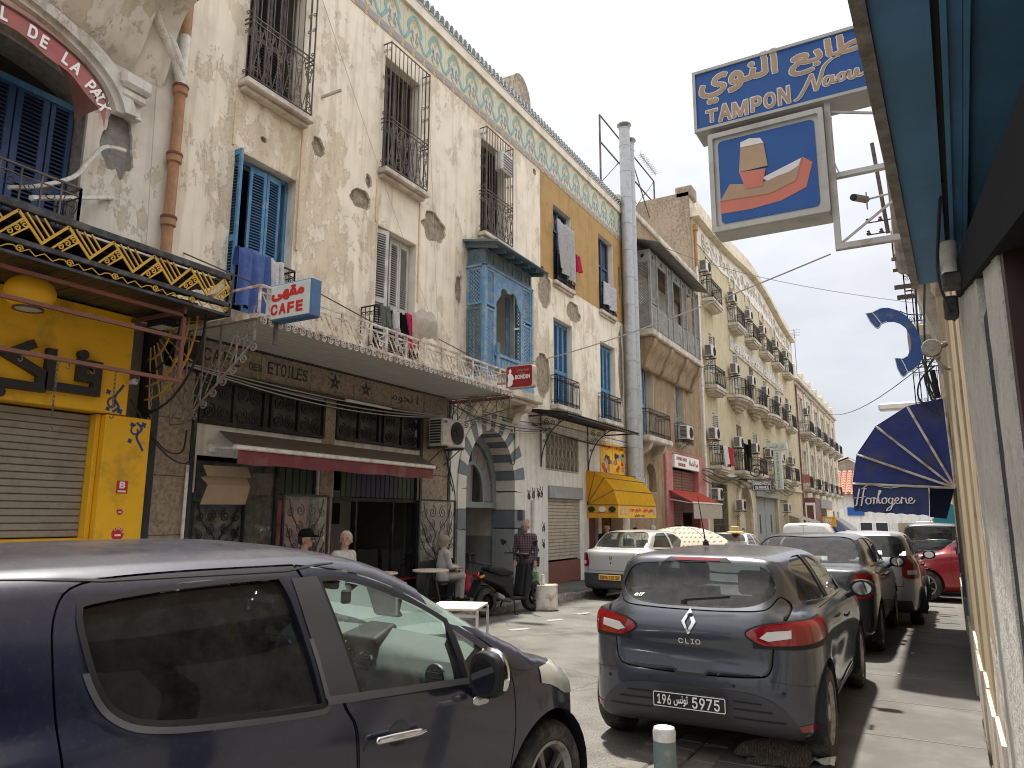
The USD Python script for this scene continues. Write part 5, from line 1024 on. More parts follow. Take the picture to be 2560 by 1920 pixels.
# air conditioners: one is built, the rest are copies of it
ac=Thing('air_conditioner','white air conditioner with round fan grille beside the portal arch','air conditioner',(-8.5,11.95,3.05),group=None,local=True)
def build_ac(t):
 t.add('case',MB().cbox(.12,.46,-.41,.41,0,.55,.025),'ac_white')
 t.add('fan_recess',MB().lathe([(.225,.461),(.225,.466),(0,.466)],(0,.1,.275),20,'x'),'ac_dark');g=MB()
 for r in(.05,.1,.15,.2,.225):g.tube([(.474,.1+r*cos(a),.275+r*sin(a))for a in np.arange(20)/20*2*pi],.006,3,True)
 for a in np.arange(8)/8*pi:g.bar((.474,.1-.22*cos(a),.275-.22*sin(a)),(.474,.1+.22*cos(a),.275+.22*sin(a)),.004,3)
 t.add('fan_grille',g,'ac_dark');f=MB()
 for i in range(9):f.box(.16,.42,-.418,-.41,.05+i*.052,.085+i*.052)
 t.add('fins',f,'ac_dark');b=MB()
 for y in(-.28,.28):b.box(0,.5,y-.02,y+.02,-.045,-.003).bar((0,y,-.35),(.42,y,-.03),.012)
 t.add('bracket',b,'iron_brown');t.add('hose',MB().tube(curve([(.14,.38,.1),(.12,.44,.0),(.06,.44,-.2),(.02,.40,-.5)],14,False),.02,5),'cable_pale')
build_ac(ac);ac.add('badge',MB().ex(affinity.scale(Point(-.3,.47).buffer(.035),1.6,.8),.46,.463),'sign_blue')
# ================================================================== the tan house with the grey gallery
def room_behind(t,y0,y1,z0,z1,X=-8.9,deep=8,mt='room_wall'):
 t.add('inner_walls',MB().box(X-deep,X,y0,y0+.08,z0,z1).box(X-deep,X,y1-.08,y1,z0,z1).box(X-deep-.1,X-deep,y0,y1,z0,z1).box(X-deep,X+.3,y0,y1,z1,z1+.2).box(X-1.6,X-1.5,y0+.08,y1-.08,z0,z1),mt)
b3=Thing('tan_house','tan plaster house with grey wooden gallery and blue shutters beside the flue','building',(WALL,27.5,0))
w3=[sbox(24.45,4.6,25.75,7.1),sbox(28.5,4.6,29.7,7.1),sbox(24.45,8.4,30.6,10.9),arch_shape(25.2,.6,3.0,3.6,2.6)]
sh3=sbox(26.7,-.6,32.3,4.25)
b3 .add('tan_wall',MB().ex(holes(sbox(22.96,-.6,32.3,12.6),w3+[sh3]),-8.9,-8.5),'tan_plaster');room_behind(b3,22.96,32.3,-.6,12.6)
b3 .add('parapet',MB().cbox(-9.1,-8.42,22.96,32.3,12.6,12.85,.04).box(-9.0,-8.6,22.96,32.3,12.85,13.0),'stone_trim')
for w in w3[:2]:b3 .add('reveal',MB().ex(w.difference(w.buffer(-.02,join_style=2)),-8.9,-8.49),'pale_plaster')
for a in(24.47,28.52):
 for j in range(2):put_leaf(b3,None,(-8.62,a+.01+j*.3),4.62,.29,2.44,pi/2,'shutter_blue',pitch=.07)
 b3 .add('window_void',MB().box(-8.8,-8.79,a,a+1.3,4.6,7.1),'glass_black')
gz0,gz1,GXX=8.3,11.3,-7.95
b3 .add('gallery_slab',MB().cbox(-8.5,GXX+.12,24.0,30.6,8.0,8.25,.04),'stone_trim')
pr=curve([(-8.5,8.0),(-8.5,8.0),(-7.95,8.0),(-7.95,8.0),(-8.0,7.75),(-8.2,7.4),(-8.35,7.0),(-8.5,6.95),(-8.5,6.95)],40)
b3 .add('gallery_soffit',MB().ex(Polygon(pr),24.1,30.5,'y'),'tan_plaster',smooth=30)
for y in(24.2,26.2,28.2,30.1):b3 .add('corbel',MB().ex(Polygon([(x+.08,z-.05)for x,z in pr]),y,y+.35,'y'),'tan_plaster',smooth=30)
b3 .add('corbel_band',MB().cbox(-8.5,-8.38,24.1,30.5,7.35,7.5,.03),'tan_plaster')
gp=[24.1,24.85,26.1,26.75,28.0,28.6,29.75,30.45]
for y in gp:b3 .add('gallery_post',MB().cbox(GXX-.05,GXX+.05,y-.05,y+.05,8.25,11.2,.01),'wood_grey')
for i,(a,b)in enumerate(zip(gp[:-1],gp[1:])):
 if i%2==0:panel_y(b3,a+.05,b-.05,9.25,10.8,GXX,'wood_grey',name='gallery_lattice')
 b3 .add('gallery_apron',MB().ex(sbox(a+.05,8.3,b-.05,9.2),GXX-.02,GXX+.01).ex(unary_union([sbox(a+.1+q*.12,8.36,a+.19+q*.12,9.14)for q in range(int((b-a-.2)/.12))]),GXX+.01,GXX+.025),'wood_grey')
 b3 .add('gallery_frieze',MB().ex(sbox(a+.05,10.82,b-.05,11.18).difference(Point((a+b)/2,11).buffer(.1,quad_segs=2)),GXX-.02,GXX+.01),'wood_grey')
b3 .add('gallery_end',MB().ex(sbox(-8.48,8.3,GXX-.05,9.2),24.08,24.12,'y').ex(sbox(-8.48,10.75,GXX-.05,11.2).difference(Point(-8.2,11).buffer(.1,quad_segs=1)),24.08,24.12,'y'),'wood_grey');b3 .add('gallery_lattice',MB().ex(lattice(-8.48,GXX-.05,9.2,10.75,0,.1),24.09,24.11,'y').box(-8.49,-8.45,24.06,24.14,8.25,11.2),'wood_grey')
b3 .add('gallery_ceiling',MB().box(-8.9,GXX,24.1,30.5,11.18,11.22),'wood_slate');b3 .add('gallery_wall',MB().box(-8.86,-8.84,24.4,30.6,8.25,11.0),'room_pale')
b3 .add('inner_shutter',MB().cbox(-8.5,-8.42,26.0,26.08,8.4,10.4,.01).cbox(-8.5,-8.42,27.75,27.85,8.4,10.4,.01).cbox(-8.5,-8.42,29.7,29.8,8.4,10.5,.01),'shutter_blue')
for i in range(34):
 y=23.8+i*.205;b3 .add('roof_board',MB().add(([(-8.5,y,11.62),(-7.45,y,11.28),(-7.45,y+.2,11.28),(-8.5,y+.2,11.62),(-8.5,y,11.66),(-7.45,y,11.31),(-7.45,y+.2,11.31),(-8.5,y+.2,11.66)],[(0,1,2),(0,2,3),(4,6,5),(4,7,6),(0,5,1),(0,4,5),(1,6,2),(1,5,6)])),'wood_grey')
add_railing(b3,[(-8.5,23.6),(-7.95,23.6),(-7.95,25.9),(-8.5,25.9)],4.45,5.35,'iron_black');b3 .add('balcony_slab',MB().cbox(-8.5,-7.88,23.5,26.0,4.22,4.44,.05),'stone_trim')
for y in(23.8,25.4):b3 .add('corbel',MB().ex(Polygon(curve([(-8.5,4.22),(-8.5,4.22),(-8.0,4.22),(-8.0,4.22),(-8.1,4.0),(-8.5,3.75),(-8.5,3.75)],24)),y,y+.3,'y'),'stone_trim',smooth=30)
add_railing(b3,[(-8.5,28.3),(-8.2,28.3),(-8.2,29.8),(-8.5,29.8)],4.6,5.4,'iron_black')
b3 .add('shop_surround',MB().cbox(-8.8,-8.4,26.7,27.5,-.6,4.25,.03).cbox(-8.8,-8.4,31.2,32.28,-.6,4.25,.03).cbox(-8.8,-8.42,27.5,31.2,4.16,4.25,.02),'pink_paint')
roller(b3,27.5,29.3,1.4,3.56,-8.62,'board_brown',.11);roller(b3,29.36,31.2,1.9,3.56,-8.62,'board_brown',.11)
sn=b3 .add('sign_board',MB().cbox(-8.5,-8.36,27.7,31.15,3.62,4.14,.015),'white_print')
for tx,a,b,z0,z1 in(('COFFRES-FORTS',27.9,29.3,3.92,4.05),('SERRURERIE',28.1,29.1,3.70,3.82)):b3 .add('writing',MB().ex(fit(letters(tx,1,bold=1),a,z0,b,z1),-8.36,-8.352),'maroon_sign',sn)
b3 .add('writing',MB().ex(fit(letters('\ufe94\ufee7\ufe8e\ufebc\ufea8\ufedf\ufe8d \ufe97\ufeae\ufebb',1,ARABIC),29.6,3.72,30.95,4.05),-8.36,-8.352),'maroon_sign',sn)
b3 .add('niche_pane',MB().ex(arch_shape(25.2,.6,3.0,3.6,2.6),-8.8,-8.78),'pale_plaster')
ra=Thing('red_awning','faded red awning with pale valance over the pink shop','awning',(-7.8,29.5,2))
ra.add('fabric',MB().sheet([[(-8.45+.95*u,y,2.75-.5*u)for y in np.linspace(26.9,31.3,8)]for u in(0,.5,1)]),'awning_red');ra.add('valance',MB().sheet([[(-7.5+.01*sin(y*8),y,z)for y in np.linspace(26.9,31.3,40)]for z in(2.23,1.66)]),'awning_white');ra.add('front_bar',MB().bar((-7.5,26.85,2.25),(-7.5,31.35,2.25),.03,6).bar((-8.5,26.95,2.4),(-7.5,26.95,2.22),.02),'plastic_white')
# rubble gable of the hotel, rooftop masonry and frames
gb=Thing('rooftop_masonry','broken brick stub on the roof behind the frieze house','masonry',(-12,25,13));gb.add('stub',MB().cbox(-12,-11.2,24,27.5,12.6,15.0,.1),'rubble_stone');gb.add('brick_band',MB().cbox(-11.21,-11.15,24.1,27.4,14.1,14.6,.02),'terracotta')
def frame_of(name,label,pts,bars,r=.03):solo(name,label,'rooftop frame',MB(*[MB().bar(pts[a],pts[b],r)for a,b in bars]),'iron_brown')
ant=Thing('rooftop_aerial','rusty scaffold frame with long aerial on the roof behind the flue','aerial',(-10.5,30,13));A=MB()
for y in(26,29.5,33):A.bar((-10.5,y,12.8),(-10.5,y,18.2),.045)
for z in(15.2,17.0,18.2):A.bar((-10.5,26,z),(-10.5,33,z),.035)
A.bar((-10.5,26,15.2),(-10.5,29.5,18.2),.03).bar((-10.5,29.5,18.2),(-10.5,33,15.2),.03).bar((-10.5,29.5,15.2),(-10.5,33,18.2),.03);ant.add('frame',A,'iron_brown');E_=MB().bar((-10.5,31,18.75),(-10.5,33.4,18.75),.025)
for i in range(12):E_.bar((-10.7,31.1+i*.2,18.75),(-10.3,31.1+i*.2,18.75),.012).bar((-10.5,31.1+i*.2,18.6),(-10.5,31.1+i*.2,18.95),.012)
ant.add('antenna',E_,'zinc')
# ================================================================== the grand hotel
b4=Thing('grand_hotel','sand-coloured four-storey hotel with curved parapet and rows of small balconies','building',(WALL,46.5,-1))
BY=[35.0,40.0,44.2,48.4,52.7,56.9]
top=[(32.3,-1.5),(61,-1.5),(61,15.6)]+[(y,15.75+1.0*math.exp(-((y-47)/7.5)**2))for y in np.linspace(60,33,28)]+[(32.3,15.7)]
op=[sbox(y-.6,z,y+.6,z+1.95)for y in BY for z in(12.45,8.55,4.65)]
op=[o for o in op];low=[sbox(33.7,-.9,36.7,3.3),arch_shape(40.3,1.55,1.9,3.4,-1.2),sbox(43.5,-1.2,50.5,3.2),sbox(51.2,-1.2,54.3,2.9)]
b4 .add('sand_wall',MB().ex(Polygon(top).difference(unary_union(op+low)),-8.9,-8.5),'sand_plaster');room_behind(b4,32.3,61,-1.5,15.6)
fr_=Polygon([(32.6,14.55)]+[(y,14.55+(.3 if 40<y<54 else 0))for y in np.linspace(33,60,12)]+[(60.7,14.55),(60.7,15.3)]+[(y,15.45+1.0*math.exp(-((y-47)/7.5)**2))for y in np.linspace(60,33,28)]+[(32.6,15.3)])
b4 .add('stucco_frieze',MB().ex(fr_,-8.5,-8.46),'white_plaster')
cv=lambda y,o:15.75+1.0*math.exp(-((y-47)/7.5)**2)+o
for d,o0,o1 in((.35,-.15,.12),(.22,.12,.3)):b4 .add('parapet_moulding',MB().ex(Polygon([(y,cv(y,o0))for y in np.linspace(32.2,61.1,40)]+[(y,cv(y,o1))for y in np.linspace(61.1,32.2,40)]),-9.0,-8.5+d),'pale_plaster')
b4 .add('parapet',MB().ex(Polygon([(y,cv(y,.3))for y in np.linspace(32.2,61.1,40)]+[(y,cv(y,.3)+(.75 if 36<y<58 else .9))for y in np.linspace(61.1,32.2,40)]),-9.0,-8.55),'pale_plaster')
b4 .add('gable',MB().box(-16,-8.56,32.1,32.19,12.5,16.85),'rubble_stone')
b4 .add('gable_cap',MB().cbox(-9.2,-8.4,32.1,33.0,16.6,17.2,.06),'rubble_stone');b4 .add('rain_head',MB().bar((-8.42,32.5,13.2),(-8.42,32.5,15.2),.07,8).cbox(-8.52,-8.3,32.38,32.62,15.0,15.3,.03),'terracotta');b4 .add('downpipe',MB().bar((-8.40,32.42,-.5),(-8.40,32.42,13.2),.06,8),'plastic_white')
# stucco relief: curling stems in the frieze, and the name panel
for i in range(15):
 yc=34+i*1.75;zc=15.0+.75*math.exp(-((yc-47)/7.5)**2)
 g=unary_union([band(spiral((yc,zc),.42,1.5,i,1 if i%2 else-1,18,.2),.09),band(spiral((yc+.8,zc-.15),.3,1.3,i+2,-1,14,.2),.07)]);b4 .add('stucco_scroll',MB().ex(g.intersection(fr_.buffer(.3)),-8.46,-8.43),'stone_trim')
np_=Polygon(curve([(38.6,11.3),(38.6,11.3),(42,11.5),(47,11.65),(52,11.45),(55.4,11.3),(55.4,11.3),(55.2,10.9),(55.4,10.55),(55.4,10.55),(38.6,10.55),(38.6,10.55),(38.8,10.9)],50));p=b4 .add('name_panel',MB().ex(np_,-8.5,-8.44),'stone_trim')
b4 .add('name_relief',MB().ex(fit(letters('GRAND HOTEL DE FRANCE',1,bold=2),39.6,10.72,54.4,11.1),-8.44,-8.40),'white_plaster',p)
# windows with their shutters
for i,yc in enumerate(BY):
 for r,z in enumerate((12.45,8.55,4.65)):
  w=b4 .add('window',MB().ex(sbox(yc-.6,z,yc+.6,z+1.95).difference(sbox(yc-.52,z+.06,yc+.52,z+1.88)),-8.75,-8.66),'shutter_grey')
  b4 .add('pane',MB().box(-8.74,-8.73,yc-.52,yc+.52,z+.06,z+1.88),'glass_black',w)
  fr,lv=leaf(.56,1.86,pitch=.09);sh=b4 .add('shutter',fr.moved(-8.58,yc-.55,z+.05,pi/2-.2*((i+r)%3)),'shutter_grey' if(i+r)%3 else 'wood_slate',w);b4 .add('louvres',lv.moved(-8.58,yc-.55,z+.05,pi/2-.2*((i+r)%3)),'shutter_grey' if(i+r)%3 else 'wood_slate',w)
 b4 .add('window_arch',MB().ex(arch_shape(yc,.78,14.5,15.1,14.45).difference(arch_shape(yc,.64,14.5,14.98,14.4)),-8.46,-8.41),'white_plaster')
 b4 .add('blind_arch',MB().ex(arch_shape(yc,.62,7.25,7.6,6.75),-8.5,-8.49),'sand_plaster')
# balconies: a class of its own, copied
def balcony(name,label,w,dpt,round_,corb):
 t=Thing(name,label,'balcony',(-8.5,BY[0],0),local=True)
 n=9;pth=[(0,-w/2),(dpt,-w/2),(dpt,w/2),(0,w/2)]if not round_ else[(0,-w/2),*[(dpt*(.55+.45*cos(a)),w/2*sin(a))for a in np.linspace(-pi/2,pi/2,n)],(0,w/2)]
 A,B,S=railing(pth,0,.9,.14,.012,not round_,.022);r=t.add('railing',A,'iron_black');t.add('railing_bars',B,'iron_black',r);t.add('railing_scrolls',S,'iron_black',r)
 pl=Polygon([(x*1.12,y*1.1)for x,y in pth]);t.add('slab',MB().ex(pl,-.16,-.01,'z').ex(affinity.scale(pl,.92,.94,origin=(0,0)),-.27,-.16,'z'),'stone_trim')
 if corb:
  for s,k_ in((.72,-.42),(.5,-.58),(.3,-.72)):t.add('corbel',MB().ex(affinity.scale(pl,s*.9,s,origin=(0,0)),k_,k_+.15,'z'),'stone_trim')
 else:t.add('corbel',MB().ex(affinity.scale(pl,.7,.85,origin=(0,0)),-.36,-.27,'z'),'stone_trim')
 return t
ordn=['nearest','second','third','fourth','fifth','farthest']
bal=balcony('small_balcony',f'nearest top floor balcony of the sand hotel',1.9,.5,False,False);UsdGeom.Xformable(stage.GetPrimAtPath(bal.path)).GetOrderedXformOps()[0].Set(Gf.Vec3d(-8.5,BY[0]-.6,11.95))
for i in range(1,6):bal.dup((-8.5,BY[i]-.3,11.95+.06*i),0,f'{ordn[i]} top floor balcony of the sand hotel counted from the tan house')
bal.dup((-8.5,BY[0]-.7,7.75),0,'single flat balcony on the second row of the hotel, nearest the grey gallery')
rb=balcony('round_balcony','nearest bow-fronted balcony with carved corbel in the middle of the hotel',3.4,.75,True,True);UsdGeom.Xformable(stage.GetPrimAtPath(rb.path)).GetOrderedXformOps()[0].Set(Gf.Vec3d(-8.5,BY[1]-.6,7.95))
for i,o in((2,'second'),(3,'third')):rb.dup((-8.5,BY[i]-.3,8.05),0,f'{o} bow-fronted balcony with carved corbel in the middle of the hotel')
for i in(4,5):bal.dup((-8.5,BY[i]-.3,8.2),0,f'{ordn[i]} balcony of the second row, beyond the bow-fronted ones')
for i in range(6):bal.dup((-8.5,BY[i]-.5,4.05+.05*i),0,f'{ordn[i]} first floor balcony of the sand hotel above the street doors')
# their air conditioners
ac2=Thing('air_conditioner','air conditioner on the nearest top floor window of the sand hotel','air conditioner',(-8.5,33.2,13.1),group='air conditioners on the hotel front',local=True);build_ac(ac2)
for i in range(1,6):ac2 .dup((-8.5,BY[i]-1.3,13.05+.04*i),0,f'air conditioner at the {ordn[i]} top floor window of the sand hotel')
for i in range(6):ac2 .dup((-8.5,BY[i]-1.6,9.05+.05*i),0,f'air conditioner at the {ordn[i]} window of the second row of the sand hotel')
for i in range(6):ac2 .dup((-8.5,BY[i]-1.6,5.2+.05*i),0,f'air conditioner at the {ordn[i]} first floor window of the sand hotel')
for y,z,lb in((28.6,4.75,'air conditioner hanging below the blue shutter of the tan house'),(33.1,2.45,'air conditioner beside the dark window above the red awning'),(37.8,2.05,'air conditioner left of the hotel arch'),(51.6,2.1,'upper of two air conditioners right of the grey hotel shutters'),(51.6,.5,'lower of two air conditioners right of the grey hotel shutters')):ac2 .dup((-8.42,y,z),0,lb)
# street level of the hotel
b4 .add('dark_window',MB().box(-8.75,-8.74,33.7,36.7,-.9,3.3),'glass_black');gm=MB()
for i in range(13):gm.bar((-8.55,33.75+i*.24,-.8),(-8.55,33.75+i*.24,3.25),.02)
for z in np.arange(-.6,3.3,.5):gm.bar((-8.55,33.7,z),(-8.55,36.7,z),.02)
b4 .add('window_bars',gm,'iron_brown')
b4 .add('arch_moulding',MB().ex(arch_shape(40.3,1.9,1.95,3.75,-1.2).difference(arch_shape(40.3,1.5,1.9,3.35,-1.3)),-8.5,-8.36),'stone_trim');b4 .add('arch_door',MB().ex(arch_shape(40.3,1.55,1.9,3.4,-1.2),-8.8,-8.78),'pale_plaster')
for z0,z1,tx in((.75,1.15,'LA CLINIQUE'),(-.62,-.25,'LIFT')):p=b4 .add('door_plate',MB().cbox(-8.78,-8.74,39.3,41.2,z0,z1,.01),'navy_enamel');b4 .add('writing',MB().ex(fit(letters(tx,1,bold=2),39.5,z0+.08,41.0,z1-.08),-8.74,-8.735),'white_print',p)
for a in(43.55,47.05):b4 .add('steel_door',MB().cbox(-8.75,-8.68,a,a+3.35,-1.2,2.9,.03),'door_grey');b4 .add('door_slot',MB().box(-8.69,-8.67,a+1.6,a+1.95,.8,1.9),'ink')
b4 .add('door_head',MB().cbox(-8.75,-8.4,43.4,50.6,2.9,3.25,.04),'door_grey');roller(b4,51.2,54.3,-1.2,2.9,-8.7,'shutter_pale',.15)
b4 .add('string_course',MB().cbox(-8.6,-8.36,32.4,60.9,3.6,3.82,.04),'pale_plaster')
for q in range(4):b4 .add('cable',MB().tube([(-8.3,31.5+24*t_,3.75-.3*q*.5+.12*sin(t_*23+q))for t_ in np.linspace(0,1,30)],.025,4),'cable')
# hotel signs
vs_=Thing('hotel_blade_sign','tall white T-shaped sign with green letters HOTEL DE FRANCE hung from the sand hotel','sign',(-7.9,46.5,4));Yb=46.5
q=[ony('H',a,b,Yb)for a,b in((1215,690),(1382,690),(1382,745),(1270,750),(1335,750),(1352,1078),(1288,1078))]
vs_.add('head_board',MB().cbox(q[0][0],q[1][0],Yb,Yb+.2,q[2][2],q[0][2],.03),'glass_sign');vs_.add('blade',MB().cbox(q[3][0],q[4][0],Yb,Yb+.2,q[6][2],q[2][2]-.01,.03),'glass_sign')
hx=(q[3][0]+q[4][0])/2;zt,zb=q[2][2]-.1,q[6][2]+.1;seq=list('HOTEL')+['DE']+list('FRANCE');hh=(zt-zb)/len(seq)
for i,ch in enumerate(seq):vs_.add('letter',MB().ex(fit(letters(ch,1,bold=2),hx-(.03 if ch=='I' else .12)*hh*3,zt-(i+.82)*hh,hx+.12*hh*3,zt-(i+.12)*hh),Yb-.01,Yb-.002,'y'),'bollard_green' if i<5 else K.setdefault('letter_green',mat('letter_green',(.05,.28,.12),.5)))
vs_.add('arabic_word',MB().ex(fit(letters('\ufe8e\ufeb4\ufee7\ufeae\ufed3 \ufedd\ufeb0\ufee7',1,ARABIC,1),q[0][0]+.15,q[2][2]+.1,q[1][0]-.15,q[0][2]-.1),Yb-.01,Yb-.002,'y'),'chair_grey');vs_.add('arm',MB().box(-8.5,q[0][0]+.02,Yb+.06,Yb+.12,q[2][2]+.1,q[2][2]+.2),'iron_black')
gh=Thing('enamel_sign','dark blue sign reading GRAND HOTEL DE FRANCE under a wrought-iron curl','sign',(-7.6,39,3));Yg=38.6
q=[ony('H',a,b,Yg)for a,b in((1095,1000),(1255,1000),(1255,1080))];gh.add('plate',MB().cbox(q[0][0],q[1][0],Yg,Yg+.06,q[2][2],q[0][2],.015),'navy_enamel');W_,H_=q[1][0]-q[0][0],q[0][2]-q[2][2]
gh.add('rim',MB().ex(sbox(q[0][0]+.03,q[2][2]+.03,q[1][0]-.03,q[0][2]-.03).difference(sbox(q[0][0]+.05,q[2][2]+.05,q[1][0]-.05,q[0][2]-.05)),Yg-.01,Yg-.001,'y'),'white_print')
gh.add('writing',MB().ex(fit(letters('GRAND HÔTEL',1,bold=3),q[0][0]+W_*.07,q[2][2]+H_*.53,q[1][0]-W_*.06,q[0][2]-H_*.08),Yg-.01,Yg-.002,'y').ex(fit(letters('DE FRANCE',1,bold=3),q[0][0]+W_*.15,q[2][2]+H_*.15,q[1][0]-W_*.15,q[2][2]+H_*.45),Yg-.01,Yg-.002,'y'),'white_print')
cx_=(q[0][0]+q[1][0])/2-.25;gh.add('scroll',MB().tube([(a,Yg,b)for a,b in spiral((cx_,q[0][2]+.45),.42,1.7,-pi*.2,1,26,.15)],.03,5).bar((-8.5,Yg,q[0][2]+.06),(q[1][0],Yg,q[0][2]+.06),.03),'iron_black')
hx2=Thing('red_hotel_sign','small faded red sign reading HOTEL DE FRANCE on the pale house beyond','sign',(-7.8,62.5,4));q=[ony('H',a,b,62)for a,b in((1492,950),(1572,955),(1572,1018))]
hx2 .add('board',MB().cbox(q[0][0],q[1][0],62,62.1,q[2][2],q[0][2],.02),'awning_rose');hx2 .add('writing',MB().ex(fit(letters('HOTEL',1,bold=2),q[0][0]+.15,q[0][2]-.8,q[1][0]-.3,q[0][2]-.2),61.98,61.995,'y').ex(fit(letters('DE FRANCE',1,bold=2),q[0][0]+.2,q[2][2]+.25,q[1][0]-.3,q[2][2]+.8),61.98,61.995,'y'),'letter_tan');hx2 .add('arm',MB().box(-8.5,q[0][0],62.03,62.08,q[0][2]-.4,q[0][2]-.3),'iron_black')
drape(33.9,34.8,4.98,4.0,4.2,-7.95,'white_cotton','white_cloth','white cloth drying on the nearest first floor hotel balcony',11,.15);drape(34.8,35.7,4.98,4.2,4.1,-7.95,'red_cloth','red_cloth','red cloth drying on the nearest first floor hotel balcony',12,.15)
solo('dark_clothes','dark trousers and striped jacket hung at the second first-floor hotel window','laundry',MB().sheet(cloth_grid(lambda u,v:(-8.0+.05*sin(v*9),38.6+1.0*v,5.5-1.5*u),6,10)).sheet(cloth_grid(lambda u,v:(-7.9+.1*sin(v*6),39.2+.9*v,5.75-.9*u),6,10)),'black_cloth')
# ================================================================== the pale house beyond, the square at the end
b5=Thing('pale_house','ornate pale house with balustrade and tall windows beyond the sand hotel','building',(WALL,74,-1))
PY=[63.8,68.6,73.4,78.2,83,87]
op=[sbox(y-.65,z,y+.65,z+2.5)for y in PY for z in(9.0,4.6)]+[sbox(y-.9,-1.6,y+.9,2.4)for y in PY]
b5 .add('pale_wall',MB().ex(sbox(61.02,-2,89,13.1).difference(unary_union(op)),-8.9,-8.5),'pale_plaster');room_behind(b5,61.02,89,-2,13)
b5 .add('cornice',MB().cbox(-9,-8.1,61.05,89.2,12.5,12.75,.06).cbox(-9,-8.3,61.05,89.1,12.25,12.5,.05),'stone_trim');b5 .add('parapet',MB().box(-8.9,-8.5,61.05,89,13.1,13.35),'pale_plaster')
for i in range(7):b5 .add('parapet_pier',MB().cbox(-8.95,-8.4,61.2+i*4.55,61.9+i*4.55,12.75,14.0,.05),'pale_plaster')
for i in range(6):b5 .add('parapet_panel',MB().cbox(-8.85,-8.55,62.0+i*4.55,65.7+i*4.55,13.36,13.7,.04),'stone_trim')
for i,y in enumerate(PY):
 for z in(9.0,4.6):
  w=b5 .add('window',MB().box(-8.75,-8.68,y-.65,y+.65,z,z+2.5),'wood_slate' if z>5 else 'shutter_grey');b5 .add('surround',MB().ex(sbox(y-.85,z,y+.85,z+2.75).difference(sbox(y-.65,z-.1,y+.65,z+2.5)),-8.5,-8.4),'stone_trim',w)
 b5 .add('pilaster',MB().cbox(-8.5,-8.38,y+2.0,y+2.6,3.8,12.2,.03),'pale_plaster')
 b5 .add('shop_front',MB().box(-8.75,-8.7,y-.9,y+.9,-1.6,2.4),('board_brown','glass_black','door_grey')[i%3])
b5 .add('downpipe',MB().bar((-8.4,61.3,-1),(-8.4,61.3,12.2),.07,6),'rust_red')
bb=balcony('corbelled_balcony','nearest corbelled balcony of the pale house',2.4,.8,False,True);UsdGeom.Xformable(stage.GetPrimAtPath(bb.path)).GetOrderedXformOps()[0].Set(Gf.Vec3d(-8.5,PY[0],8.55))
for i in range(1,6):bb.dup((-8.5,PY[i],8.55),0,f'{ordn[i]} corbelled balcony of the pale house on its upper row')
for i in range(6):bal.dup((-8.5,PY[i],4.1),0,f'{ordn[i]} balcony of the pale house on its lower row')
ac2 .dup((-8.5,64.9,10.2),0,'air conditioner high on the pale house near its downpipe');ac2 .dup((-8.5,70.9,4.6),0,'air conditioner low on the pale house above the red sign')
bs=Thing('brown_shop','brown and grey shop box with yellow sign band below the pale house','shop front',(-8,66,1));bs.add('box',MB().cbox(-8.5,-7.7,62.5,73.5,.9,3.3,.04),'board_brown');bs.add('panel',MB().cbox(-7.7,-7.6,65.5,73.3,2.5,3.25,.02).cbox(-7.7,-7.55,65.5,73.3,.75,1.6,.02),'sheet_grey');bs.add('sign_band',MB().cbox(-7.7,-7.62,69,73.2,1.62,2.48,.02),'valance_yellow');bs.add('window',MB().ex(sbox(-8.45,1.2,-7.72,2.9).difference(sbox(-8.35,1.4,-7.85,2.7)),62.42,62.5,'y'),'white_print');bs.add('vent',MB(*[MB().box(-7.7,-7.66,66,68.6,1.65+i*.12,1.72+i*.12)for i in range(7)]),'ink')
for i in range(5):bs.add('figure',MB().cbox(-7.62,-7.6,69.3+i*.78,69.8+i*.78,1.75,2.35,.01),'white_print')
byq=[ony('H',a,b,66)for a,b in((1668,1300),(1788,1300),(1788,1385))]
by_=Thing('yellow_sign','small yellow projecting sign reading BY','sign',(-7.5,66,1));by_.add('board',MB().cbox(byq[0][0],byq[1][0],66,66.2,byq[2][2],byq[0][2],.03),'yellow_panel');W_,H_=byq[1][0]-byq[0][0],byq[0][2]-byq[2][2];by_.add('letters',MB().ex(fit(letters('BY',1,bold=5),byq[0][0]+W_*.28,byq[2][2]+H_*.28,byq[0][0]+W_*.75,byq[0][2]-H_*.2),65.97,65.995,'y'),'white_print');by_.add('arm',MB().box(-8.5,byq[0][0],66.05,66.15,byq[0][2]-.4,byq[0][2]-.3),'yellow_panel')
def small_awning(name,label,x0,y0,y1,z0,z1,mt,dpt=1.6):t=Thing(name,label,'awning',(x0,y0,z0));t.add('fabric',MB().sheet([[(x0+dpt*u,y,z1-(z1-z0)*u**1.5)for y in np.linspace(y0,y1,6)]for u in np.linspace(0,1,5)]).sheet([[(x0+dpt,y,z)for y in np.linspace(y0,y1,6)]for z in(z0,z0-.35)]),mt);t.add('side',MB().add(([(x0,y0,z0),(x0,y0,z1),(x0+dpt*.5,y0,z1-(z1-z0)*.35),(x0+dpt,y0,z0)],[(0,1,2),(0,2,3)])),mt);return t
small_awning('blue_awning','small dark blue dome awning by the yellow BY sign',-8.5,70,77,.5,2.2,'awning_navy');small_awning('striped_awning','grey awning beside the small blue dome awning far down the street',-8.5,77.5,84,.6,1.9,'sheet_grey',2.0)
pa=Thing('white_awning','torn white awning on a thin strut outside the shuttered shop past the hotel','awning',(-7.8,56,2));pa.add('fabric',MB().sheet([[(-8.5+1.5*u,y,1.9-.5*u+.05*sin(y*3))for y in np.linspace(54.5,59.5,9)]for u in(0,.5,1)]),'awning_white');pa.add('strut',MB().bar((-8.5,55,-.6),(-7.0,55,1.4),.03),'steel_white')
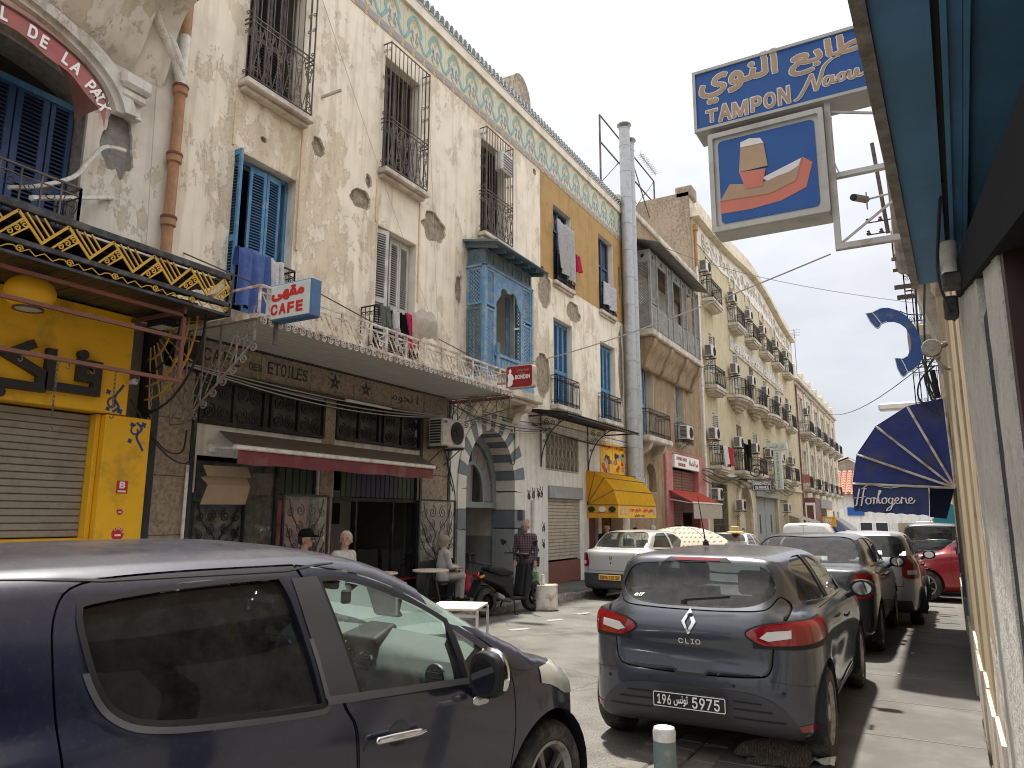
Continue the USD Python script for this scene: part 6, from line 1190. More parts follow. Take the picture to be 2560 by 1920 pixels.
for y,h in((66,3.6),(68.5,4.6)):
 A=MB().bar((-9.2,y,13),(-9.2,y,14+h),.03)
 for q in range(3):A.bar((-9.7,y,13.9+h-q*.25),(-8.7,y,13.9+h-q*.25),.015)
 solo('tv_aerial',f"{'shorter' if h < 4 else 'taller'} of two television aerials on the pale house roof",'aerial',A,'iron_brown')
# white houses across the far end of the street
fh=Thing('tiled_roof_house','low white house with red tiled roof closing the street','building',(-2,112,-2));fz=-2.2
fh.add('wall',MB().box(-16,30,112,120,fz,5.2),'white_plaster');fh.add('gable',MB().ex(Polygon([(-16,5.2),(-5.4,5.2),(-5.4,7.6),(-9.5,10.2),(-16,8.0)]),117,119,'y'),'rubble_stone')
for i in range(22):
 x0=-14+i*.72;tb=MB()
 for j in range(9):z=5.1+j*.36;yy=111.2+j*.55;tb.add(MB().tube([(x0+.36,yy,z),(x0+.36,yy+.62,z+.32)],.32,6))
 fh.add('tile_course',tb,'roof_tile')
fh.add('roof',MB().add(([(-14.2,111,5.0),(4,111,5.0),(4,116.2,8.2),(-14.2,116.2,8.2)],[(0,1,2),(0,2,3)])).add(([(-16.4,116.6,8.0),(-9.5,116.6,10.5),(-5.0,116.6,7.7),(-5.0,119.4,7.7),(-9.5,119.4,10.5),(-16.4,119.4,8.0)],[(0,1,4),(0,4,5),(1,2,3),(1,3,4)])),'roof_tile')
for x,z0,z1,m_ in((-7.5,-.2,1.2,'ink'),(-5.6,-.2,1.2,'ink'),(-7.8,-2.1,-.9,'sign_rim_blue'),(-5.6,-2.1,-.9,'sign_rim_blue')):w=fh.add('window',MB().box(x-.8,x+.8,111.9,112,z0,z1),'white_print');fh.add('pane',MB().box(x-.7,x+.7,111.87,111.9,z0+.1,z1-.1),m_,w)
fh.add('stone_front',MB().cbox(-3.6,7.2,111.6,112,fz,1.1,.05),'rubble_stone');fh.add('shop_void',MB().box(-1.6,4.4,111.5,111.6,fz,.2),'ink');fh.add('name_plate',MB().cbox(-9.7,-7.6,111.8,111.95,2.1,3.2,.02),'sign_blue')
small=Thing('blue_shop_awning','royal blue flat awning on the stone-faced shop at the end of the street','awning',(1,111,0));small.add('fabric',MB().box(-2.6,5.4,110.4,111.5,-.35,.75),'blue_towel')
# ================================================================== RIGHT SIDE: the shop the camera stands beside, the ochre house with the watchmaker's awning
WX=lambda y:.15+.018*y
def hexa(x0a,x1a,x0b,x1b,ya,yb,z0,z1):
 """A box whose sides follow the wall: x range at ya and at yb."""
 v=[(x0a,ya,z0),(x1a,ya,z0),(x1b,yb,z0),(x0b,yb,z0),(x0a,ya,z1),(x1a,ya,z1),(x1b,yb,z1),(x0b,yb,z1)]
 return MB().add((v,[(0,2,1),(0,3,2),(4,5,6),(4,6,7),(0,1,5),(0,5,4),(1,2,6),(1,6,5),(2,3,7),(2,7,6),(3,0,4),(3,4,7)]))
def rough_wall(y0,y1,z0,z1,dx,seed,amp=.006,depth=.35,step=.05,top=None):
 """A hand-plastered pier: the street face and its near edge wander a little."""
 ys=np.linspace(y0,y1,max(3,int((y1-y0)/step)));zs=np.linspace(z0,z1,max(3,int((z1-z0)/step)))
 P=np.array([[(WX(y)+dx,y,z)for y in ys]for z in zs]);n_=meshkit.fbm(P*[9,9,9],3,seed)-.5;P[...,0]+=n_*2*amp;P[...,2]*=np.array([top(y)/z1 for y in ys])if top else 1;P[:,0,1]+=n_[:,0]*.02;P[:,-1,1]+=n_[:,-1]*.02
 m=MB().sheet(P[:,::-1]);m.sheet([[p,p+[depth,0,0]]for p in P[:,0]]);m.sheet([[p+[depth,0,0],p]for p in P[:,-1]]);return m
k('pier_white',(.60,.57,.52),.9,var=.1,scale=3,bump=.02,bscale=30,dirt=((.40,.37,.33),.3),dscale=5)
K['ochre_stone']=plaster('ochre_stone',(.50,.41,.27),(.44,.36,.25),(.36,.30,.22),.45,.35,1.2)
k('door_oxblood',(.035,.012,.012),.5,var=.2)
shop=Thing('corner_shop','white rendered shop piers under a deep blue canopy box at the right edge','shop front',(.3,2.5,0))
shop.add('pier',rough_wall(2.66,4.32,0,2.62,0,3,top=lambda y:2.74-.22*max(0,3.8-y)),'pier_white',smooth=40);shop.add('pier',rough_wall(1.90,2.38,0,2.3,0,5,top=lambda y:2.74-.24*(3.8-y)),'pier_white',smooth=40)
shop.add('pier_core',hexa(.40,.8,.40,.8,2.4,4.3,0,2.2),'pier_white');shop.add('rain_gap',hexa(.205,.33,.205,.33,2.37,2.67,0,2.3),'ink')
shop.add('pier_foot',rough_wall(4.28,4.9,0,1.05,.0,8,.01),'pier_white',smooth=40);shop.add('pier_foot',rough_wall(4.88,5.7,0,.75,.0,9,.01),'pier_white',smooth=40)
shop.add('doorway',hexa(1.6,1.7,1.6,1.7,-1.5,4.3,0,3.3).add(hexa(.19,1.6,.19,1.6,1.84,1.9,0,2.26)).add(hexa(.2,1.6,.2,1.6,-1.6,-1.5,0,3.3)).add(hexa(.2,1.6,.2,1.6,-1.5,1.9,-.02,.02)),'door_oxblood');shop.add('door_frame',hexa(.40,.5,.40,.5,1.62,1.7,0,2.2).add(hexa(.30,.36,.30,.36,1.77,1.83,0,2.25)),'door_oxblood')
shop.add('lintel',MB().add(([(x,y,z+o)for y,z in((3.88,2.70),(.6,1.98))for x in(WX(y)-.015,WX(y)+.09)for o in(0,.15)],[(0,1,3),(0,3,2),(4,7,5),(4,6,7),(0,5,1),(0,4,5),(2,3,7),(2,7,6),(1,5,7),(1,7,3),(0,2,6),(0,6,4)])),'dark_matte')
ex_=lambda y:-.06+.0345*(y-1.75)
def cbox_y(o0,o1,z0,z1,ya=-1.2,yb=4.28):return hexa(ex_(ya)+o0,ex_(ya)+o1,ex_(yb)+o0,ex_(yb)+o1,ya,yb,z0,z1)
shop.add('canopy_edge',cbox_y(0,.035,2.88,3.35),'canopy_edge');shop.add('canopy_panel',cbox_y(.036,.165,2.9,3.3),'canopy_blue');shop.add('canopy_panel',cbox_y(.185,.2,2.905,3.3),'canopy_blue')
shop.add('canopy_groove',cbox_y(.166,.184,2.93,3.3),'ink');shop.add('canopy_panel',cbox_y(.2,.235,2.93,3.3),'canopy_blue');shop.add('canopy_rib',cbox_y(.236,.25,2.90,3.3),'canopy_blue');shop.add('canopy_panel',cbox_y(.251,1.9,2.94,3.3,-1.6,4.2),'canopy_blue');shop.add('upper_wall',hexa(.42,.9,.42,.9,-1.2,4.3,3.3,9),'tan_plaster')
shop.add('canopy_tube',MB().lathe([(0,0),(.033,0),(.036,.005),(.036,.14),(.03,.145),(0,.145)],(.175,3.55,2.72),14),'plastic_white',smooth=30);shop.add('cable',MB().tube(curve([(.15,3.0,2.92),(.14,3.3,2.86),(.13,3.6,2.72),(.19,4.0,2.62)],16,False),.007,5),'cable');shop.add('bracket',MB().cbox(.13,.24,3.3,3.4,2.60,2.66,.01).cbox(.15,.21,3.9,4.0,2.62,2.72,.01),'beam_black')
oh=Thing('ochre_house','ochre stone house on the right with mouldings, corbels and balconies behind the blue awning','building',(.5,11,0))
def wall_seg(y0,y1,z0,z1,dx,d=.4):return hexa(WX(y0)+dx,WX(y0)+dx+d,WX(y1)+dx,WX(y1)+dx+d,y0,y1,z0,z1)
oh.add('wall',wall_seg(4.3,17.3,0,12,.03).add(hexa(.5,8,.5,8,17.2,17.3,0,12)).add(hexa(7.9,8,7.9,8,0,17.3,0,12)).add(hexa(.4,8,.5,8,0,17.3,12,12.2)),'ochre_stone')
for y0,w,d in((4.4,.55,.0),(5.0,.7,-.012),(5.8,.5,-.005),(6.4,.9,-.02),(7.4,1.2,-.01),(8.7,1.1,-.03),(12.2,.5,-.01),(13,3,-.02)):oh.add('pilaster',wall_seg(y0,y0+w,.0,5.2,d,.05),'ochre_stone');oh.add('pilaster_base',wall_seg(y0-.03,y0+w+.03,0,.62,d-.02,.05),'stone_trim')
oh.add('kerb_skirt',rough_wall(5.8,7.3,0,.10,-.045,11,.012),'stone_trim')
pr=curve([(.6,3.6),(.6,3.6),(.22,3.6),(.2,3.9),(.10,4.3),(-.02,4.8),(-.05,5.1),(-.05,5.1),(.6,5.1),(.6,5.1)],40)
oh.add('corbel',MB().ex(Polygon(pr),6.6,7.2,'y'),'stone_trim',smooth=30);oh.add('corbel',MB().ex(Polygon([(x+.1,z)for x,z in pr]),10.6,11.2,'y'),'stone_trim',smooth=30)
oh.add('balcony_slab',MB().cbox(-.08,.7,6.4,11.4,5.1,5.3,.04),'stone_trim')
for y,z in((14.2,4.9),(15.9,3.75)):oh.add('balcony_slab',MB().cbox(-.05,.7,y-.6,y+.8,z-.25,z,.04),'stone_trim');add_railing(oh,[(.5,y-.55),(-.02,y-.55),(-.02,y+.75),(.5,y+.75)],z,z+.95,'iron_black',gap=.1)
oh.add('hanging_rail',MB().box(-.16,.4,12.7,12.76,5.28,5.34).box(-.13,.4,12.3,12.36,5.0,5.06),'iron_brown')
for pts in([(.25,9.6,5.5),(.12,9.2,4.6),(.08,9.2,3.6),(.18,9.1,3.0)],[(.3,9.4,5.2),(.16,9.0,4.0),(.12,9.1,3.2),(.2,9.1,2.9)],[(.2,8.9,3.3),(.05,8.9,3.15),(.02,8.9,2.95),(.15,8.95,2.8)],[(.22,8.8,3.4),(.1,8.85,3.2),(.12,8.85,3.0),(.2,8.9,2.75)]):oh.add('cable',MB().tube(curve(pts,18,False),.012,4),'cable')
oh.add('cable_splice',MB().tube([(.17,8.9,3.25),(.2,8.92,2.95)],.03,6),'black_plastic');oh.add('shop_post',wall_seg(10.8,12.2,0,2.3,-.02,.2),K.setdefault('green_paint',mat('green_paint',(.025,.05,.05),.55)))
for i in range(5):oh.add('shutter_ledge',wall_seg(9.4+i*1.3,9.6+i*1.3,.2+.22*i,.5+.22*i,-.045,.1),'canopy_blue')
ac2 .dup((.35,11.9,5.45),180,'air conditioner high on the ochre house at the right, above the handset sign')
jb=Thing('junction_box','round dusty grey junction box with cable glands on the ochre wall','junction box',(.2,6.4,3.4));c0=ony('N',950,1115,6.4);R_=(ony('N',1060,1115,6.4)-c0)[0]
jb.add('body',MB().lathe([(0,.06),(R_*.9,.06),(R_,.05),(R_,.012),(R_*.93,0),(R_*.3,0),(R_*.28,-.006),(0,-.006)],tuple(c0),24,'y'),'canopy_edge',smooth=30)
jb.add('gland',MB().tube([c0+[R_*.9,.03,.01],c0+[R_*1.5,.03,.03]],.02,8).tube([c0+[R_*1.2,.03,.02],c0+[R_*1.3,.03,.023]],.028,8),'canopy_edge');jb.add('gland',MB().tube(curve([c0+[R_*.4,.03,-R_*.9],c0+[R_*.5,.03,-R_*1.5],c0+[R_*.9,.03,-R_*2.2],c0+[R_*1.6,.03,-R_*2.5]],14,False),.014,8).tube([c0+[R_*.42,.03,-R_*.95],c0+[R_*.45,.03,-R_*1.25]],.026,8),'canopy_edge')
# the telephone handset sign
hs=Thing('handset_sign','blue metal sign cut in the shape of a telephone handset, hung over the pavement','sign',(-.2,7.8,3.5));Yh=7.8
hp_=lambda pts:[(p[0],p[2])for p in(ony('N',a,b,Yh)for a,b in pts)]
out_=hp_([(262,760),(330,750),(420,705),(500,702),(600,730),(680,780),(745,850),(800,940),(840,1040),(858,1120),(852,1220),(820,1300),(760,1350),(705,1378),(690,1400),(655,1425),(625,1395),(590,1330),(565,1225),(585,1222),(650,1228),(700,1200),(735,1130),(738,1060),(720,980),(680,910),(625,868),(560,845),(490,848),(430,870),(412,905),(392,920),(360,905),(310,850)])
hs.add('board',MB().ex(Polygon(out_),Yh,Yh+.02,'y'),K.setdefault('handset_blue',mat('handset_blue',(.016,.075,.27),.4,var=.12,dirt=((.16,.17,.17),.25),dscale=9)))
ring=LineString(out_+out_[:1]);hs.add('edge_line',MB().ex(unary_union([ring.buffer(.006).intersection(Polygon(out_)).intersection(Point(*c_).buffer(.16))for c_ in(hp_([(300,830)])[0],hp_([(620,1350)])[0])]).union(band(hp_([(335,752),(385,810),(430,870)]),.007)).union(band(hp_([(632,1230),(672,1300),(705,1375)]),.007)),Yh-.004,Yh-.001,'y'),'white_print')
hs.add('hanger',MB().tube(curve([tuple(ony('N',a,b,Yh+.01))for a,b in((620,735),(700,770),(860,776))],12,False),.006,4).tube(curve([tuple(ony('N',a,b,Yh+.01))for a,b in((780,1330),(850,1275),(950,1260))],12,False),.006,4),'cable')
# the watchmaker's awning
wa=Thing('shop_awning','navy fan awning lettered Horlogerie over the right pavement','awning',(-.2,9.2,2));Ya,Yb_=9.0,14.4
op_=lambda pts,Y=Ya:[ony('O',a,b,Y)for a,b in pts]
rim=op_([(1510,165),(1170,240),(880,425),(705,685),(665,955)]);piv=op_([(1615,995)])[0]
side=MB();n_=6
for p,q in zip(rim[:-1],rim[1:]):
 G=[[piv+(p+(q-p)*v-piv)*u+[0,.03*math.sin(pi*u)*math.sin(pi*v)*(1 if u else 0),0]for v in np.linspace(0,1,n_)]for u in np.linspace(0.02,1,n_)];side.sheet(G)
wa.add('side_panel',side,'awning_blue',smooth=30)
fr=MB();D_=np.array([.06,Yb_-Ya,0])
for p,q in zip(rim[:-1],rim[1:]):fr.sheet([[p+(q-p)*v+D_*w_-[0,0,.03*math.sin(pi*v)]for v in np.linspace(0,1,5)]for w_ in np.linspace(0,1,5)])
wa.add('front_panel',fr,'awning_blue',smooth=30)
for p in rim:wa.add('rib',MB().tube([piv+[0,-.01,0],p+[0,-.01,0]],.013,5),'iron_white')
vb=op_([(670,960),(1370,985),(1375,1255),(690,1215)]);nv=40
V=[]
for u in np.linspace(0,1,4):V.append([vb[0]+(vb[1]-vb[0])*v+(vb[3]+(vb[2]-vb[3])*v-vb[0]-(vb[1]-vb[0])*v)*u+[0,.008*sin(v*30)*u,.012*abs(sin(v*22))*(u>.9)]for v in np.linspace(0,1,nv)])
vl=wa.add('valance',MB().sheet(V),'awning_navy',smooth=True)
V2=[[rim[-1]+D_*w_+[0,0,-.29*u]for w_ in np.linspace(0,1,12)]for u in(0,1)];wa.add('front_valance',MB().sheet(V2),'awning_navy');q4=op_([(1375,990),(1610,1000),(1535,1280),(1380,1262)],Ya+.8);wa.add('inner_flap',MB().add((q4,[(0,1,2),(0,2,3)])),'awning_navy')
x0,z0=vb[3][0]+.015,vb[3][2];Wv,Hv=vb[1][0]-vb[0][0],vb[0][2]-vb[3][2]
def script(strokes,w_):return unary_union([LineString(curve(s,40,False)).buffer(w_/2)for s in strokes])
hl=[[(-.02,.24),(.01,.26),(.04,.5),(.08,.84)],[(.09,.24),(.12,.5),(.16,.84),(.19,.84)],[(-.01,.52),(.06,.53),(.16,.56)],[(.20,.52),(.17,.42),(.19,.30),(.24,.33),(.25,.46),(.21,.52),(.24,.50),(.29,.52)],[(.29,.30),(.30,.44),(.31,.53),(.335,.48),(.36,.5)],[(.34,.32),(.37,.55),(.42,.74),(.40,.77),(.375,.55),(.385,.33),(.42,.36)],[(.47,.52),(.43,.45),(.44,.32),(.49,.34),(.50,.46),(.47,.52),(.51,.5)],[(.59,.48),(.55,.50),(.53,.38),(.56,.31),(.59,.38),(.60,.50),(.585,.28),(.55,.1),(.49,.06),(.52,.16),(.60,.27),(.64,.36)],[(.64,.38),(.69,.45),(.67,.52),(.635,.44),(.65,.32),(.70,.33),(.72,.4)],[(.73,.31),(.735,.44),(.745,.53),(.77,.48),(.80,.5)],[(.80,.48),(.805,.36),(.83,.31),(.85,.37)],[(.85,.38),(.90,.45),(.88,.52),(.845,.44),(.86,.32),(.91,.33),(.94,.42)]]
for s in hl:wa.add('letter',MB().ex(affinity.affine_transform(script([s],.022),[Wv*.84,0,0,Hv,x0,z0+Hv*.02-.012]),Ya-.016,Ya-.006,'y'),'letter_white',vl)
wa.add('swoosh',MB().ex(affinity.affine_transform(script([[(.12,.8),(.25,.95),(.42,.88),(.58,.82),(.72,.86)]],.016),[Wv*.84,0,0,Hv,x0,z0+Hv*.02]),Ya-.016,Ya-.006,'y'),'letter_white',vl)
lamp=Thing('street_lamp','cobra-head street lamp peeping over the navy awning','street lamp',(.4,26,5));lp=ony('O',1100,240,26);lamp.add('head',MB().cbox(lp[0]-.6,lp[0]+.5,25.9,26.3,lp[2]-.12,lp[2]+.12,.1),'lamp_clear');lamp.add('arm',MB().bar((lp[0]+.4,26.1,lp[2]),(1.4,26.1,lp[2]-.2),.05,6).bar((1.4,26.1,lp[2]-.2),(1.4,26.1,-.3),.07,8),'steel_tube')
tl=Thing('teal_screen','tall teal sheet screen leaning beside the red car','screen',(1.2,23.5,1));q=[ony('O',a,b,24.6)for a,b in((1410,1280),(1530,1120),(1640,1170),(1700,1640),(1500,1590))]
q[3]=np.array([q[3][0],q[3][1],-.25]);q[4]=np.array([q[4][0],q[4][1],-.25]);tl.add('sheet',MB().ex(Polygon([(p[0],p[2])for p in q]),24.6,24.68,'y'),'teal_paint');tl.add('rim',MB().tube([q[0],q[4]],.025,5),'wood_grey')
rb_=Thing('side_street_house','cream house on the right beyond the side street','building',(5,40,0));rb_.add('wall',MB().box(1.75,9,24.8,70,-1.5,9),'ochre_stone');rb_.add('cornice',MB().cbox(1.5,9.2,24.6,70.2,9,9.4,.05),'stone_trim')
fw_=Thing('far_white_house','white house with dark red awning at the far right end of the street','building',(6,90,0));fw_.add('wall',MB().box(.5,12,88,100,-2,3.2),'white_plaster');fw_.add('plate',MB().cbox(1.6,2.4,87.9,88,1.2,1.9,.01),'sign_blue')
for i in range(4):fw_.add('bottle_picture',MB().lathe([(0,0),(.16,0),(.16,.5),(.06,.7),(.06,.95),(0,.95)],(5.1+i*.4,87.8,.3),8),'chair_grey')
fa=Thing('dark_red_awning','dark red slatted awning roof before the far white house','awning',(2,70,1.5));fa.add('roof',MB(*[MB().add(([(.1,66+i*.8,1.55),(4.2,66+i*.8,2.1),(4.2,66.7+i*.8,2.1),(.1,66.7+i*.8,1.55)],[(0,1,2),(0,2,3),(0,2,1),(0,3,2)]))for i in range(8)]),'awning_maroon');fa.add('valance',MB().box(.1,.14,66,72.4,.9,1.55),'awning_maroon')
# ================================================================== the rubber-stamp shop's light boxes
ts=Thing('stamp_shop_sign','large blue light box sign lettered TAMPON with peeling tan letters, on a white steel frame','sign',(-.6,4.5,4));Yt=4.5
kp=lambda a,b,Y=Yt:ony('K',a,b,Y)
tl_,tr_,bl_=kp(190,437),kp(1150,145),kp(205,800);X0,X1,Z0,Z1=tl_[0],.12,kp(210,790)[2],tl_[2]
ts.add('box',MB().cbox(X0,X1,Yt+.012,Yt+.22,Z0,Z1,.008),'sign_grey');ts.add('rim',MB().ex(sbox(X0,Z0,X1,Z1).difference(sbox(X0+.02,Z0+.02,X1-.02,Z1-.02)),Yt-.01,Yt+.012,'y'),'sign_grey');ts.add('face',MB().box(X0+.02,X1-.02,Yt,Yt+.01,Z0+.02,Z1-.02),'sign_blue')
# lettering measured on the face: tan film with a white halo showing where it has shrunk
def raise_(g,name='letter'):
 a=ts.add(name,MB().ex(g.buffer(.0045),Yt-.003,Yt-.0005,'y'),'letter_white');ts.add('film',MB().ex(g.buffer(-.0015).difference(unary_union([rough_blob((x,z_),r_,r_*.5,int(abs(x*977+z_*331))%97,10)for x,z_,r_ in[(g.bounds[0]+(g.bounds[2]-g.bounds[0])*f_,g.bounds[3],(g.bounds[3]-g.bounds[1])*.13)for f_ in(.25,.8)]])),Yt-.006,Yt-.0032,'y'),'letter_tan',a)
P2=lambda a,b:(lambda p:(p[0],p[2]))(kp(a,b))
for ch,(a,b),(c_,d_)in(('T',(270,650),(345,725)),('A',(345,615),(425,715)),('M',(425,600),(525,690)),('P',(535,572),(605,660)),('O',(612,550),(688,640)),('N',(695,515),(775,620))):
 p,q=P2(a,b),P2(c_,d_);raise_(fit(letters(ch,1,bold=3),p[0],P2((a+c_)/2,d_)[1],q[0],P2((a+c_)/2,b)[1]))
ar=letters('\ufef1\ufeee\ufee8\ufedf\ufe8d',1,ARABIC,2);p,q=P2(235,585),P2(690,330);raise_(fit(ar,p[0],P2(400,590)[1],q[0],P2(480,345)[1]),'arabic_word')
ar2=letters('\ufeca\ufe91\ufe8e\ufec3',1,ARABIC,2);p=P2(735,0);raise_(fit(ar2,p[0],P2(800,455)[1],P2(1190,0)[0],P2(1050,215)[1]),'arabic_word')
nsx=[[(0,0),(.05,.05),(.14,.3),(.22,.58),(.24,.62),(.27,.3),(.29,.15),(.36,.5),(.42,.8),(.55,.98),(.62,1.0)],[(.50,.42),(.44,.46),(.40,.3),(.43,.2),(.49,.28),(.52,.44),(.52,.24),(.57,.26)],[(.64,.46),(.59,.38),(.60,.24),(.66,.26),(.68,.4),(.64,.46),(.72,.42)],[(.74,.46),(.74,.26),(.80,.24),(.84,.46),(.86,.24),(.94,.3)]]
pa_,pb_=P2(805,585),P2(1215,380)
for s in nsx:raise_(affinity.affine_transform(script([s],.045),[(pb_[0]-pa_[0])*1.05,0,0,(P2(1000,380)[1]-P2(1000,570)[1])*1.05,pa_[0],P2(900,570)[1]]),'script_letter')
l0,l1,l2=kp(285,800),kp(970,610),kp(300,1390);Xa,Xb,Za,Zb=l0[0],kp(985,900)[0],kp(310,1385)[2],kp(300,800)[2]+.005
lb=Thing('stamp_picture_sign','square grey light box with a blue panel showing a rubber stamp on a pad','sign',((Xa+Xb)/2,Yt,Za))
lb.add('box',MB().cbox(Xa,Xb,Yt+.0,Yt+.2,Za,Zb-.012,.012),'sign_grey');lb.add('rim',MB().ex(rbox(Xa,Za,Xb,Zb-.012,.012).difference(rbox(Xa+.03,Za+.03,Xb-.03,Zb-.045,.01)),Yt-.02,Yt,'y'),'sign_grey');lb.add('panel',MB().ex(rbox(Xa+.06,Za+.05,Xb-.055,Zb-.07,.03),Yt-.004,Yt-.0005,'y'),'sign_blue')
S2=lambda pts:Polygon([P2(a,b)for a,b in pts])
for nm,pts,m_,d0 in(('pad_side',[(358,1195),(650,1145),(800,1075),(845,930),(905,962),(868,1110),(720,1190),(540,1240),(362,1270)],'coral',.004),('pad_top',[(358,1195),(415,1095),(600,1090),(845,935),(805,1072),(650,1150)],'letter_tan',.0065),('pad_glare',[(605,1058),(838,938),(822,985),(770,1020),(700,1045),(640,1075)],'letter_white',.008),('stamp_base',[(470,1025),(628,1000),(608,1105),(510,1122)],'coral',.0085),('stamp_body',[(478,880),(615,850),(640,985),(470,1025)],'letter_tan',.010),('stamp_top',[(478,880),(478,850),(530,825),(595,822),(615,850)],'letter_white',.012)):lb.add(nm,MB().ex(S2(pts),Yt-d0-.0015,Yt-d0,'y'),m_)
fr=MB();zz=kp(1045,1010)[2]
xA,xB=kp(1010,700)[0],kp(1060,1460)[0];Zl=kp(1060,1465)[2]
fr.box(Xb+.005,Xb+.04,Yt+.03,Yt+.07,Zl,Z0).box(Xb+.04,.16,Yt+.03,Yt+.07,Zl,Zl+.035).box(Xb+.04,.16,Yt+.03,Yt+.07,zz-.03,zz).bar((Xb+.04,Yt+.05,Zl+.04),(.14,Yt+.05,Zl+.36),.009).bar((Xb+.04,Yt+.05,Z0-.06),(.14,Yt+.05,Z0-.2),.009).box(.0,.16,Yt+.2,Yt+.23,zz-.2,zz-.17)
lb.add('steel_frame',fr,'steel_white');lb.add('cable',MB().tube(curve([tuple(kp(a,b))for a,b in((985,640),(1015,700),(1010,800),(1030,950),(1060,1020))],14,False),.005,4),'cable_pale')
cc=Thing('security_camera','small bullet security camera on a bracket beside the stamp shop sign','camera',(-.15,4.6,3.3));c0=kp(1150,1170);c1=kp(1215,1145);cd=(c1-c0)+[0,.1,0]
cc.add('body',MB().tube([c0,c0+cd*.25,c0+cd],.022,12),'chair_grey',smooth=30);cc.add('lens',MB().tube([c0-cd*.12,c0],.019,12),'ink');cc.add('mount',MB().tube([c0+cd,kp(1345,1110)+[0,.1,0]],.007,6).box(c1[0]-.002,c1[0]+.006,4.58,4.61,c1[2]-.06,c1[2]+.04),'steel_white')
pl=Thing('utility_pole','dark pole with rows of insulators seen through the sign frame','pole',(0.4,14,0));pz=ony('K',1352,1380,13.5);pl.add('pole',MB().bar((pz[0],13.5,pz[2]),(pz[0]-.12,13.5,pz[2]+1.7),.035,8),'iron_brown')
for r in(0,.22):
 A=MB().bar((pz[0]-.32,13.5,pz[2]+.02+r),(pz[0]+.32,13.5,pz[2]+.02+r),.012)
 for dx in(-.3,-.1,.1,.3):A.lathe([(0,0),(.03,0),(.04,.03),(.02,.05),(.03,.07),(0,.09)],(pz[0]+dx,13.5,pz[2]+.02+r),8)
 pl.add('crossarm',A,'iron_brown')
# wires over the street
def wire(name,label,p,q,sag,r,m_='cable'):
 p,q=np.array(p,float),np.array(q,float);t_=np.linspace(0,1,24)[:,None];solo(name,label,'cable',MB().tube(p+(q-p)*t_-[0,0,1]*(sag*4*t_*(1-t_)),r,4,r1=r*.4),m_)
wire('overhead_cable','pale cable crossing the street from the cafe front up to the stamp sign frame',(-8.4,12.6,4.75),(-.38,4.6,kp(1060,1465)[2]),.22,.012,'cable_pale')
wire('overhead_cable','thin high cable running down the sky to the right behind the handset',(-8.4,26,12.2),(.3,14,5.3),.3,.012);wire('overhead_cable','thin low sagging cable below the handset sign from the far roofs',(-8.3,64,12.5),(.3,13.5,4.3),1.6,.02)
wire('facade_wire','thin wire slanting down the cream wall past the second caged window',(-8.47,8.02,10.9),(-8.45,12.4,4.6),.05,.006,'cable_pale');wire('facade_wire','thin wire hanging straight down beside the round plaster scar',(-8.47,11.35,10.9),(-8.46,12.0,4.6),.02,.006,'cable_pale');wire('facade_wire','thin wire hanging on the hotel wall left of the rust pipe',(-8.47,5.35,7.6),(-8.47,5.45,4.7),.0,.006,'cable_pale')
# ================================================================== VEHICLES
hull_=lambda*s:m3 .Manifold.batch_hull([m3 .Manifold.sphere(r,14).translate(list(p))for*p,r in s])
def man(m):
 v,f=arr(m);return m3 .Manifold(m3 .Mesh(vert_properties=v.astype(np.float32),tri_verts=f.astype(np.uint32)))
def prism(poly,axis,a,b):return man(MB().ex(poly if isinstance(poly,(Polygon,MultiPolygon))else Polygon(poly),a,b,axis))
def unit_normals(v,f):
 n=np.zeros_like(v);fn=np.cross(v[f[:,1]]-v[f[:,0]],v[f[:,2]]-v[f[:,0]])
 for q in range(3):np.add.at(n,f[:,q],fn)
 return n/np.maximum(np.linalg.norm(n,axis=1,keepdims=True),1e-12)
def skin_of(body,cutter,off):
 """The piece of a body's outer surface inside the cutter, moved out by off."""
 r=(body^cutter).to_mesh();ids,ri=np.array(r.run_original_id),np.array(r.run_index)//3;f=np.array(r.tri_verts);keep=np.zeros(len(f),bool)
 for i,o in enumerate(ids):
  if o==body.original_id():keep[ri[i]:ri[i+1]]=True
 f=f[keep];v=np.array(r.vert_properties)[:,:3].astype(float)
 if not len(f):return np.zeros((0,3)),f
 u,inv=np.unique(f,return_inverse=True);v,f=v[u],inv.reshape(-1,3)
 q,inv=np.unique(np.round(v,5),axis=0,return_inverse=True);f2=inv.reshape(-1)[f];n=unit_normals(q,f2)
 return q+n*off,f2
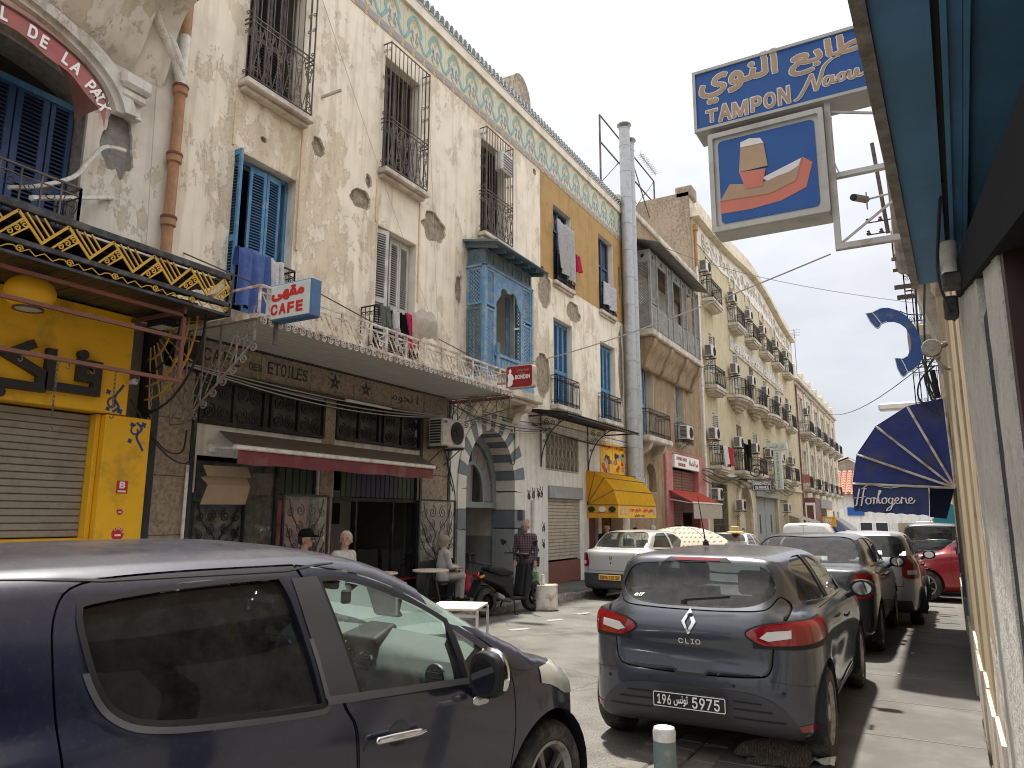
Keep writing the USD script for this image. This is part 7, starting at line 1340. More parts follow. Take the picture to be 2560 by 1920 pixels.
def wheel_mesh(r,w,spokes,R=None):
 """Tyre, rim and spokes around the y axis; the outer face looks to +y."""
 R=R or r*.66
 ty=MB().lathe([(R,-w/2),(r-.03,-w/2),(r-.008,-w/2+.02),(r,-w/2+.045),(r,w/2-.045),(r-.008,w/2-.02),(r-.03,w/2),(R+.015,w/2),(R,w/2-.015)],(0,0,0),40,'y')
 for z in(-.035,0,.035):ty.lathe([(r+.0015,z-.004),(r+.0015,z+.004)],(0,0,0),40,'y')
 rm=MB().lathe([(R+.004,w/2-.006),(R-.012,w/2-.004),(R-.03,w/2-.03),(R-.04,-w/2)],(0,0,0),40,'y').lathe([(R*.3,w/2-.028),(R*.28,w/2-.018),(.0,w/2-.015)],(0,0,0),24,'y')
 bk=MB().lathe([(R-.03,w/2-.07),(0,w/2-.07)],(0,0,0),24,'y')
 for i in range(spokes):
  a=2*pi*i/spokes;d=.10 if spokes>6 else .16
  P=[(R*q*cos(a+s*d*(1.3-q*.6)),w/2-.026-.008*q,R*q*sin(a+s*d*(1.3-q*.6)))for q in(.18,.97)for s in(-1,1)]
  v=P+[(x,y-.03,z)for x,y,z in P];rm.add((v,[(0,2,1),(1,2,3),(0,1,5),(0,5,4),(2,6,7),(2,7,3),(0,4,6),(0,6,2),(1,3,7),(1,7,5),(0,1,2),(1,3,2)]))
 return ty,rm,bk
class Car:
 def __init__(self,name,label,pose,s,group=None):
  x,y,z,hd=pose;self.s=s
  self.t=t=Thing(name,label,s.get('cat','car'),(x,y,z),90+math.degrees(hd),group,local=True)
  h=s.get('h',.05);x0,x1=s['low'][:,0].min()-.15,s['low'][:,0].max()+.15;wy=s['sec'][:,0].max()+.12;zt=s['up'][:,1].max()+.12
  X,Y,Z=np.meshgrid(np.arange(x0,x1,h),np.arange(-wy,wy,h),np.arange(.04,zt,h),indexing='ij')
  A=np.abs(Y)
  def d_xz(P):return np.repeat(sdf2(P,X[:,0],Z[:,0])[:,None],X.shape[1],1)
  def d_xy(half):P=np.vstack([half,half[::-1]*[1,-1]]);return np.repeat(sdf2(P,X[...,0],Y[...,0])[...,None],X.shape[2],2)
  def d_yz(half):P=np.vstack([half,half[::-1]*[-1,1]]);return np.repeat(sdf2(P,Y[0],Z[0])[None],X.shape[0],0)
  kr=s.get('round',.10)
  lo=smax(smax(d_xz(s['low']),d_xy(s['plan']),kr),d_yz(s['sec']),kr*.6);hi=smax(smax(d_xz(s['up']),d_xy(s['plan_up']),kr*.8),d_yz(s['sec_up']),kr*.6)
  F=smin(lo,hi,s.get('blend',.06))
  for wx in s['wheels']:F=F-.022*np.exp(-((X-wx)**2+(Z-s['r']-.06)**2)/.16)*(A>.4)
  for fn in s.get('forms',()):F=F+fn(X,A,Z)
  F=ndimage.gaussian_filter(F,s.get('soft',.8));org=np.array([x0,-wy,.04])
  v,f=nets(F,org,h);body=man((v,f));self.body=body.as_original()if body.status()==m3 .Error.NoError else None
  if self.body is None:raise RuntimeError(f'{name}: body is not closed: {body.status()}')
  c0,c1,cz=s['cabin'];G=np.maximum(np.maximum(F+.05,np.maximum(c0-X,X-c1)),cz-Z);G=np.maximum(G,-(Z-0));vi,fi=nets(G,org,h);self.shell=self.body-man((vi,fi))
  self.inside=(vi,fi)
 def side(self,poly,both=True):
  ps=[prism(poly,'y',.3,1.4),prism(poly,'y',-1.4,-.3)];return ps if both else ps[1:]
 def cut(self,p):self.shell=self.shell-p
 def glass(self,name,p,mt,inset=-.01,rim=None):
  v,f=skin_of(self.body,p,inset);self.t.add(name,(v,f),mt,smooth=True);self.cut(p)
 def finish(self):
  s,t=self.s,self.t;rw=s['r']+s.get('gap',.045)
  for wx in s['wheels']:
   for sg_ in(-1,1):
    c=m3 .Manifold.cylinder(.62,rw,rw,40).rotate([90,0,0]).translate([wx,sg_*.82+.31,s['r']+.01]);self.cut(c)
    well=MB().lathe([(rw+.004,-.3),(rw+.004,.22)],(wx,sg_*.55,s['r']+.01),28,'y');w2=MB();w2 .v,w2 .f=well.v,well.f[:,::-1]
    ok_=np.all(w2 .v[w2 .f][:,:,2]>.17,1);w2 .f=w2 .f[ok_];t.add('wheel_well',w2,'black_plastic')
 def panel(self,name,poly,axis,a,b,gap=.0045,mt=None,parent=None):
  """A door or lid: its own piece of the shell, set apart by a gap."""
  p=prism(poly,axis,a,b);piece=self.shell^p;self.cut(prism(poly.buffer(gap*2,join_style=1),axis,a,b))
  return self.t.add(name,piece,mt or self.s['paint'],parent,smooth=32)
 def patch(self,name,poly,axis,a,b,off,mt,parent=None):
  return self.t.add(name,skin_of(self.body,prism(poly,axis,a,b),off),mt,parent,smooth=True)
 def wheels(self,only=None):
  s,t=self.s,self.t;ty,rm,bk=wheel_mesh(s['r'],s.get('tw',.2),s.get('spokes',7))
  for wx in s['wheels']:
   for sg_ in(-1,1):
    mv=lambda m:(lambda q:q.moved(wx,sg_*(s['track']-s.get('tw',.2)/2),s['r']))(m.moved(rz=pi)if sg_<0 else m)
    p=t.add('wheel',mv(ty),'rubber',smooth=30);t.add('rim',mv(rm),s.get('rim','alloy'),p,smooth=30);t.add('hub_back',mv(bk),'black_plastic',p)
 def mirror(self,x,y,z,sz=(.09,.1,.075),mt=None,both=True,chrome=False):
  for sg_ in((-1,1)if both else(-1,)):
   q=np.array(trimesh.creation.icosphere(2).vertices);q=np.sign(q)*np.abs(q)**.8;q[:,0]=np.maximum(q[:,0],-.45)
   m=self.t.add('mirror',m3 .Manifold.hull_points(q*sz*[1,1.08,1.08]+[x,sg_*y,z]),mt or self.s['paint'],smooth=40);e=MB().ex(affinity.scale(Point(sg_*y,z).buffer(1,quad_segs=8),sz[1]*.8,sz[2]*.78),x-sz[0]*.45-.004,x-sz[0]*.45-.001);self.t.add('mirror_glass',e,'mirror_glass',m)
   self.t.add('mirror_foot',MB().tube([(x+.03,sg_*(y-sz[1]*.7),z-sz[2]*.5),(x+.08,sg_*(y-sz[1]*2.0),z-sz[2]*1.5)],.028,8),'black_plastic',m)
   if chrome:self.t.add('mirror_trim',MB().tube([(x+sz[0]*.1,sg_*(y+sz[1]*1.0*sin(q)),z+sz[2]*1.0*cos(q))for q in np.linspace(-.5,2.2,12)],.02,8),'chrome',m,smooth=40);self.t.add('repeater',MB().cbox(x-.02,x+.06,sg_*(y-sz[1]*1.0),sg_*(y-sz[1]*.55),z-sz[2]*1.5,z-sz[2]*1.15,.012),'lamp_clear',m)
 def seats(self,xs=((1.0,.0),(.15,.0)),belt=.95,w=.24):
  for x,dz in xs:
   for sg_ in(-1,1):
    y=sg_*.36;b=MB().add(m3 .Manifold.hull_points(np.array([(x+a*.07-.10*c,y+q*w*(1-.15*c),.45+c*.62+dz)for a in(-1,1)for q in(-1,1)for c in(0,1)]))).cbox(x,x+.5,y-w,y+w,.35+dz,.5+dz,.05);p=self.t.add('seat',b,'seat_dark',smooth=30)
    self.t.add('headrest',MB().cbox(x-.17,x-.07,y-.13,y+.13,1.1+dz,1.28+dz,.04),'seat_dark',p)
 def plate(self,x,z,mt,parts,w=.52,h=.11,tilt=0,rim=True):
  p=self.t.add('number_plate',MB().cbox(x-.012,x,-w/2,w/2,z-h/2,z+h/2,.004),mt)
  back=lambda g:MB().ex(affinity.scale(g,-1,1,origin=(0,0)),x-.016,x-.0125)
  if rim:self.t.add('plate_rim',back(rbox(-w/2+.006,z-h/2+.006,w/2-.006,z+h/2-.006,.01).difference(rbox(-w/2+.011,z-h/2+.011,w/2-.011,z+h/2-.011,.008))),'white_print',p)
  for tx,font,a,b,z0,z1,m_ in parts:self.t.add('plate_text',back(fit(letters(tx,1,font,1),a,z0,b,z1)),m_,p)
 def close(self):return self.t.add('body',self.shell,self.s['paint'],smooth=32)
ar_=lambda*p:np.array(p,float)
PL=lambda n,*p:Polygon(curve(np.array(p,float),n)).buffer(0)
def outline(pts,n=90):return curve(ar_(*pts),n)
W_TAX=1.0
# ------------------------------------------------------------------ the slate hatchback in the middle of the picture
half_=lambda n,*p:curve(ar_(*p),n,False)
S_=dict(paint='paint_slate',h=.034,r=.315,tw=.195,track=.845,wheels=(0,2.589),rim='alloy',spokes=9,cabin=(-.36,2.25,.42),round=.11,blend=.075,soft=.9,low=outline([(-.46,.22),(-.56,.30),(-.625,.44),(-.615,.62),(-.585,.80),(-.53,.95),(-.40,1.03),(.2,1.02),(1.2,.995),(2.0,.975),(2.35,.955),(2.75,.90),(3.1,.80),(3.35,.66),(3.44,.48),(3.42,.30),(3.3,.2),(2.6,.17),(.6,.17),(-.2,.19)]),up=outline([(-.60,.90),(-.50,1.03),(-.33,1.24),(-.30,1.365),(-.22,1.405),(.2,1.44),(.85,1.455),(1.35,1.43),(1.72,1.33),(2.1,1.13),(2.45,.95),(2.45,.80),(.5,.8),(-.5,.8)]),plan=ar_(*[tuple(p)for p in curve(ar_((-.63,0),(-.622,.35),(-.57,.60),(-.42,.77),(-.1,.845),(.6,.845),(1.6,.85),(2.5,.862),(2.9,.82),(3.2,.70),(3.38,.48),(3.44,.2),(3.44,0)),60,False)]),plan_up=half_(50,(-.62,0),(-.58,.46),(-.35,.60),(.1,.70),(.9,.755),(1.6,.745),(2.2,.72),(2.46,.66),(2.46,0)),sec=ar_((0,.16),(.70,.17),(.79,.24),(.835,.40),(.85,.6),(.866,.8),(.85,.92),(.80,1.0),(.70,1.05),(0,1.10)),sec_up=ar_((0,.7),(.81,.78),(.785,.95),(.74,1.05),(.645,1.25),(.58,1.36),(.50,1.415),(.32,1.45),(0,1.462)),forms=[lambda X,A,Z:.030*np.exp(-((X-1.35)**2)/.8)*np.exp(-((Z-.50)**2)/.03)*(A>.5),lambda X,A,Z:.022*np.exp(-((Z-.72)**2)/.010)*np.exp(-(A/.62)**6)*(X<-.2),lambda X,A,Z:.02*np.exp(-((Z-.42)**2)/.006)*np.exp(-(A/.6)**6)*(X<-.2)])
c=Car('hatchback','slate grey hatchback with diamond badge parked half on the pavement',(-1.564,5.955,0,-.005),S_)
rear=(-1.2,.1)
gl=PL(70,(-.50,1.315),(-.3,1.345),(0,1.352),(.3,1.345),(.50,1.315),(.57,1.17),(.48,1.085),(.3,1.05),(0,1.045),(-.3,1.05),(-.48,1.085),(-.57,1.17))
for sg_,p in zip((1,-1),c.side(PL(60,(-.06,1.10),(.02,1.24),(.16,1.335),(.45,1.372),(.83,1.375),(.83,1.375),(.93,1.02),(.93,1.02),(.35,1.055),(.06,1.07)))):c.glass('side_window',p,'car_glass_tint')
for p in c.side(PL(50,(.91,1.372),(.91,1.372),(1.25,1.345),(1.6,1.22),(1.98,1.02),(1.98,1.02),(1.01,1.015),(1.01,1.015))):c.glass('side_window',p,'car_glass')
c.glass('rear_window',prism(gl,'x',*rear),'car_glass_dusty')
c.glass('windscreen',prism(PL(40,(-.56,1.33),(0,1.36),(.56,1.33),(.66,1.04),(0,1.01),(-.66,1.04)),'x',1.4,2.6),'car_glass')
hatch=PL(90,(-.66,1.02),(-.60,.93),(-.565,.8),(-.54,.66),(-.44,.615),(0,.60),(.44,.615),(.54,.66),(.565,.8),(.60,.93),(.66,1.02),(.60,1.12),(.52,1.045),(.3,1.025),(0,1.02),(-.3,1.025),(-.52,1.045),(-.60,1.12))
c.panel('tailgate',hatch,'x',*rear)
for sg_ in(-1,1):
 lamp=Polygon([(sg_*a,b)for a,b in curve(ar_((.40,.89),(.46,.935),(.58,.962),(.74,.978),(.86,.965),(.88,.91),(.84,.845),(.62,.825),(.50,.83)),40)])
 c.patch('lamp_shroud',lamp.buffer(.012).union(sbox(min(sg_*.44,sg_*.84),.80,max(sg_*.44,sg_*.84),.84)),'x',-1.2,.02,.004,'black_plastic');l_=c.patch('tail_lamp',lamp,'x',-1.2,.02,.010,'lamp_red')
 c.patch('lamp_clear',Polygon([(sg_*a,b)for a,b in((.485,.872),(.53,.91),(.68,.925),(.68,.875),(.54,.852))]),'x',-1.2,.02,.0125,'lamp_clear',l_)
 c.patch('reflector',Polygon([(sg_*a,b)for a,b in((.60,.305),(.79,.325),(.80,.285),(.64,.262))]),'x',-1.2,.1,.004,'lamp_red')
 for yy in(.30,.62):c.patch('parking_sensor',Point(sg_*yy,.545-.02*(yy>.5)).buffer(.011),'x',-1.2,0,.003,'black_plastic')
low_=PL(60,(-.72,.17),(-.70,.30),(-.60,.43),(-.42,.505),(0,.515),(.42,.505),(.60,.43),(.70,.30),(.72,.17),(.72,.17),(-.72,.17))
c.patch('lower_bumper',low_,'x',-1.2,-.1,.006,'grey_plastic')
for sg_ in(-1,1):
 for z in(.34,.40,.45):c.patch('bumper_rib',band([(sg_*.29,z),(sg_*(.62-(z-.34)*1.3),z-.004)],.010),'x',-1.2,-.1,.011,'black_plastic')
c.patch('gap_line',band([(.54,.60),(.80,.56)],.004).union(band([(-.54,.60),(-.80,.56)],.004)),'x',-1.2,.1,.0015,'ink')
c.patch('boot_handle',sbox(-.11,.585,.11,.605),'x',-1.2,-.2,.003,'ink')
c.patch('brake_light_recess',Polygon([(-.26,1.352),(.26,1.352),(.22,1.385),(-.22,1.385)]),'x',-1.2,-.05,.003,'black_plastic');c.patch('brake_light',sbox(-.17,1.36,.17,1.38),'x',-1.2,-.05,.006,'lamp_red')
dm=Polygon([(0,.085),(.052,0),(0,-.085),(-.052,0)]).difference(Polygon([(.004,.045),(.028,-.002),(.004,-.052),(-.022,-.005)]));c.patch('badge',affinity.translate(dm,0,.945),'x',-1.2,-.2,.014,'chrome')
for ch,x in zip('CLIO',(.085,.036,-.008,-.038)):c.patch('badge_letter',affinity.translate(affinity.scale(letters(ch,.034,bold=2),-1.15,1,origin=(0,0)),x,.80),'x',-1.2,-.2,.006,'chrome')
c.plate(-.645,.42,'plate_black',[('196','Inter',-.225,-.125,.388,.452,'white_print'),('\ufeb2\ufee7\ufeee\ufe97',ARABIC,-.105,-.005,.385,.455,'white_print'),('5975','Inter',.025,.215,.383,.455,'white_print')])
wp=c.t.add('wiper',MB().bar((-.60,.02,1.10),(-.575,-.30,1.135),.012).bar((-.605,.02,1.07),(-.60,.02,1.10),.022,8),'black_plastic')
c.patch('window_sticker',affinity.scale(fit(letters('elf',1,bold=2,italic=.2),-.46,1.098,-.38,1.124),-1,1,origin=(0,0)),'x',-1.2,-.2,-.006,'white_print')
for sg_ in(-1,1):
 a,b=(.3,1.4)if sg_>0 else(-1.4,-.3)
 for nm,poly in(('rear_door',PL(40,(.20,.46),(.20,.46),(.24,.62),(.32,.75),(.28,1.0),(.28,1.0),(.94,1.0),(.94,1.0),(1.0,.8),(1.0,.32),(1.0,.32),(.42,.32),(.42,.32))),('front_door',Polygon([(1.008,.32),(1.008,.8),(.95,1.0),(2.0,1.0),(2.04,.8),(2.02,.45),(1.95,.32)]))):
  d=c.panel(nm,poly,'y',a,b,.003);hx_=.95 if nm=='rear_door' else 1.2
  if nm=='front_door':c.t.add('door_handle',MB().cbox(1.10,1.28,sg_*.853,sg_*.888,.855,.885,.01),'black_plastic',d)
 c.patch('sill_strip',Polygon([(.40,.22),(2.05,.22),(1.95,.36),(.7,.31)]),'y',a,b,.006,'grey_plastic');c.patch('sill_chrome',band([(.55,.355),(1.2,.33),(1.9,.36)],.012),'y',a,b,.009,'chrome')
 c.patch('belt_trim',band([(-.02,1.075),(.06,1.055),(.35,1.04),(1.97,1.005)],.014),'y',a,b,.004,'chrome');c.patch('window_frame',band([(.92,1.37),(.97,1.2),(1.0,1.02)],.05),'y',a,b,.003,'black_plastic')
 c.patch('fuel_flap',Point(.02,.86).buffer(.075).difference(Point(.02,.86).buffer(.07)),'y',a,b,.0015,'ink')
c.mirror(1.88,.95,1.035,mt='black_plastic');c.finish();c.close();c.wheels();c.seats()
c.t.add('dashboard',MB().cbox(1.75,2.3,-.66,.66,.7,.98,.06),'dash_dark');c.t.add('antenna',MB().tube([(.42,.12,1.46),(.3,.14,1.86)],.006,5,r1=.003).lathe([(.028,0),(.022,.03),(.008,.05)],(.42,.12,1.45),10),'black_plastic')
c.t.add('parcel_shelf',MB().box(-.42,-.05,-.55,.55,.99,1.0),'seat_dark');c.t.add('rear_mirror',MB().cbox(1.62,1.66,-.1,.1,1.24,1.3,.015),'black_plastic')
# ------------------------------------------------------------------ the navy car that fills the lower left
S_=dict(paint='paint_navy',h=.034,r=.305,tw=.2,track=.855,wheels=(-.09,2.45),spokes=5,cabin=(-.55,2.24,.40),round=.12,blend=.05,soft=.9,gap=.05,low=outline([(-.78,.28),(-.84,.5),(-.80,.8),(-.70,1.05),(-.3,1.10),(.2,1.075),(.75,1.02),(1.3,.965),(1.8,.93),(2.1,.965),(2.35,.955),(2.65,.87),(2.95,.75),(3.15,.58),(3.2,.42),(3.12,.25),(2.9,.19),(.6,.18),(-.5,.2)]),up=outline([(-.80,.95),(-.76,1.15),(-.62,1.38),(-.45,1.53),(.0,1.575),(.5,1.59),(.9,1.575),(1.2,1.52),(1.48,1.42),(1.75,1.27),(2.05,1.10),(2.3,.97),(2.3,.8),(-.75,.8)]),plan=ar_(*[tuple(p)for p in curve(ar_((-.86,0),(-.84,.4),(-.75,.7),(-.4,.84),(.3,.868),(1.2,.872),(1.9,.87),(2.4,.872),(2.65,.80),(2.9,.68),(3.1,.45),(3.2,.2),(3.2,0)),60,False)]),plan_up=ar_(*[tuple(p)for p in curve(ar_((-.82,0),(-.75,.55),(-.4,.72),(.1,.80),(.9,.86),(1.5,.86),(2.05,.85),(2.3,.8),(2.32,0)),50,False)]),sec=ar_((0,.17),(.72,.18),(.80,.25),(.845,.42),(.872,.62),(.875,.8),(.862,.93),(.83,1.02),(.72,1.07),(0,1.12)),sec_up=ar_((0,.7),(.86,.82),(.855,.97),(.805,1.1),(.742,1.25),(.69,1.37),(.655,1.44),(.615,1.49),(.5,1.535),(.3,1.57),(0,1.595)),forms=[lambda X,A,Z:.02*np.exp(-((X-1.2)**2)/1.0)*np.exp(-((Z-.52)**2)/.03)*(A>.5),lambda X,A,Z:-.03*np.exp(-((A-.45)**2)/.02)*(X>2.1)*np.exp(-((X-2.5)**2)/.15)*(Z>.7)])
c=Car('navy_car','dusty navy blue car with chrome door handle filling the lower left',(-3.014,1.365,.015,-.140),S_)
rdw=PL(80,(.125,1.37),(.17,1.395),(.45,1.418),(.81,1.425),(.86,1.41),(.90,1.28),(.945,1.0),(.945,.985),(.92,.975),(.58,1.003),(.33,1.035),(.22,1.08),(.165,1.16),(.135,1.27))
for p in c.side(rdw):c.glass('rear_door_window',p,'car_glass_tint',-.012)
for p in c.side(PL(50,(1.05,1.405),(1.05,1.405),(1.17,1.40),(1.36,1.345),(1.55,1.265),(1.69,1.185),(1.69,1.185),(1.755,.915),(1.755,.915),(1.145,.962),(1.145,.962))):c.glass('front_door_window',p,'car_glass',-.012)
for p in c.side(Polygon([(1.735,1.155),(1.80,1.115),(1.965,1.015),(1.985,.895),(1.80,.912)]).buffer(-.004)):c.glass('quarter_window',p,'car_glass',-.008)
c.glass('windscreen',prism(PL(40,(-.60,1.40),(0,1.47),(.60,1.40),(.74,1.06),(0,1.0),(-.74,1.06)),'x',1.2,2.6),'car_glass')
c.glass('tailgate_window',prism(PL(30,(-.55,1.42),(.55,1.42),(.62,1.15),(-.62,1.15)),'x',-1.2,-.3),'car_glass_tint')
for sg_ in(-1,1):
 a,b=(.3,1.4)if sg_>0 else(-1.4,-.3)
 c.patch('window_gasket',rdw.buffer(.017).difference(rdw.buffer(-.002)),'y',a,b,.004,'black_plastic')
 c.patch('front_gasket',PL(50,(1.03,1.425),(1.03,1.425),(1.18,1.415),(1.38,1.36),(1.57,1.28),(1.72,1.195),(1.72,1.195),(1.79,.90),(1.79,.90),(1.13,.95),(1.13,.95)).difference(PL(50,(1.05,1.405),(1.05,1.405),(1.17,1.40),(1.36,1.345),(1.55,1.265),(1.69,1.185),(1.69,1.185),(1.755,.915),(1.755,.915),(1.145,.962),(1.145,.962)).buffer(-.002)),'y',a,b,.0025,'black_plastic')
 c.patch('pillar_cover',Polygon([(.91,1.425),(1.035,1.425),(1.13,.975),(.975,.985)]),'y',a,b,.003,'grey_plastic');c.patch('belt_trim',PL(40,(.97,.995),(.97,.995),(1.1,.985),(1.75,.937),(2.0,.905),(2.0,.905),(2.0,.885),(2.0,.885),(1.75,.910),(1.1,.955),(.97,.965),(.97,.965)),'y',a,b,.008,'trim_grey');c.patch('belt_trim',rdw.buffer(.036).difference(rdw.buffer(.017)).intersection(sbox(.1,.9,1.0,1.2)),'y',a,b,.006,'trim_grey')
 d1=c.panel('rear_door',PL(70,(.10,.5),(.06,.95),(.04,1.22),(.055,1.38),(.14,1.452),(.42,1.47),(.94,1.47),(.94,1.47),(.99,1.32),(1.035,.98),(1.10,.85),(1.13,.6),(1.10,.32),(1.10,.32),(.4,.32),(.4,.32)),'y',a,b,.0035)
 d2=c.panel('front_door',PL(70,(.956,1.468),(.956,1.468),(1.2,1.43),(1.45,1.345),(1.72,1.195),(2.0,1.03),(2.08,.94),(2.12,.8),(2.13,.6),(2.08,.32),(2.08,.32),(1.118,.32),(1.118,.32),(1.147,.6),(1.117,.85),(1.05,.98),(1.0,1.32)),'y',a,b,.0035)
 c.t.add('door_handle',MB().add(m3 .Manifold.batch_hull([m3 .Manifold.sphere(q,10).translate([x,sg_*y_,z])for x,y_,z,q in((1.20,.885,.795,.016),(1.27,.895,.795,.017),(1.41,.895,.785,.017),(1.46,.885,.78,.013))])),'chrome',d2,smooth=50)
 c.patch('handle_cup',affinity.scale(Point(1.34,.79).buffer(1),.06,.05),'y',a,b,.0015,'ink',d2)
 c.patch('door_lock',Point(1.165,.77).buffer(.014),'y',a,b,.002,'grey_plastic',d2)
 hl_=Polygon([(sg_*a_,b_)for a_,b_ in curve(ar_((.50,.76),(.62,.86),(.80,.90),(.86,.86),(.82,.72),(.62,.66)),30)]);c.patch('headlamp',hl_,'x',2.35,3.6,.006,'headlamp')
 c.patch('roof_seam',band([(-.3,.60),(.2,.635),(.9,.64),(1.15,.62)],.006)if sg_>0 else band([(-.3,-.60),(.2,-.635),(.9,-.64),(1.15,-.62)],.006),'z',1.4,1.7,.0025,'black_plastic')
 c.patch('fender_line',band([(2.09,.93),(2.2,.90),(2.42,.90),(2.52,.86)],.005),'y',a,b,.001,'ink')
c.patch('bonnet_line',band([(2.12,-.72),(2.4,-.66),(2.8,-.5),(2.98,0),(2.8,.5),(2.4,.66),(2.12,.72)],.006),'z',.7,1.2,.0015,'ink')
c.mirror(1.77,.985,.97,(.10,.085,.095),'black_plastic',chrome=True);c.finish();c.close();c.wheels();c.seats(((.72,.04),(-.15,.08)),w=.25)
ds=m3 .Manifold.hull_points(np.array([(x,y,z)for y in(-.74,.74)for x,z in((1.84,.60),(1.81,.88),(1.86,.98),(1.98,1.06),(2.22,1.0),(2.22,.6))])).refine_to_length(.06);dv,df=arr(ds);dv[:,2]+=.012*np.cos(dv[:,1]*4)*(dv[:,2]>.9)
db=c.t.add('dashboard',(dv,df),'dash_grey',smooth=35)
for yy,zz,rr in((-.60,.895,.055),(.04,.905,.05),(-.09,.905,.05),(.6,.895,.055)):
 c.t.add('air_vent',MB().lathe([(rr+.012,0),(rr+.01,.014),(rr,.016),(rr-.006,.006),(0,.003)],(0,0,0),20,'x').moved(rz=pi).moved(1.832,yy,zz),'chrome',db,smooth=30);vb_=MB()
 for q in(-.025,0,.025):vb_.box(1.800,1.808,yy-rr*.8,yy+rr*.8,zz+q-.004,zz+q+.004)
 c.t.add('vent_fins',vb_,'black_plastic',db)
c.t.add('instrument_hood',hull_((1.84,-.14,1.02,.02),(1.84,.10,1.02,.02),(2.0,-.1,1.06,.03),(2.0,.06,1.06,.03)),'dash_dark',db,smooth=40);c.t.add('radio',MB().cbox(1.80,1.815,-.12,.08,.72,.82,.006),'dash_dark',db)
c.t.add('steering_wheel',MB().tube([(1.30-.09*sin(a),.38+.18*cos(a),.93+.16*sin(a))for a in np.arange(24)/24*2*pi],.014,6,True).bar((1.3,.22,.93),(1.3,.54,.93),.02).bar((1.3,.38,.92),(1.5,.38,.85),.03),'dash_dark')
c.t.add('rear_mirror',MB().cbox(1.58,1.62,-.11,.11,1.30,1.37,.02).bar((1.62,0,1.35),(1.70,0,1.42),.012).cbox(1.66,1.71,-.10,-.06,1.22,1.29,.015),'dash_dark');c.t.add('door_card',MB().box(1.1,2.05,.78,.80,.45,.93).box(.1,1.0,.78,.80,.45,.95),'dash_dark')
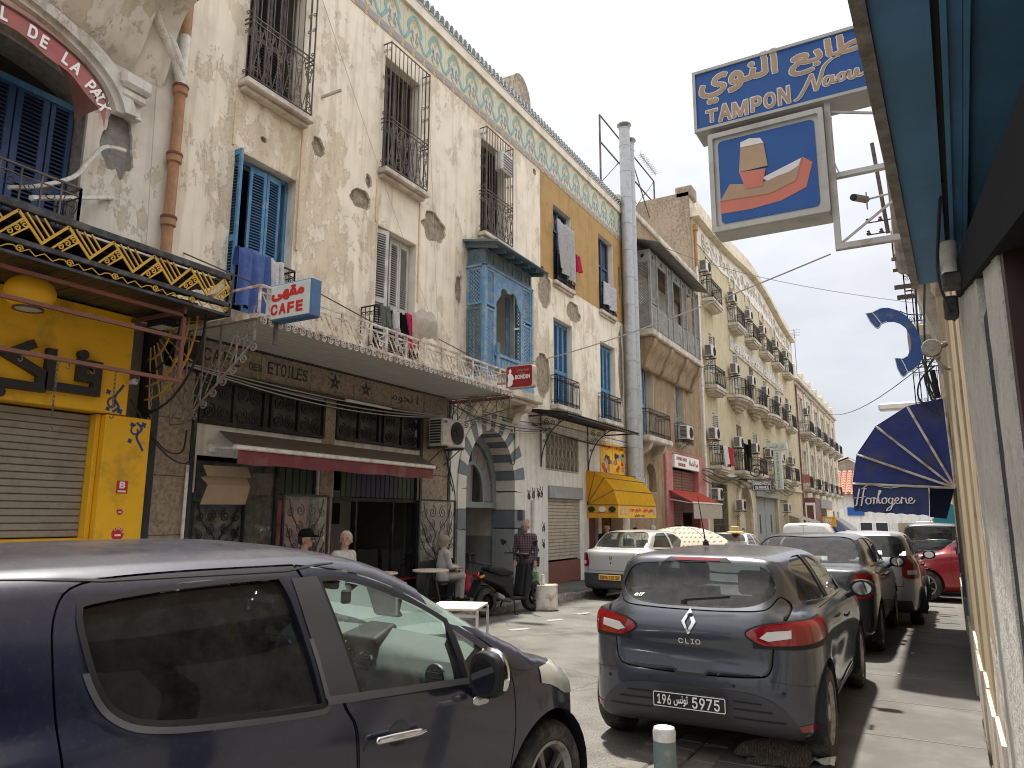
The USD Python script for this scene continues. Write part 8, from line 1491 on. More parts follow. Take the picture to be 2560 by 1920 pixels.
# ------------------------------------------------------------------ the other vehicles
def at(c,a,b,d):return EYE+ray(c,a,b)*(d/FPX)
def half(n,*p):return curve(ar_(*p),n,False)
def quick(name,label,pos,hd,paint,kind,wb=2.55,w=.85,H=1.48,r=.3,h=.05,cat='car',lamps=True,plate=None,rear=.62,front=.8,group=None,glass='car_glass_dusty',tint='car_glass_tint',mirrors=True):
 k_=H/1.46;z=lambda*p:[(a if a<0 else a*wb/2.55,b*k_)for a,b in p]
 R0=-rear
 if kind=='sedan':low,up=z((R0+.12,.24),(R0,.45),(R0+.01,.7),(R0+.05,.95),(R0+.12,1.03),(R0+.3,1.06),(.3,1.04),(1.2,.99),(2.0,.96),(2.6,.9),(3.1,.78),(3.32,.6),(3.34,.35),(3.2,.2),(.6,.18)),z((-.55,.95),(-.42,1.06),(-.02,1.34),(.12,1.41),(.5,1.455),(.9,1.46),(1.3,1.42),(1.6,1.33),(2.15,.98),(2.2,.8),(-.5,.8))
 elif kind=='van':low,up=z((R0,.25),(R0-.02,.5),(R0,.9),(R0+.02,1.05),(1.0,1.0),(2.1,.95),(2.9,.85),(3.2,.7),(3.3,.5),(3.2,.2),(.6,.18)),z((R0+.01,.8),(R0+.02,1.0),(R0+.05,1.3),(R0+.12,1.43),(R0+.3,1.46),(1.2,1.46),(1.5,1.42),(2.3,.97),(2.3,.8))
 else:low,up=z((R0+.1,.24),(R0,.42),(R0+.01,.7),(R0+.06,.95),(R0+.2,1.03),(1.2,1.0),(2.0,.96),(2.6,.9),(3.1,.78),(3.32,.6),(3.34,.35),(3.2,.2),(.6,.18)),z((R0+.05,.9),(R0+.12,1.08),(R0+.27,1.32),(R0+.36,1.41),(.3,1.455),(.9,1.46),(1.35,1.42),(1.7,1.32),(2.2,.97),(2.2,.8),(-.4,.8))
 low,up=np.array(low),np.array(up);F_=low[:,0].max()
 s=dict(paint=paint,h=h,r=r,tw=.2,track=w-.02,wheels=(0,wb),spokes=7,cat=cat,cabin=(R0+.18,wb*.86,.45),low=curve(low,80),up=curve(up,70),blend=.05,soft=.7,plan=half(50,(R0,0),(R0+.01,w*.45),(R0+.08,w*.78),(R0+.35,w*.96),(.6,w),(2,w),(wb,w),(F_-.35,w*.85),(F_-.08,w*.55),(F_,0)),plan_up=half(40,(R0-.01,0),(R0+.08,w*.66),(-.1,w*.86),(.9,w*.9),(1.7,w*.88),(2.3,w*.8),(2.32,0)),sec=ar_((0,.17),(w*.82,.18),(w*.95,.3),(w*.995,.6),(w,.8),(w*.975,.95),(w*.9,1.06),(0,1.12))*[1,k_],sec_up=ar_((0,.7),(w*.95,.85),(w*.9,1.04),(w*.8,1.26),(w*.72,1.38),(w*.6,1.44),(0,1.47))*[1,k_])
 c=Car(name,label,(*pos,hd),s,group);q=lambda*p:Polygon(z(*p))
 if kind=='van':
  for p in c.side(q((1.0,1.05),(1.0,1.36),(1.45,1.34),(2.0,1.03))):c.glass('side_window',p,tint)
 else:
  for a in([(-.28,1.09),(.06,1.32),(.3,1.385),(.82,1.385),(.9,1.055),(.3,1.075)]if kind!='sedan' else[(-.1,1.10),(.2,1.33),(.4,1.385),(.82,1.385),(.9,1.055)]),[(.92,1.385),(1.3,1.35),(1.6,1.24),(1.95,1.03),(1.0,1.05)]:
   for p in c.side(q(*a)):c.glass('side_window',p,tint)
 zr=(1.09,1.385)if kind=='sedan' else(1.06,1.36)
 if kind!='van' or cat!='van':c.glass('rear_window',prism(PL(50,*z2((-w*.62,zr[1]),(0,zr[1]+.015),(w*.62,zr[1]),(w*.76,zr[0]+.03),(w*.6,zr[0]),(0,zr[0]-.01),(-w*.6,zr[0]),(-w*.76,zr[0]+.03),k=k_)),'x',-2,.35),glass)
 else:c.patch('door_line',band([(0,.3),(0,1.4*k_)],.012),'x',-2,0,.002,'ink');c.patch('brake_light',sbox(-.14,1.39*k_,.14,1.42*k_),'x',-2,.2,.004,'lamp_red')
 c.glass('windscreen',prism(PL(30,*z2((-w*.68,1.36),(0,1.39),(w*.68,1.36),(w*.8,1.02),(0,1.0),(-w*.8,1.02),k=k_)),'x',1.2,3),'car_glass')
 lz=(.72,1.0)if kind!='hatch' else(.78,1.12)
 for g in(-1,1):
  if lamps:l_=c.patch('tail_lamp',PL(30,(g*w*.70,lz[0]),(g*w*.68,(lz[0]+lz[1])/2),(g*w*.76,lz[1]),(g*w*.97,lz[1]-.02),(g*w*1.01,lz[1]-.12),(g*w,lz[0]+.01)),'x',-2,.12,.008,'lamp_red');c.patch('lamp_clear',sbox(min(g*w*.76,g*w*.92),lz[0]+.05,max(g*w*.76,g*w*.92),lz[0]+.12),'x',-2,.1,.012,'lamp_clear',l_)
  c.patch('belt_trim',Polygon(z((-.1,1.04),(1.95,1.0),(1.95,1.015),(-.1,1.055))),'y',*((.3,1.4)if g>0 else(-1.4,-.3)),.004,'black_plastic')
  for x in(.05,.93,1.98):c.patch('door_line',band(z((x,1.02),(x+.04,.6),(x-.02,.32)),.008),'y',*((.3,1.4)if g>0 else(-1.4,-.3)),.0015,'ink')
  for x in(.78,1.1):c.t.add('door_handle',MB().cbox(x,x+.17,g*(w-.02),g*(w+.025),.88*k_,.91*k_,.01),'black_plastic')
  hp=[(g*a,b)for a,b in((w*.5,.66),(w*.62,.78),(w*.95,.84),(w,.72),(w*.7,.64))];c.patch('headlamp',Polygon(hp),'x',2.5,4,.006,'headlamp')
 c.patch('lower_bumper',Polygon([(-w*.85,.2),(w*.85,.2),(w*.8,.42),(-w*.8,.42)])if paint!='paint_lightgrey' else Polygon([(-w*1.02,.2),(w*1.02,.2),(w*1.02,.58),(-w*1.02,.58)]),'x',-2,-.1,.006,'grey_plastic');c.patch('boot_line',band([(-w*.66,lz[1]),(-w*.68,.64),(w*.68,.64),(w*.66,lz[1])],.008),'x',-2,-.1,.002,'ink')
 if plate:c.plate(R0-.018,plate[0],plate[1],plate[2])
 if mirrors:c.mirror(1.85,w+.09,1.02*k_,mt='black_plastic')
 c.finish();c.close();c.wheels();c.seats();return c
def z2(*p,k):return[(a,b*k)for a,b in p]
g3=ground_z
quick('dark_sedan','dark green-grey saloon parked ahead of the slate hatchback',(-1.476,10.955,-.0),-.03,'paint_black','sedan',2.52,.86,1.49,.31,.045,rear=.85)
quick('silver_hatchback','small silver hatchback with tall red tail lamps parked third in the row',(-.98,14.3,g3(14.3)),-.02,'paint_silver','hatch',2.42,.80,1.52,.28,.045,rear=.58)
c=quick('white_saloon','dusty white saloon with a yellow number plate parked across the street by the grill shop',(-6.0,15.95,g3(16)),-.07,'paint_lightgrey','sedan',2.63,.79,1.50,.31,.045,rear=.88,plate=(.50,'plate_amber',[('03276','Inter',-.23,-.05,.465,.535,'ink'),('110','Inter',-.01,.09,.465,.535,'ink'),('18','Inter',.14,.21,.465,.535,'ink')]))
c.patch('badge',Polygon([(-.035,.93),(.035,.93),(.025,.88),(0,.86),(-.025,.88)]).difference(sbox(-.012,.885,.012,.92)),'x',-2,-.2,.012,'chrome');c.patch('boot_lock',Point(0,.80).buffer(.018),'x',-2,-.2,.006,'ink')
quick('red_suv','red sport utility car standing across the side street mouth',(2.45,19.9,g3(19)),1.50,'paint_red','hatch',2.6,.9,1.66,.35,.055,rear=.75)
quick('black_minivan','dark grey van with red tail lamps parked beyond the silver hatchback',(.1,22,g3(22)),-.03,'paint_black','van',2.7,.88,1.78,.32,.06,cat='minivan',rear=.7)
quick('white_van','white delivery van with a small red brake light seen over the roofs',(-3.75,27.5,g3(27.5)),0,'paint_white','van',2.7,.9,1.85,.32,.06,cat='van',rear=.72,lamps=False)
for i,(x,y,p_,kd,lb)in enumerate(((-.4,31,'paint_white','hatch','white hatchback with roof rails behind the dark minivan'),(-3.6,38,'paint_silver','sedan','silver saloon in traffic just beyond the white van'),(-1.2,41,'paint_white','hatch','white car beyond the one with roof rails'),(-5.6,36,'paint_lightgrey','sedan','pale car at the left kerb by the hotel arch'),(-5.7,24,'paint_white','sedan','white car at the left kerb hidden behind the patterned umbrella'),(-2.6,52,'paint_silver','hatch','small silver car far down the street'),(-5.4,48,'paint_white','sedan','small white car far down at the left kerb'))):quick('parked_car',lb,(x,y,g3(y)),0,p_,kd,h=.075,r=.3,rear=.7,mirrors=False)
quick('parked_car','car end with a red lamp peeping from behind the ochre wall at the right',(1.16,18.02,g3(18)),-1.57,'paint_silver','hatch',h=.06,r=.3,w=.78,rear=.7,mirrors=False)
tk=Thing('box_truck','white box truck with a leaping dark emblem at the end of the street','truck',(1,92,g3(92)));z_=g3(92)
tk.add('box',MB().cbox(-1.2,3.2,90,92,z_+.8,z_+3.0,.05),'white_print');tk.add('emblem',MB().ex(band(curve(ar_((.2,z_+2.0),(.8,z_+2.5),(1.5,z_+2.0)),12,False),.25),89.97,89.99,'y'),'navy_enamel');tk.add('wheel',MB().lathe([(0,-.15),(.45,-.15),(.45,.15),(0,.15)],(-.6,90.1,z_+.45),16,'y'),'rubber');tk.add('cab',MB().cbox(3.25,4.6,90.1,91.9,z_+.5,z_+2.2,.2),'white_print')
# ------------------------------------------------------------------ the scooter
p0=onz('W',1060,1331,0);p1=onz('W',1136,1320,0);d_=p1-p0;ang=math.degrees(math.atan2(d_[1],d_[0]));m_=(p0+p1)/2
sc=Thing('scooter','black scooter standing by the kerb before the stone portal','scooter',(m_[0],m_[1],.0),ang,local=True);WB=.62
for x,r in((-WB,.25),(WB,.25)):
 ty,rm,bk=wheel_mesh(r,.13,5,.14);wv=sc.add('wheel',ty.moved(x,0,r),'rubber',smooth=30);sc.add('rim',rm.moved(x,0,r),'iron_black',wv)
hull=hull_
pm=lambda*t_:[(x,g*y,z,r)for x,y,z,r in t_ for g in(-1,1)]
sc.add('seat',hull(*pm((.0,.06,.70,.04),(-.28,.10,.77,.05),(-.60,.08,.80,.035),(-.3,.10,.70,.03))),'black_plastic',smooth=50)
sc.add('tail',hull(*pm((-.02,.07,.60,.05),(-.70,.05,.74,.03),(-.74,.06,.66,.025),(-.25,.11,.50,.05))),'black_plastic',smooth=50);sc.add('side_cover',hull(*pm((-.05,.10,.52,.04),(-.05,.10,.30,.04),(-.30,.11,.50,.03))),'black_plastic',smooth=50)
sc.add('floor',hull(*pm((-.12,.12,.27,.03),(.34,.12,.25,.03))),'black_plastic',smooth=50);sc.add('engine',hull((-.2,.05,.32,.09),(-.55,.06,.28,.10)),'iron_black',smooth=50)
sc.add('leg_shield',hull(*pm((.30,.14,.26,.025),(.46,.17,.60,.02),(.40,.12,.80,.03))),'black_plastic',smooth=50);sc.add('knee_panel',hull(*pm((.26,.07,.32,.03),(.33,.08,.80,.03))),'black_plastic',smooth=50);sc.add('column',hull((.38,0,.75,.06),(.36,0,.98,.055)),'black_plastic',smooth=50);sc.add('front_mudguard',hull(*pm((.44,.05,.50,.03),(.70,.06,.52,.025),(.86,.05,.40,.02))),'black_plastic',smooth=50)
sc.add('fork',MB().bar((.45,.06,.85),(.62,.07,.24),.025,8).bar((.45,-.06,.85),(.62,-.07,.24),.025,8),'iron_black');sc.add('headset',hull(*pm((.34,.10,1.01,.03),(.46,.06,.97,.04),(.36,.16,1.02,.02))),'black_plastic',smooth=50)
sc.add('handlebar',MB().tube(curve(ar_((.28,.36,1.04),(.38,.15,1.03),(.4,0,1.0),(.38,-.15,1.03),(.28,-.36,1.04)),20,False),.016,8),'iron_black')
for g in(-1,1):mr=sc.add('mirror',MB().bar((.32,g*.22,1.04),(.28,g*.34,1.22),.007,6),'iron_black');sc.add('mirror_head',hull((.28,g*.33,1.24,.02),(.27,g*.43,1.27,.02),(.28,g*.40,1.19,.02)),'black_plastic',mr)
sc.add('tail_lamp',hull((-.86,.05,.70,.03),(-.86,-.05,.70,.03),(-.80,0,.74,.03)),'lamp_red',smooth=50);sc.add('indicator',hull((-.84,.1,.68,.025),(-.78,.12,.70,.02)),'lamp_amber');sc.add('indicator',hull((-.84,-.1,.68,.025),(-.78,-.12,.70,.02)),'lamp_amber')
sc.add('mudflap',MB().add(hull((-.8,.09,.62,.012),(-.8,-.09,.62,.012),(-.98,.08,.36,.012),(-.98,-.08,.36,.012))),'black_plastic');sc.add('silencer',MB().tube([(-.1,-.12,.24),(-.3,-.15,.28),(-.52,-.16,.36)],.035,10,r1=.05),'iron_brown',smooth=40);sc.add('heat_shield',MB().tube([(-.34,-.165,.31),(-.50,-.175,.37)],.045,10),'chair_grey',smooth=40);sc.add('rack',MB().tube([(-.55,.1,.86),(-.95,.08,.93),(-.95,-.08,.93),(-.55,-.1,.86)],.014,6),'iron_black');sc.add('stand',MB().tube([(.0,-.12,.28),(-.06,-.2,.02),(-.02,-.24,.012)],.015,6).bar((.0,.12,.28),(-.06,.2,.02),.015,6),'iron_black')
# ------------------------------------------------------------------ pavement furniture and small things
dr=Thing('oil_drum','dented white drum with rust runs at the kerb behind the scooter','drum',(0,0,0));dp=onz('W',1178,1316,.0);R_=.24
dr.add('shell',MB().lathe([(0,0),(R_*.97,0),(R_,.02),(R_*.985,.1),(R_,.13),(R_*.985,.16),(R_*.985,.3),(R_,.32),(R_*.985,.34),(R_,.44),(R_*.96,.455),(R_*.94,.44),(0,.44)],(dp[0],dp[1],0),30),'drum_white',smooth=30);dr.add('post',MB().bar((dp[0]-.05,dp[1],.44),(dp[0]-.05,dp[1],.62),.035,8),'drum_white')
b0=onz('P',1660,1818,.72);bo=Thing('bollard','short grey-green bollard with scuffed white top behind the slate hatchback','bollard',(b0[0],b0[1],0));bo.add('post',MB().lathe([(.052,0),(.052,.665)],(b0[0],b0[1],0),24),'bollard_green',smooth=30);bo.add('cap',MB().lathe([(.0525,.665),(.0525,.705),(.047,.72),(0,.722)],(b0[0],b0[1],0),24),'plastic_white',smooth=30);bo.add('foot',MB().cbox(b0[0]-.12,b0[0]+.12,b0[1]-.12,b0[1]+.12,0,.02,.01),'kerb_stone')
pp=onz('I',1765,1620,.02);a=np.linspace(0,1,7);G=np.array([[[(u-.5)*.16,(v-.5)*.2,0]for u in a]for v in a]);G[...,2]=.09*np.abs(meshkit.fbm(G*22+3,2,4)-.25);solo('crumpled_paper','crumpled white paper by the rear wheel of the slate hatchback','paper',MB().sheet(G+[pp[0],pp[1],.01]),'paper')
for i in range(3):
 q=(rnd.uniform(-.6,.2),rnd.uniform(4.5,11));solo('litter',None,'litter',MB().cbox(q[0],q[0]+rnd.uniform(.02,.04),q[1],q[1]+.03,.008,.016,.003),'paper',group='scraps of litter on the right pavement');stage.GetPrimAtPath('/World/litter'+(f'_{i:03d}' if i else '')).SetCustomDataByKey('label','tiny pale scrap of litter on the right pavement')
# chairs: red-seated tube chairs and grey plastic ones
ch=Thing('cafe_chair','left of two black tube chairs with red seats by the cafe','chair',(*onz('R',1715,1090,.58)[:2],.13),75,group='red-seated cafe chairs',local=True)
ch.add('seat',MB().ex(rbox(-.2,-.2,.2,.2,.06),.43,.46,'z'),'chair_red')
for x,y in((-.19,-.18),(-.19,.18)):ch.add('leg',MB().tube([(x+.02,y,.43),(x-.05,y*1.1,0)],.012,6),'iron_black')
for y in(-.18,.18):ch.add('leg',MB().tube(curve(ar_((.24,y*1.1,0),(.19,y,.43),(.22,y,.7),(.28,y*.9,.88)),14,False),.012,6),'iron_black')
for z in(.86,.76,.66):ch.add('back_rail',MB().tube(curve(ar_((.27-(.88-z)*.25,-.17,z),(.31-(.88-z)*.25,0,z+.03),(.27-(.88-z)*.25,.17,z)),10,False),.011,6),'iron_black')
ch.dup((*onz('R',1835,1080,.58)[:2],.13),60,'right of two black tube chairs with red seats by the cafe')
ch.dup((*onz('F',490,1360,.60)[:2],.14),100,'black tube chair inside the stone portal');
pc=Thing('plastic_chair','grey plastic chair beside the man in the white T-shirt','chair',(*onz('R',1500,1040,.56)[:2],.13),120,group='grey plastic chairs',local=True);pc.add('shell',MB().sheet(cloth_grid(lambda u,v:(.22-.44*min(u*2,1)-.12*max(u-.5,0)*2,-.21+.42*v,.43+.02*(2*v-1)**2+.46*max(u-.5,0)*2),13,7)),'chair_grey',smooth=40)
for x,y in((-.18,-.18),(-.18,.18),(.2,-.18),(.2,.18)):pc.add('leg',MB().bar((x,y,.43),(x*1.15,y*1.15,0),.018,6),'chair_grey')
for y in(-.22,.22):pc.add('armrest',MB().tube(curve(ar_((.2,y,.43),(.2,y,.64),(-.1,y,.66),(-.24,y,.62)),10,False),.018,6),'chair_grey')
pc.dup((*onz('R',1695,1040,.56)[:2],.13),115,'grey plastic chair behind the red-seated chairs')
tb=Thing('bistro_table','small round table beside the red-seated chairs','table',(*onz('R',1570,1050,.85)[:2],.13),0,group='round cafe tables',local=True);tb.add('top',MB().lathe([(0,.70),(.28,.70),(.29,.71),(.29,.725),(.28,.73),(0,.73)],(0,0,0),28),'table_top',smooth=30)
for q in range(3):tb.add('leg',MB().tube([(.05*cos(q*2.1),.05*sin(q*2.1),.7),(.22*cos(q*2.1),.22*sin(q*2.1),0)],.014,6),'iron_black')
tb.dup((*onz('R',1980,1028,.85)[:2],.13),40,'small round table beside the seated woman')
q=onz('U',1100,648,.70);st=Thing('square_table','square pale wooden table on a steel frame standing in the road','table',(q[0],q[1],0),20,local=True);st.add('top',MB().cbox(-.29,.29,-.33,.33,.67,.70,.008),'table_top')
for x in(-.29,.29):
 for y in(-.29,.29):st.add('leg',MB().box(x-.014,x+.014,y-.014,y+.014,0,.67),'steel_white')
st.add('rail',MB().box(-.29,.29,-.3,-.28,.6,.63).box(-.29,.29,.28,.3,.6,.63).box(-.3,-.28,-.29,.29,.3,.32).box(.28,.3,-.29,.29,.3,.32),'steel_white')
q=onz('F',370,1300,.84);t2=Thing('grey_table','plain grey table against the roller shutter inside the portal','table',(q[0],q[1],.14),0,local=True);t2 .add('top',MB().cbox(-.3,.3,-.4,.4,.68,.71,.01),'chair_grey')
for x in(-.27,.27):
 for y in(-.37,.37):t2 .add('leg',MB().box(x-.015,x+.015,y-.015,y+.015,0,.68),'chair_grey')
# ------------------------------------------------------------------ people
def person(label,pos,yaw,H=1.7,shirt='white_cotton',legs='denim',skin='skin',hair='hair_dark',bald=False,seat=None,arms=None,head=(0,0),sleeve=.5,lean=0,group=None,cap=None):
 """A figure facing local +x; seat gives the height it sits at. arms: (elbow, hand) for left and right, in shares of the height from the shoulder."""
 t=Thing('person',label,'person',pos,yaw,group,local=True);u=H/1.75;hip=seat+.09 if seat else .92*u;sh=hip+.50*u;V=lambda x,y,z:np.array([x,y,z],float)
 lx=lean;S=lambda s:V(lx,s*.185*u,sh-.03);nk=V(lx,0,sh+.02);hd=nk+V(.03,0,.17*u)
 cy,sy=cos(head[0]),sin(head[0]);Rh=lambda x,y,z:hd+u*V(cy*x-sy*y,sy*x+cy*y,z+x*head[1])
 torso=[(V(0,-.07*u,hip),V(0,.07*u,hip),.115*u,.115*u),(V(0,0,hip),V(lx*.6,0,hip+.25*u),.13*u,.13*u),(V(lx*.6,-.05*u,hip+.26*u),V(lx*.95,-.08*u,sh-.08),.115*u,.10*u),(V(lx*.6,.05*u,hip+.26*u),V(lx*.95,.08*u,sh-.08),.115*u,.10*u),(S(-1),S(1),.062*u,.062*u)]
 hb=[(nk-V(0,0,.06),nk+V(.01,0,.08*u),.055*u,.055*u),(Rh(-.02,0,.05),Rh(.02,0,.045),.088*u,.085*u),(Rh(.0,0,.03),Rh(.045,0,-.055),.075*u,.045*u),(Rh(.095,0,.02),Rh(.118,0,-.015),.011*u,.016*u),(Rh(-.005,.082,.01),Rh(-.01,.088,-.03),.018*u,.012*u),(Rh(-.005,-.082,.01),Rh(-.01,-.088,-.03),.018*u,.012*u)]
 ab,sl,hnd=[],[],[]
 arms=arms or((V(-.02,.06,-.29),V(.06,.05,-.54)),(V(-.02,-.06,-.29),V(.06,-.05,-.54)))
 for s,(e,h)in zip((1,-1),arms):
  E_,H_=S(s)+np.array(e)*u,S(s)+np.array(h)*u;ab+=[(S(s),E_,.050*u,.040*u),(E_,H_,.040*u,.026*u)];d=(H_-E_)/np.linalg.norm(H_-E_);w=np.cross(d,V(0,0,1));w=w/max(np.linalg.norm(w),.1)
  sl+=[(S(s),E_,.062*u,.056*u)]+([(E_,E_+(H_-E_)*.88,.054*u,.038*u)]if sleeve>.6 else[]);K1=H_+d*.08*u;hnd+=[(H_,K1,.030*u,.032*u)]
  for q in range(4):b=K1+w*(q-1.5)*.02*u;m1=b+d*.035*u+V(.008,0,-.004);hnd+=[(b,m1,.010,.009),(m1,m1+(d*.6+V(.25,0,-.35))*(.030+.006*(q in(1,2)))*u,.009,.007)]
  hnd+=[(H_+d*.02,H_+d*.05+w*.045*-s,.012,.011),(H_+d*.05+w*.045*-s,H_+d*.085+w*.05*-s,.011,.008)]
 lb,sb_=[],[]
 for s in(-1,1):
  a=V(0,s*.09*u,hip-.02);kn,ft=(V(.42*u,s*.12*u,hip-.02),V(.40*u,s*.12*u,.07))if seat else(V(.03,s*.10*u,.49*u),V(-.02+.05*s,s*.11*u,.07))
  lb+=[(a,kn,.088*u,.062*u),(kn,ft,.060*u,.042*u)];sb_+=[(ft+V(-.04,0,-.03),ft+V(.15,s*.02,-.04),.042,.032)]
 t.add('body',blob(hb+ab+hnd+[(p,q,a*.9,b*.9)for p,q,a,b in torso]+[(p,q,a*.85,b*.85)for p,q,a,b in lb],.0125 if seat or not bald else .011,.03),skin,smooth=True)
 if bald:t.add('beard',blob([(Rh(.06,.05,-.06),Rh(.085,0,-.08),.02*u,.026*u),(Rh(.06,-.05,-.06),Rh(.085,0,-.08),.02*u,.026*u)],.009),'beard_grey',smooth=True)
 else:t.add('hair',blob([(Rh(-.035,0,.055),Rh(.0,0,.068),.092*u,.088*u),(Rh(-.06,0,.0),Rh(-.05,0,.05),.07*u,.08*u)],.011),hair,smooth=True)
 ey=MB()
 for s in(-1,1):ey.add(hull((*Rh(.088,s*.032,.02),.009)))
 t.add('eyes',ey,'ink');t.add('brows',MB(*[MB().bar(Rh(.096,s*.015,.042),Rh(.085,s*.052,.042),.006)for s in(-1,1)]),hair);t.add('mouth',MB().bar(Rh(.098,-.02,-.062),Rh(.098,.02,-.062),.004),'awning_rose')
 t.add('shirt',blob([(p,q,a+.016,b+.016)for p,q,a,b in torso]+sl+[(V(0,-.07*u,hip-.07),V(0,.07*u,hip-.07),.12*u,.12*u)],.0125,.035,cut=lambda X,Y,Z:Z-(sh+.045)),shirt,smooth=True)
 t.add('trousers',blob([(p,q,a+.012,b+.018)for p,q,a,b in lb]+[(V(0,-.07*u,hip),V(0,.07*u,hip),.118*u,.118*u)],.0125,.03),legs,smooth=True);t.add('shoes',blob(sb_,.011),'black_plastic',smooth=True)
 if cap:t.add('cap',blob([(Rh(-.03,0,.075),Rh(.01,0,.08),.098*u,.096*u),(Rh(.06,-.04,.07),Rh(.17,-.03,.06),.022,.012),(Rh(.06,.04,.07),Rh(.17,.03,.06),.022,.012),(Rh(.06,0,.075),Rh(.18,0,.062),.022,.012)],.009,cut=lambda X,Y,Z:(hd[2]+.045*u)-Z),cap,smooth=True)
 return t,Rh
for a_,b_,h_,lb in((985,-7.85,60,'grey plastic chair under the man in the black cap'),(1300,-7.8,5,'grey plastic chair under the man in the white T-shirt')):pc.dup((*onx('R',a_,750,b_)[:2],.13),h_,lb)
lap=((ar_(.08,.03,-.28),ar_(.30,-.06,-.30)),(ar_(.08,-.03,-.28),ar_(.30,.06,-.30)))
t,Rh=person('man in black cap and sunglasses seated before the scrolled cafe gate',(*onx('R',985,745,-7.85)[:2],.13),60,1.72,'grey_cotton','denim',hair='hair_dark',seat=.45,arms=lap,head=(-.7,0),cap='black_cloth');t.add('sunglasses',MB().bar(Rh(.10,-.06,.02),Rh(.10,.06,.02),.014),'ink')
t,Rh=person('white-haired man in glasses and a white T-shirt seated at the cafe',(*onx('R',1300,760,-7.8)[:2],.13),5,1.72,'white_cotton','beige_cotton','skin_pale','hair_white',seat=.43,arms=lap,head=(-1.1,.15));t.add('glasses',MB(*[MB().tube([Rh(.104,s*.032+.022*cos(a),.02+.018*sin(a))for a in np.arange(10)/10*2*pi],.0025,4,True)for s in(-1,1)]),'iron_black');t.add('shirt_print',blob([((.17,-.08,.84),(.175,-.06,.90),.012,.008),((.175,-.05,.84),(.17,-.09,.90),.01,.008),((.18,.0,.74),(.18,-.08,.75),.02,.01)],.008),'red_cloth')
wp_=onx('R',2100,785,-8.12);t,Rh=person('old woman in white blouse and headscarf seated with a straw hat on her lap',(wp_[0],wp_[1]-.1,.13),62,1.55,'white_cotton','beige_cotton','skin_pale','hair_white',seat=.38,arms=lap,head=(-.3,-.1),sleeve=1);t.add('headscarf',blob([(Rh(-.03,0,.05),Rh(.0,0,.06),.10,.096),(Rh(-.05,0,-.04),Rh(-.03,0,.0),.085,.09),(Rh(.03,0,-.14),Rh(.05,.02,-.30),.035,.03)],.011),'scarf',smooth=True)
wy=math.radians(62);o=np.array([wp_[0]+.26*cos(wy),wp_[1]-.1+.26*sin(wy),.70]);solo('straw_hat','tan straw hat held on the lap of the seated woman','hat',MB().lathe([(0,.10),(.07,.09),(.09,.02),(.16,0),(.17,.005),(.1,.035),(.08,.1),(0,.11)],tuple(o),24),'basket',smooth=30)
cg=Thing('stool','dark chair under the seated woman','chair',(wp_[0],wp_[1]-.1,.13),62,local=True);cg.add('seat',MB().cbox(-.2,.2,-.2,.2,.34,.38,.02),'iron_black');[cg.add('leg',MB().bar((x,y,.34),(x*1.1,y*1.1,0),.014,6),'iron_black')for x in(-.17,.17)for y in(-.17,.17)]
q=onz('F',200,1640,.13);bk=Thing('straw_basket','woven straw basket with pink trim and handles at the feet of the seated woman','basket',(q[0],q[1],.13));bk.add('body',MB().lathe([(0,0),(.13,0),(.17,.08),(.20,.2),(.22,.27),(.21,.27),(.19,.2),(0,.03)],(q[0],q[1],.13),26),'basket',smooth=30);bk.add('rim',MB().tube([(q[0]+.217*cos(a),q[1]+.217*sin(a),.40)for a in np.arange(24)/24*2*pi],.012,5,True),'pink_cloth');[bk.add('handle',MB().tube([(q[0]+dx,q[1]+.1*cos(a),.40+.13*sin(a))for a in np.linspace(0,pi,12)],.012,6),'pink_cloth')for dx in(-.12,.12)]
for m_,dx,lb in(('blue_bag',.12,'blue plastic bag at the feet of the seated woman'),('red_cloth',.3,'red plastic bag beside the blue one under the seated woman')):solo('carrier_bag',lb,'bag',blob([((q[0]+dx,q[1]+.25,.28),(q[0]+dx+.02,q[1]+.27,.5),.11,.05),((q[0]+dx,q[1]+.27,.5),(q[0]+dx,q[1]+.25,.66),.04,.015)],.015),m_,smooth=True)
bp=ony('F',795,1065,13.75);t,Rh=person('bald bearded man in a plaid shirt walking past the scooter',(bp[0],bp[1],.0),-75,1.62,'plaid','denim',hair='hair_grey',bald=True,sleeve=1,head=(.1,-.12));t.add('glasses',MB().bar(Rh(.104,-.055,.02),Rh(.104,.055,.02),.004),'iron_black');hx_=np.array([bp[0]-.22,bp[1]-.12,.25])
solo('shopping_bag','green and white shopping bag in the hand of the man in plaid','bag',MB().ex(Polygon([(bp[0]+.16,.30),(bp[0]+.34,.30),(bp[0]+.32,.58),(bp[0]+.18,.58)]),bp[1]-.12,bp[1]-.03,'y').tube([(bp[0]+.2,bp[1]-.08,.58),(bp[0]+.25,bp[1]-.08,.72),(bp[0]+.3,bp[1]-.08,.58)],.006,4),'green_bag')
def head_at(c,a,b,d,H):p=at(c,a,b,d);return(p[0],p[1],p[2]-H*1.005)
person('young dark-haired man in a navy T-shirt under the yellow awning',head_at('F',1410,1082,21,1.7),-75,1.7,'navy_cotton','denim','skin_pale');person('man seen from behind with cropped dark hair beyond the white saloon',head_at('F',1622,1112,23,1.7),90,1.7,'grey_cotton');person('grey-haired man in an orange shirt seen from behind',head_at('F',1755,1094,22,1.68),100,1.68,'orange_cotton',hair='hair_grey');person('man in a white cap far down the street',head_at('H',1776,1440,40,1.7),-90,1.7,'white_cotton',cap='white_cotton');person('dark-clothed figure inside the grill shop',head_at('F',1455,1090,23.5,1.7),-90,1.7,'black_cloth')
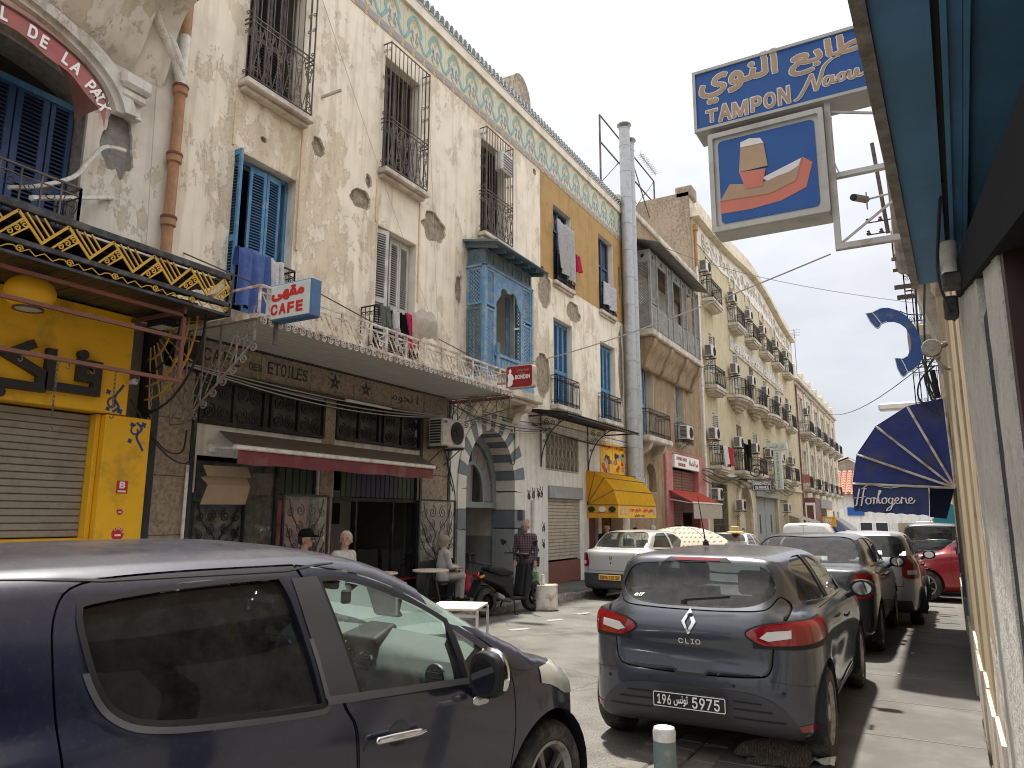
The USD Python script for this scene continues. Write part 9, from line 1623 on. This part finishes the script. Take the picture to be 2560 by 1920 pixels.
hp=head_at('H',955,1400,17,1.66);person('person in a pale shirt under a wide straw hat, seen from behind',hp,90,1.66,'white_cotton');o=np.array(hp)+[0,0,1.58];solo('straw_hat','wide-brimmed straw hat worn above the car roofs','hat',MB().lathe([(0,.13),(.08,.125),(.095,.02),(.2,-.02),(.215,.01),(.11,.035),(.1,.13),(.08,.14),(0,.142)],tuple(o),28),'straw',smooth=30)
u0=at('H',525,1545,18.5);um=Thing('umbrella','cream patterned umbrella dome rising behind the white saloon','umbrella',tuple(u0));N_=8
for i in range(N_):A0,A1=2*pi*i/N_,2*pi*(i+1)/N_;um.add('canopy_panel',MB().sheet([[(u0[0]+1.42*sin(q)*cos(A0+(A1-A0)*v),u0[1]+1.42*sin(q)*sin(A0+(A1-A0)*v),u0[2]-.35+.85*cos(q)-.06*sin(q)*sin(pi*v))for v in np.linspace(0,1,5)]for q in np.linspace(0.01,pi/2,9)]),'umbrella_check',smooth=True);um.add('rib',MB().tube([(u0[0]+1.42*sin(q)*cos(A0),u0[1]+1.42*sin(q)*sin(A0),u0[2]-.355+.85*cos(q))for q in np.linspace(0.01,pi/2,9)],.012,4),'iron_brown')
um.add('pole',MB().bar((u0[0],u0[1],g3(u0[1])),(u0[0],u0[1],u0[2]+.56),.02,8),'iron_brown')
# the cat
cp=onz('I',1440,1570,0.05);cat=Thing('cat','tabby cat asleep in the shade under the slate hatchback','cat',(cp[0],cp[1],.008),8,local=True)
cat.add('body',blob([((.02,0,.075),(.17,.02,.07),.075,.068),((-.1,.0,.075),(.02,0,.08),.058,.075),((-.17,-.01,.065),(-.10,0,.075),.045,.052),((-.215,-.02,.055),(-.19,-.015,.06),.040,.045),((-.25,-.03,.042),(-.225,-.025,.045),.018,.024),((-.205,-.05,.09),(-.20,-.055,.112),.014,.004),((-.20,.012,.09),(-.195,.016,.112),.014,.004),((-.11,-.05,.05),(-.10,-.10,.022),.024,.02),((-.10,-.10,.022),(-.17,-.11,.018),.02,.018),((-.06,-.06,.05),(-.02,-.11,.022),.024,.02),((-.02,-.11,.022),(-.09,-.125,.018),.02,.018),((.15,-.04,.06),(.08,-.10,.035),.05,.035),((.08,-.10,.035),(.0,-.115,.02),.028,.02),((.22,.02,.04),(.20,-.08,.025),.024,.02),((.20,-.08,.025),(.08,-.14,.02),.02,.014)],.0065,.03),'tabby',smooth=True);cat.add('nose',hull((-.268,-.034,.046,.005)),'awning_rose')
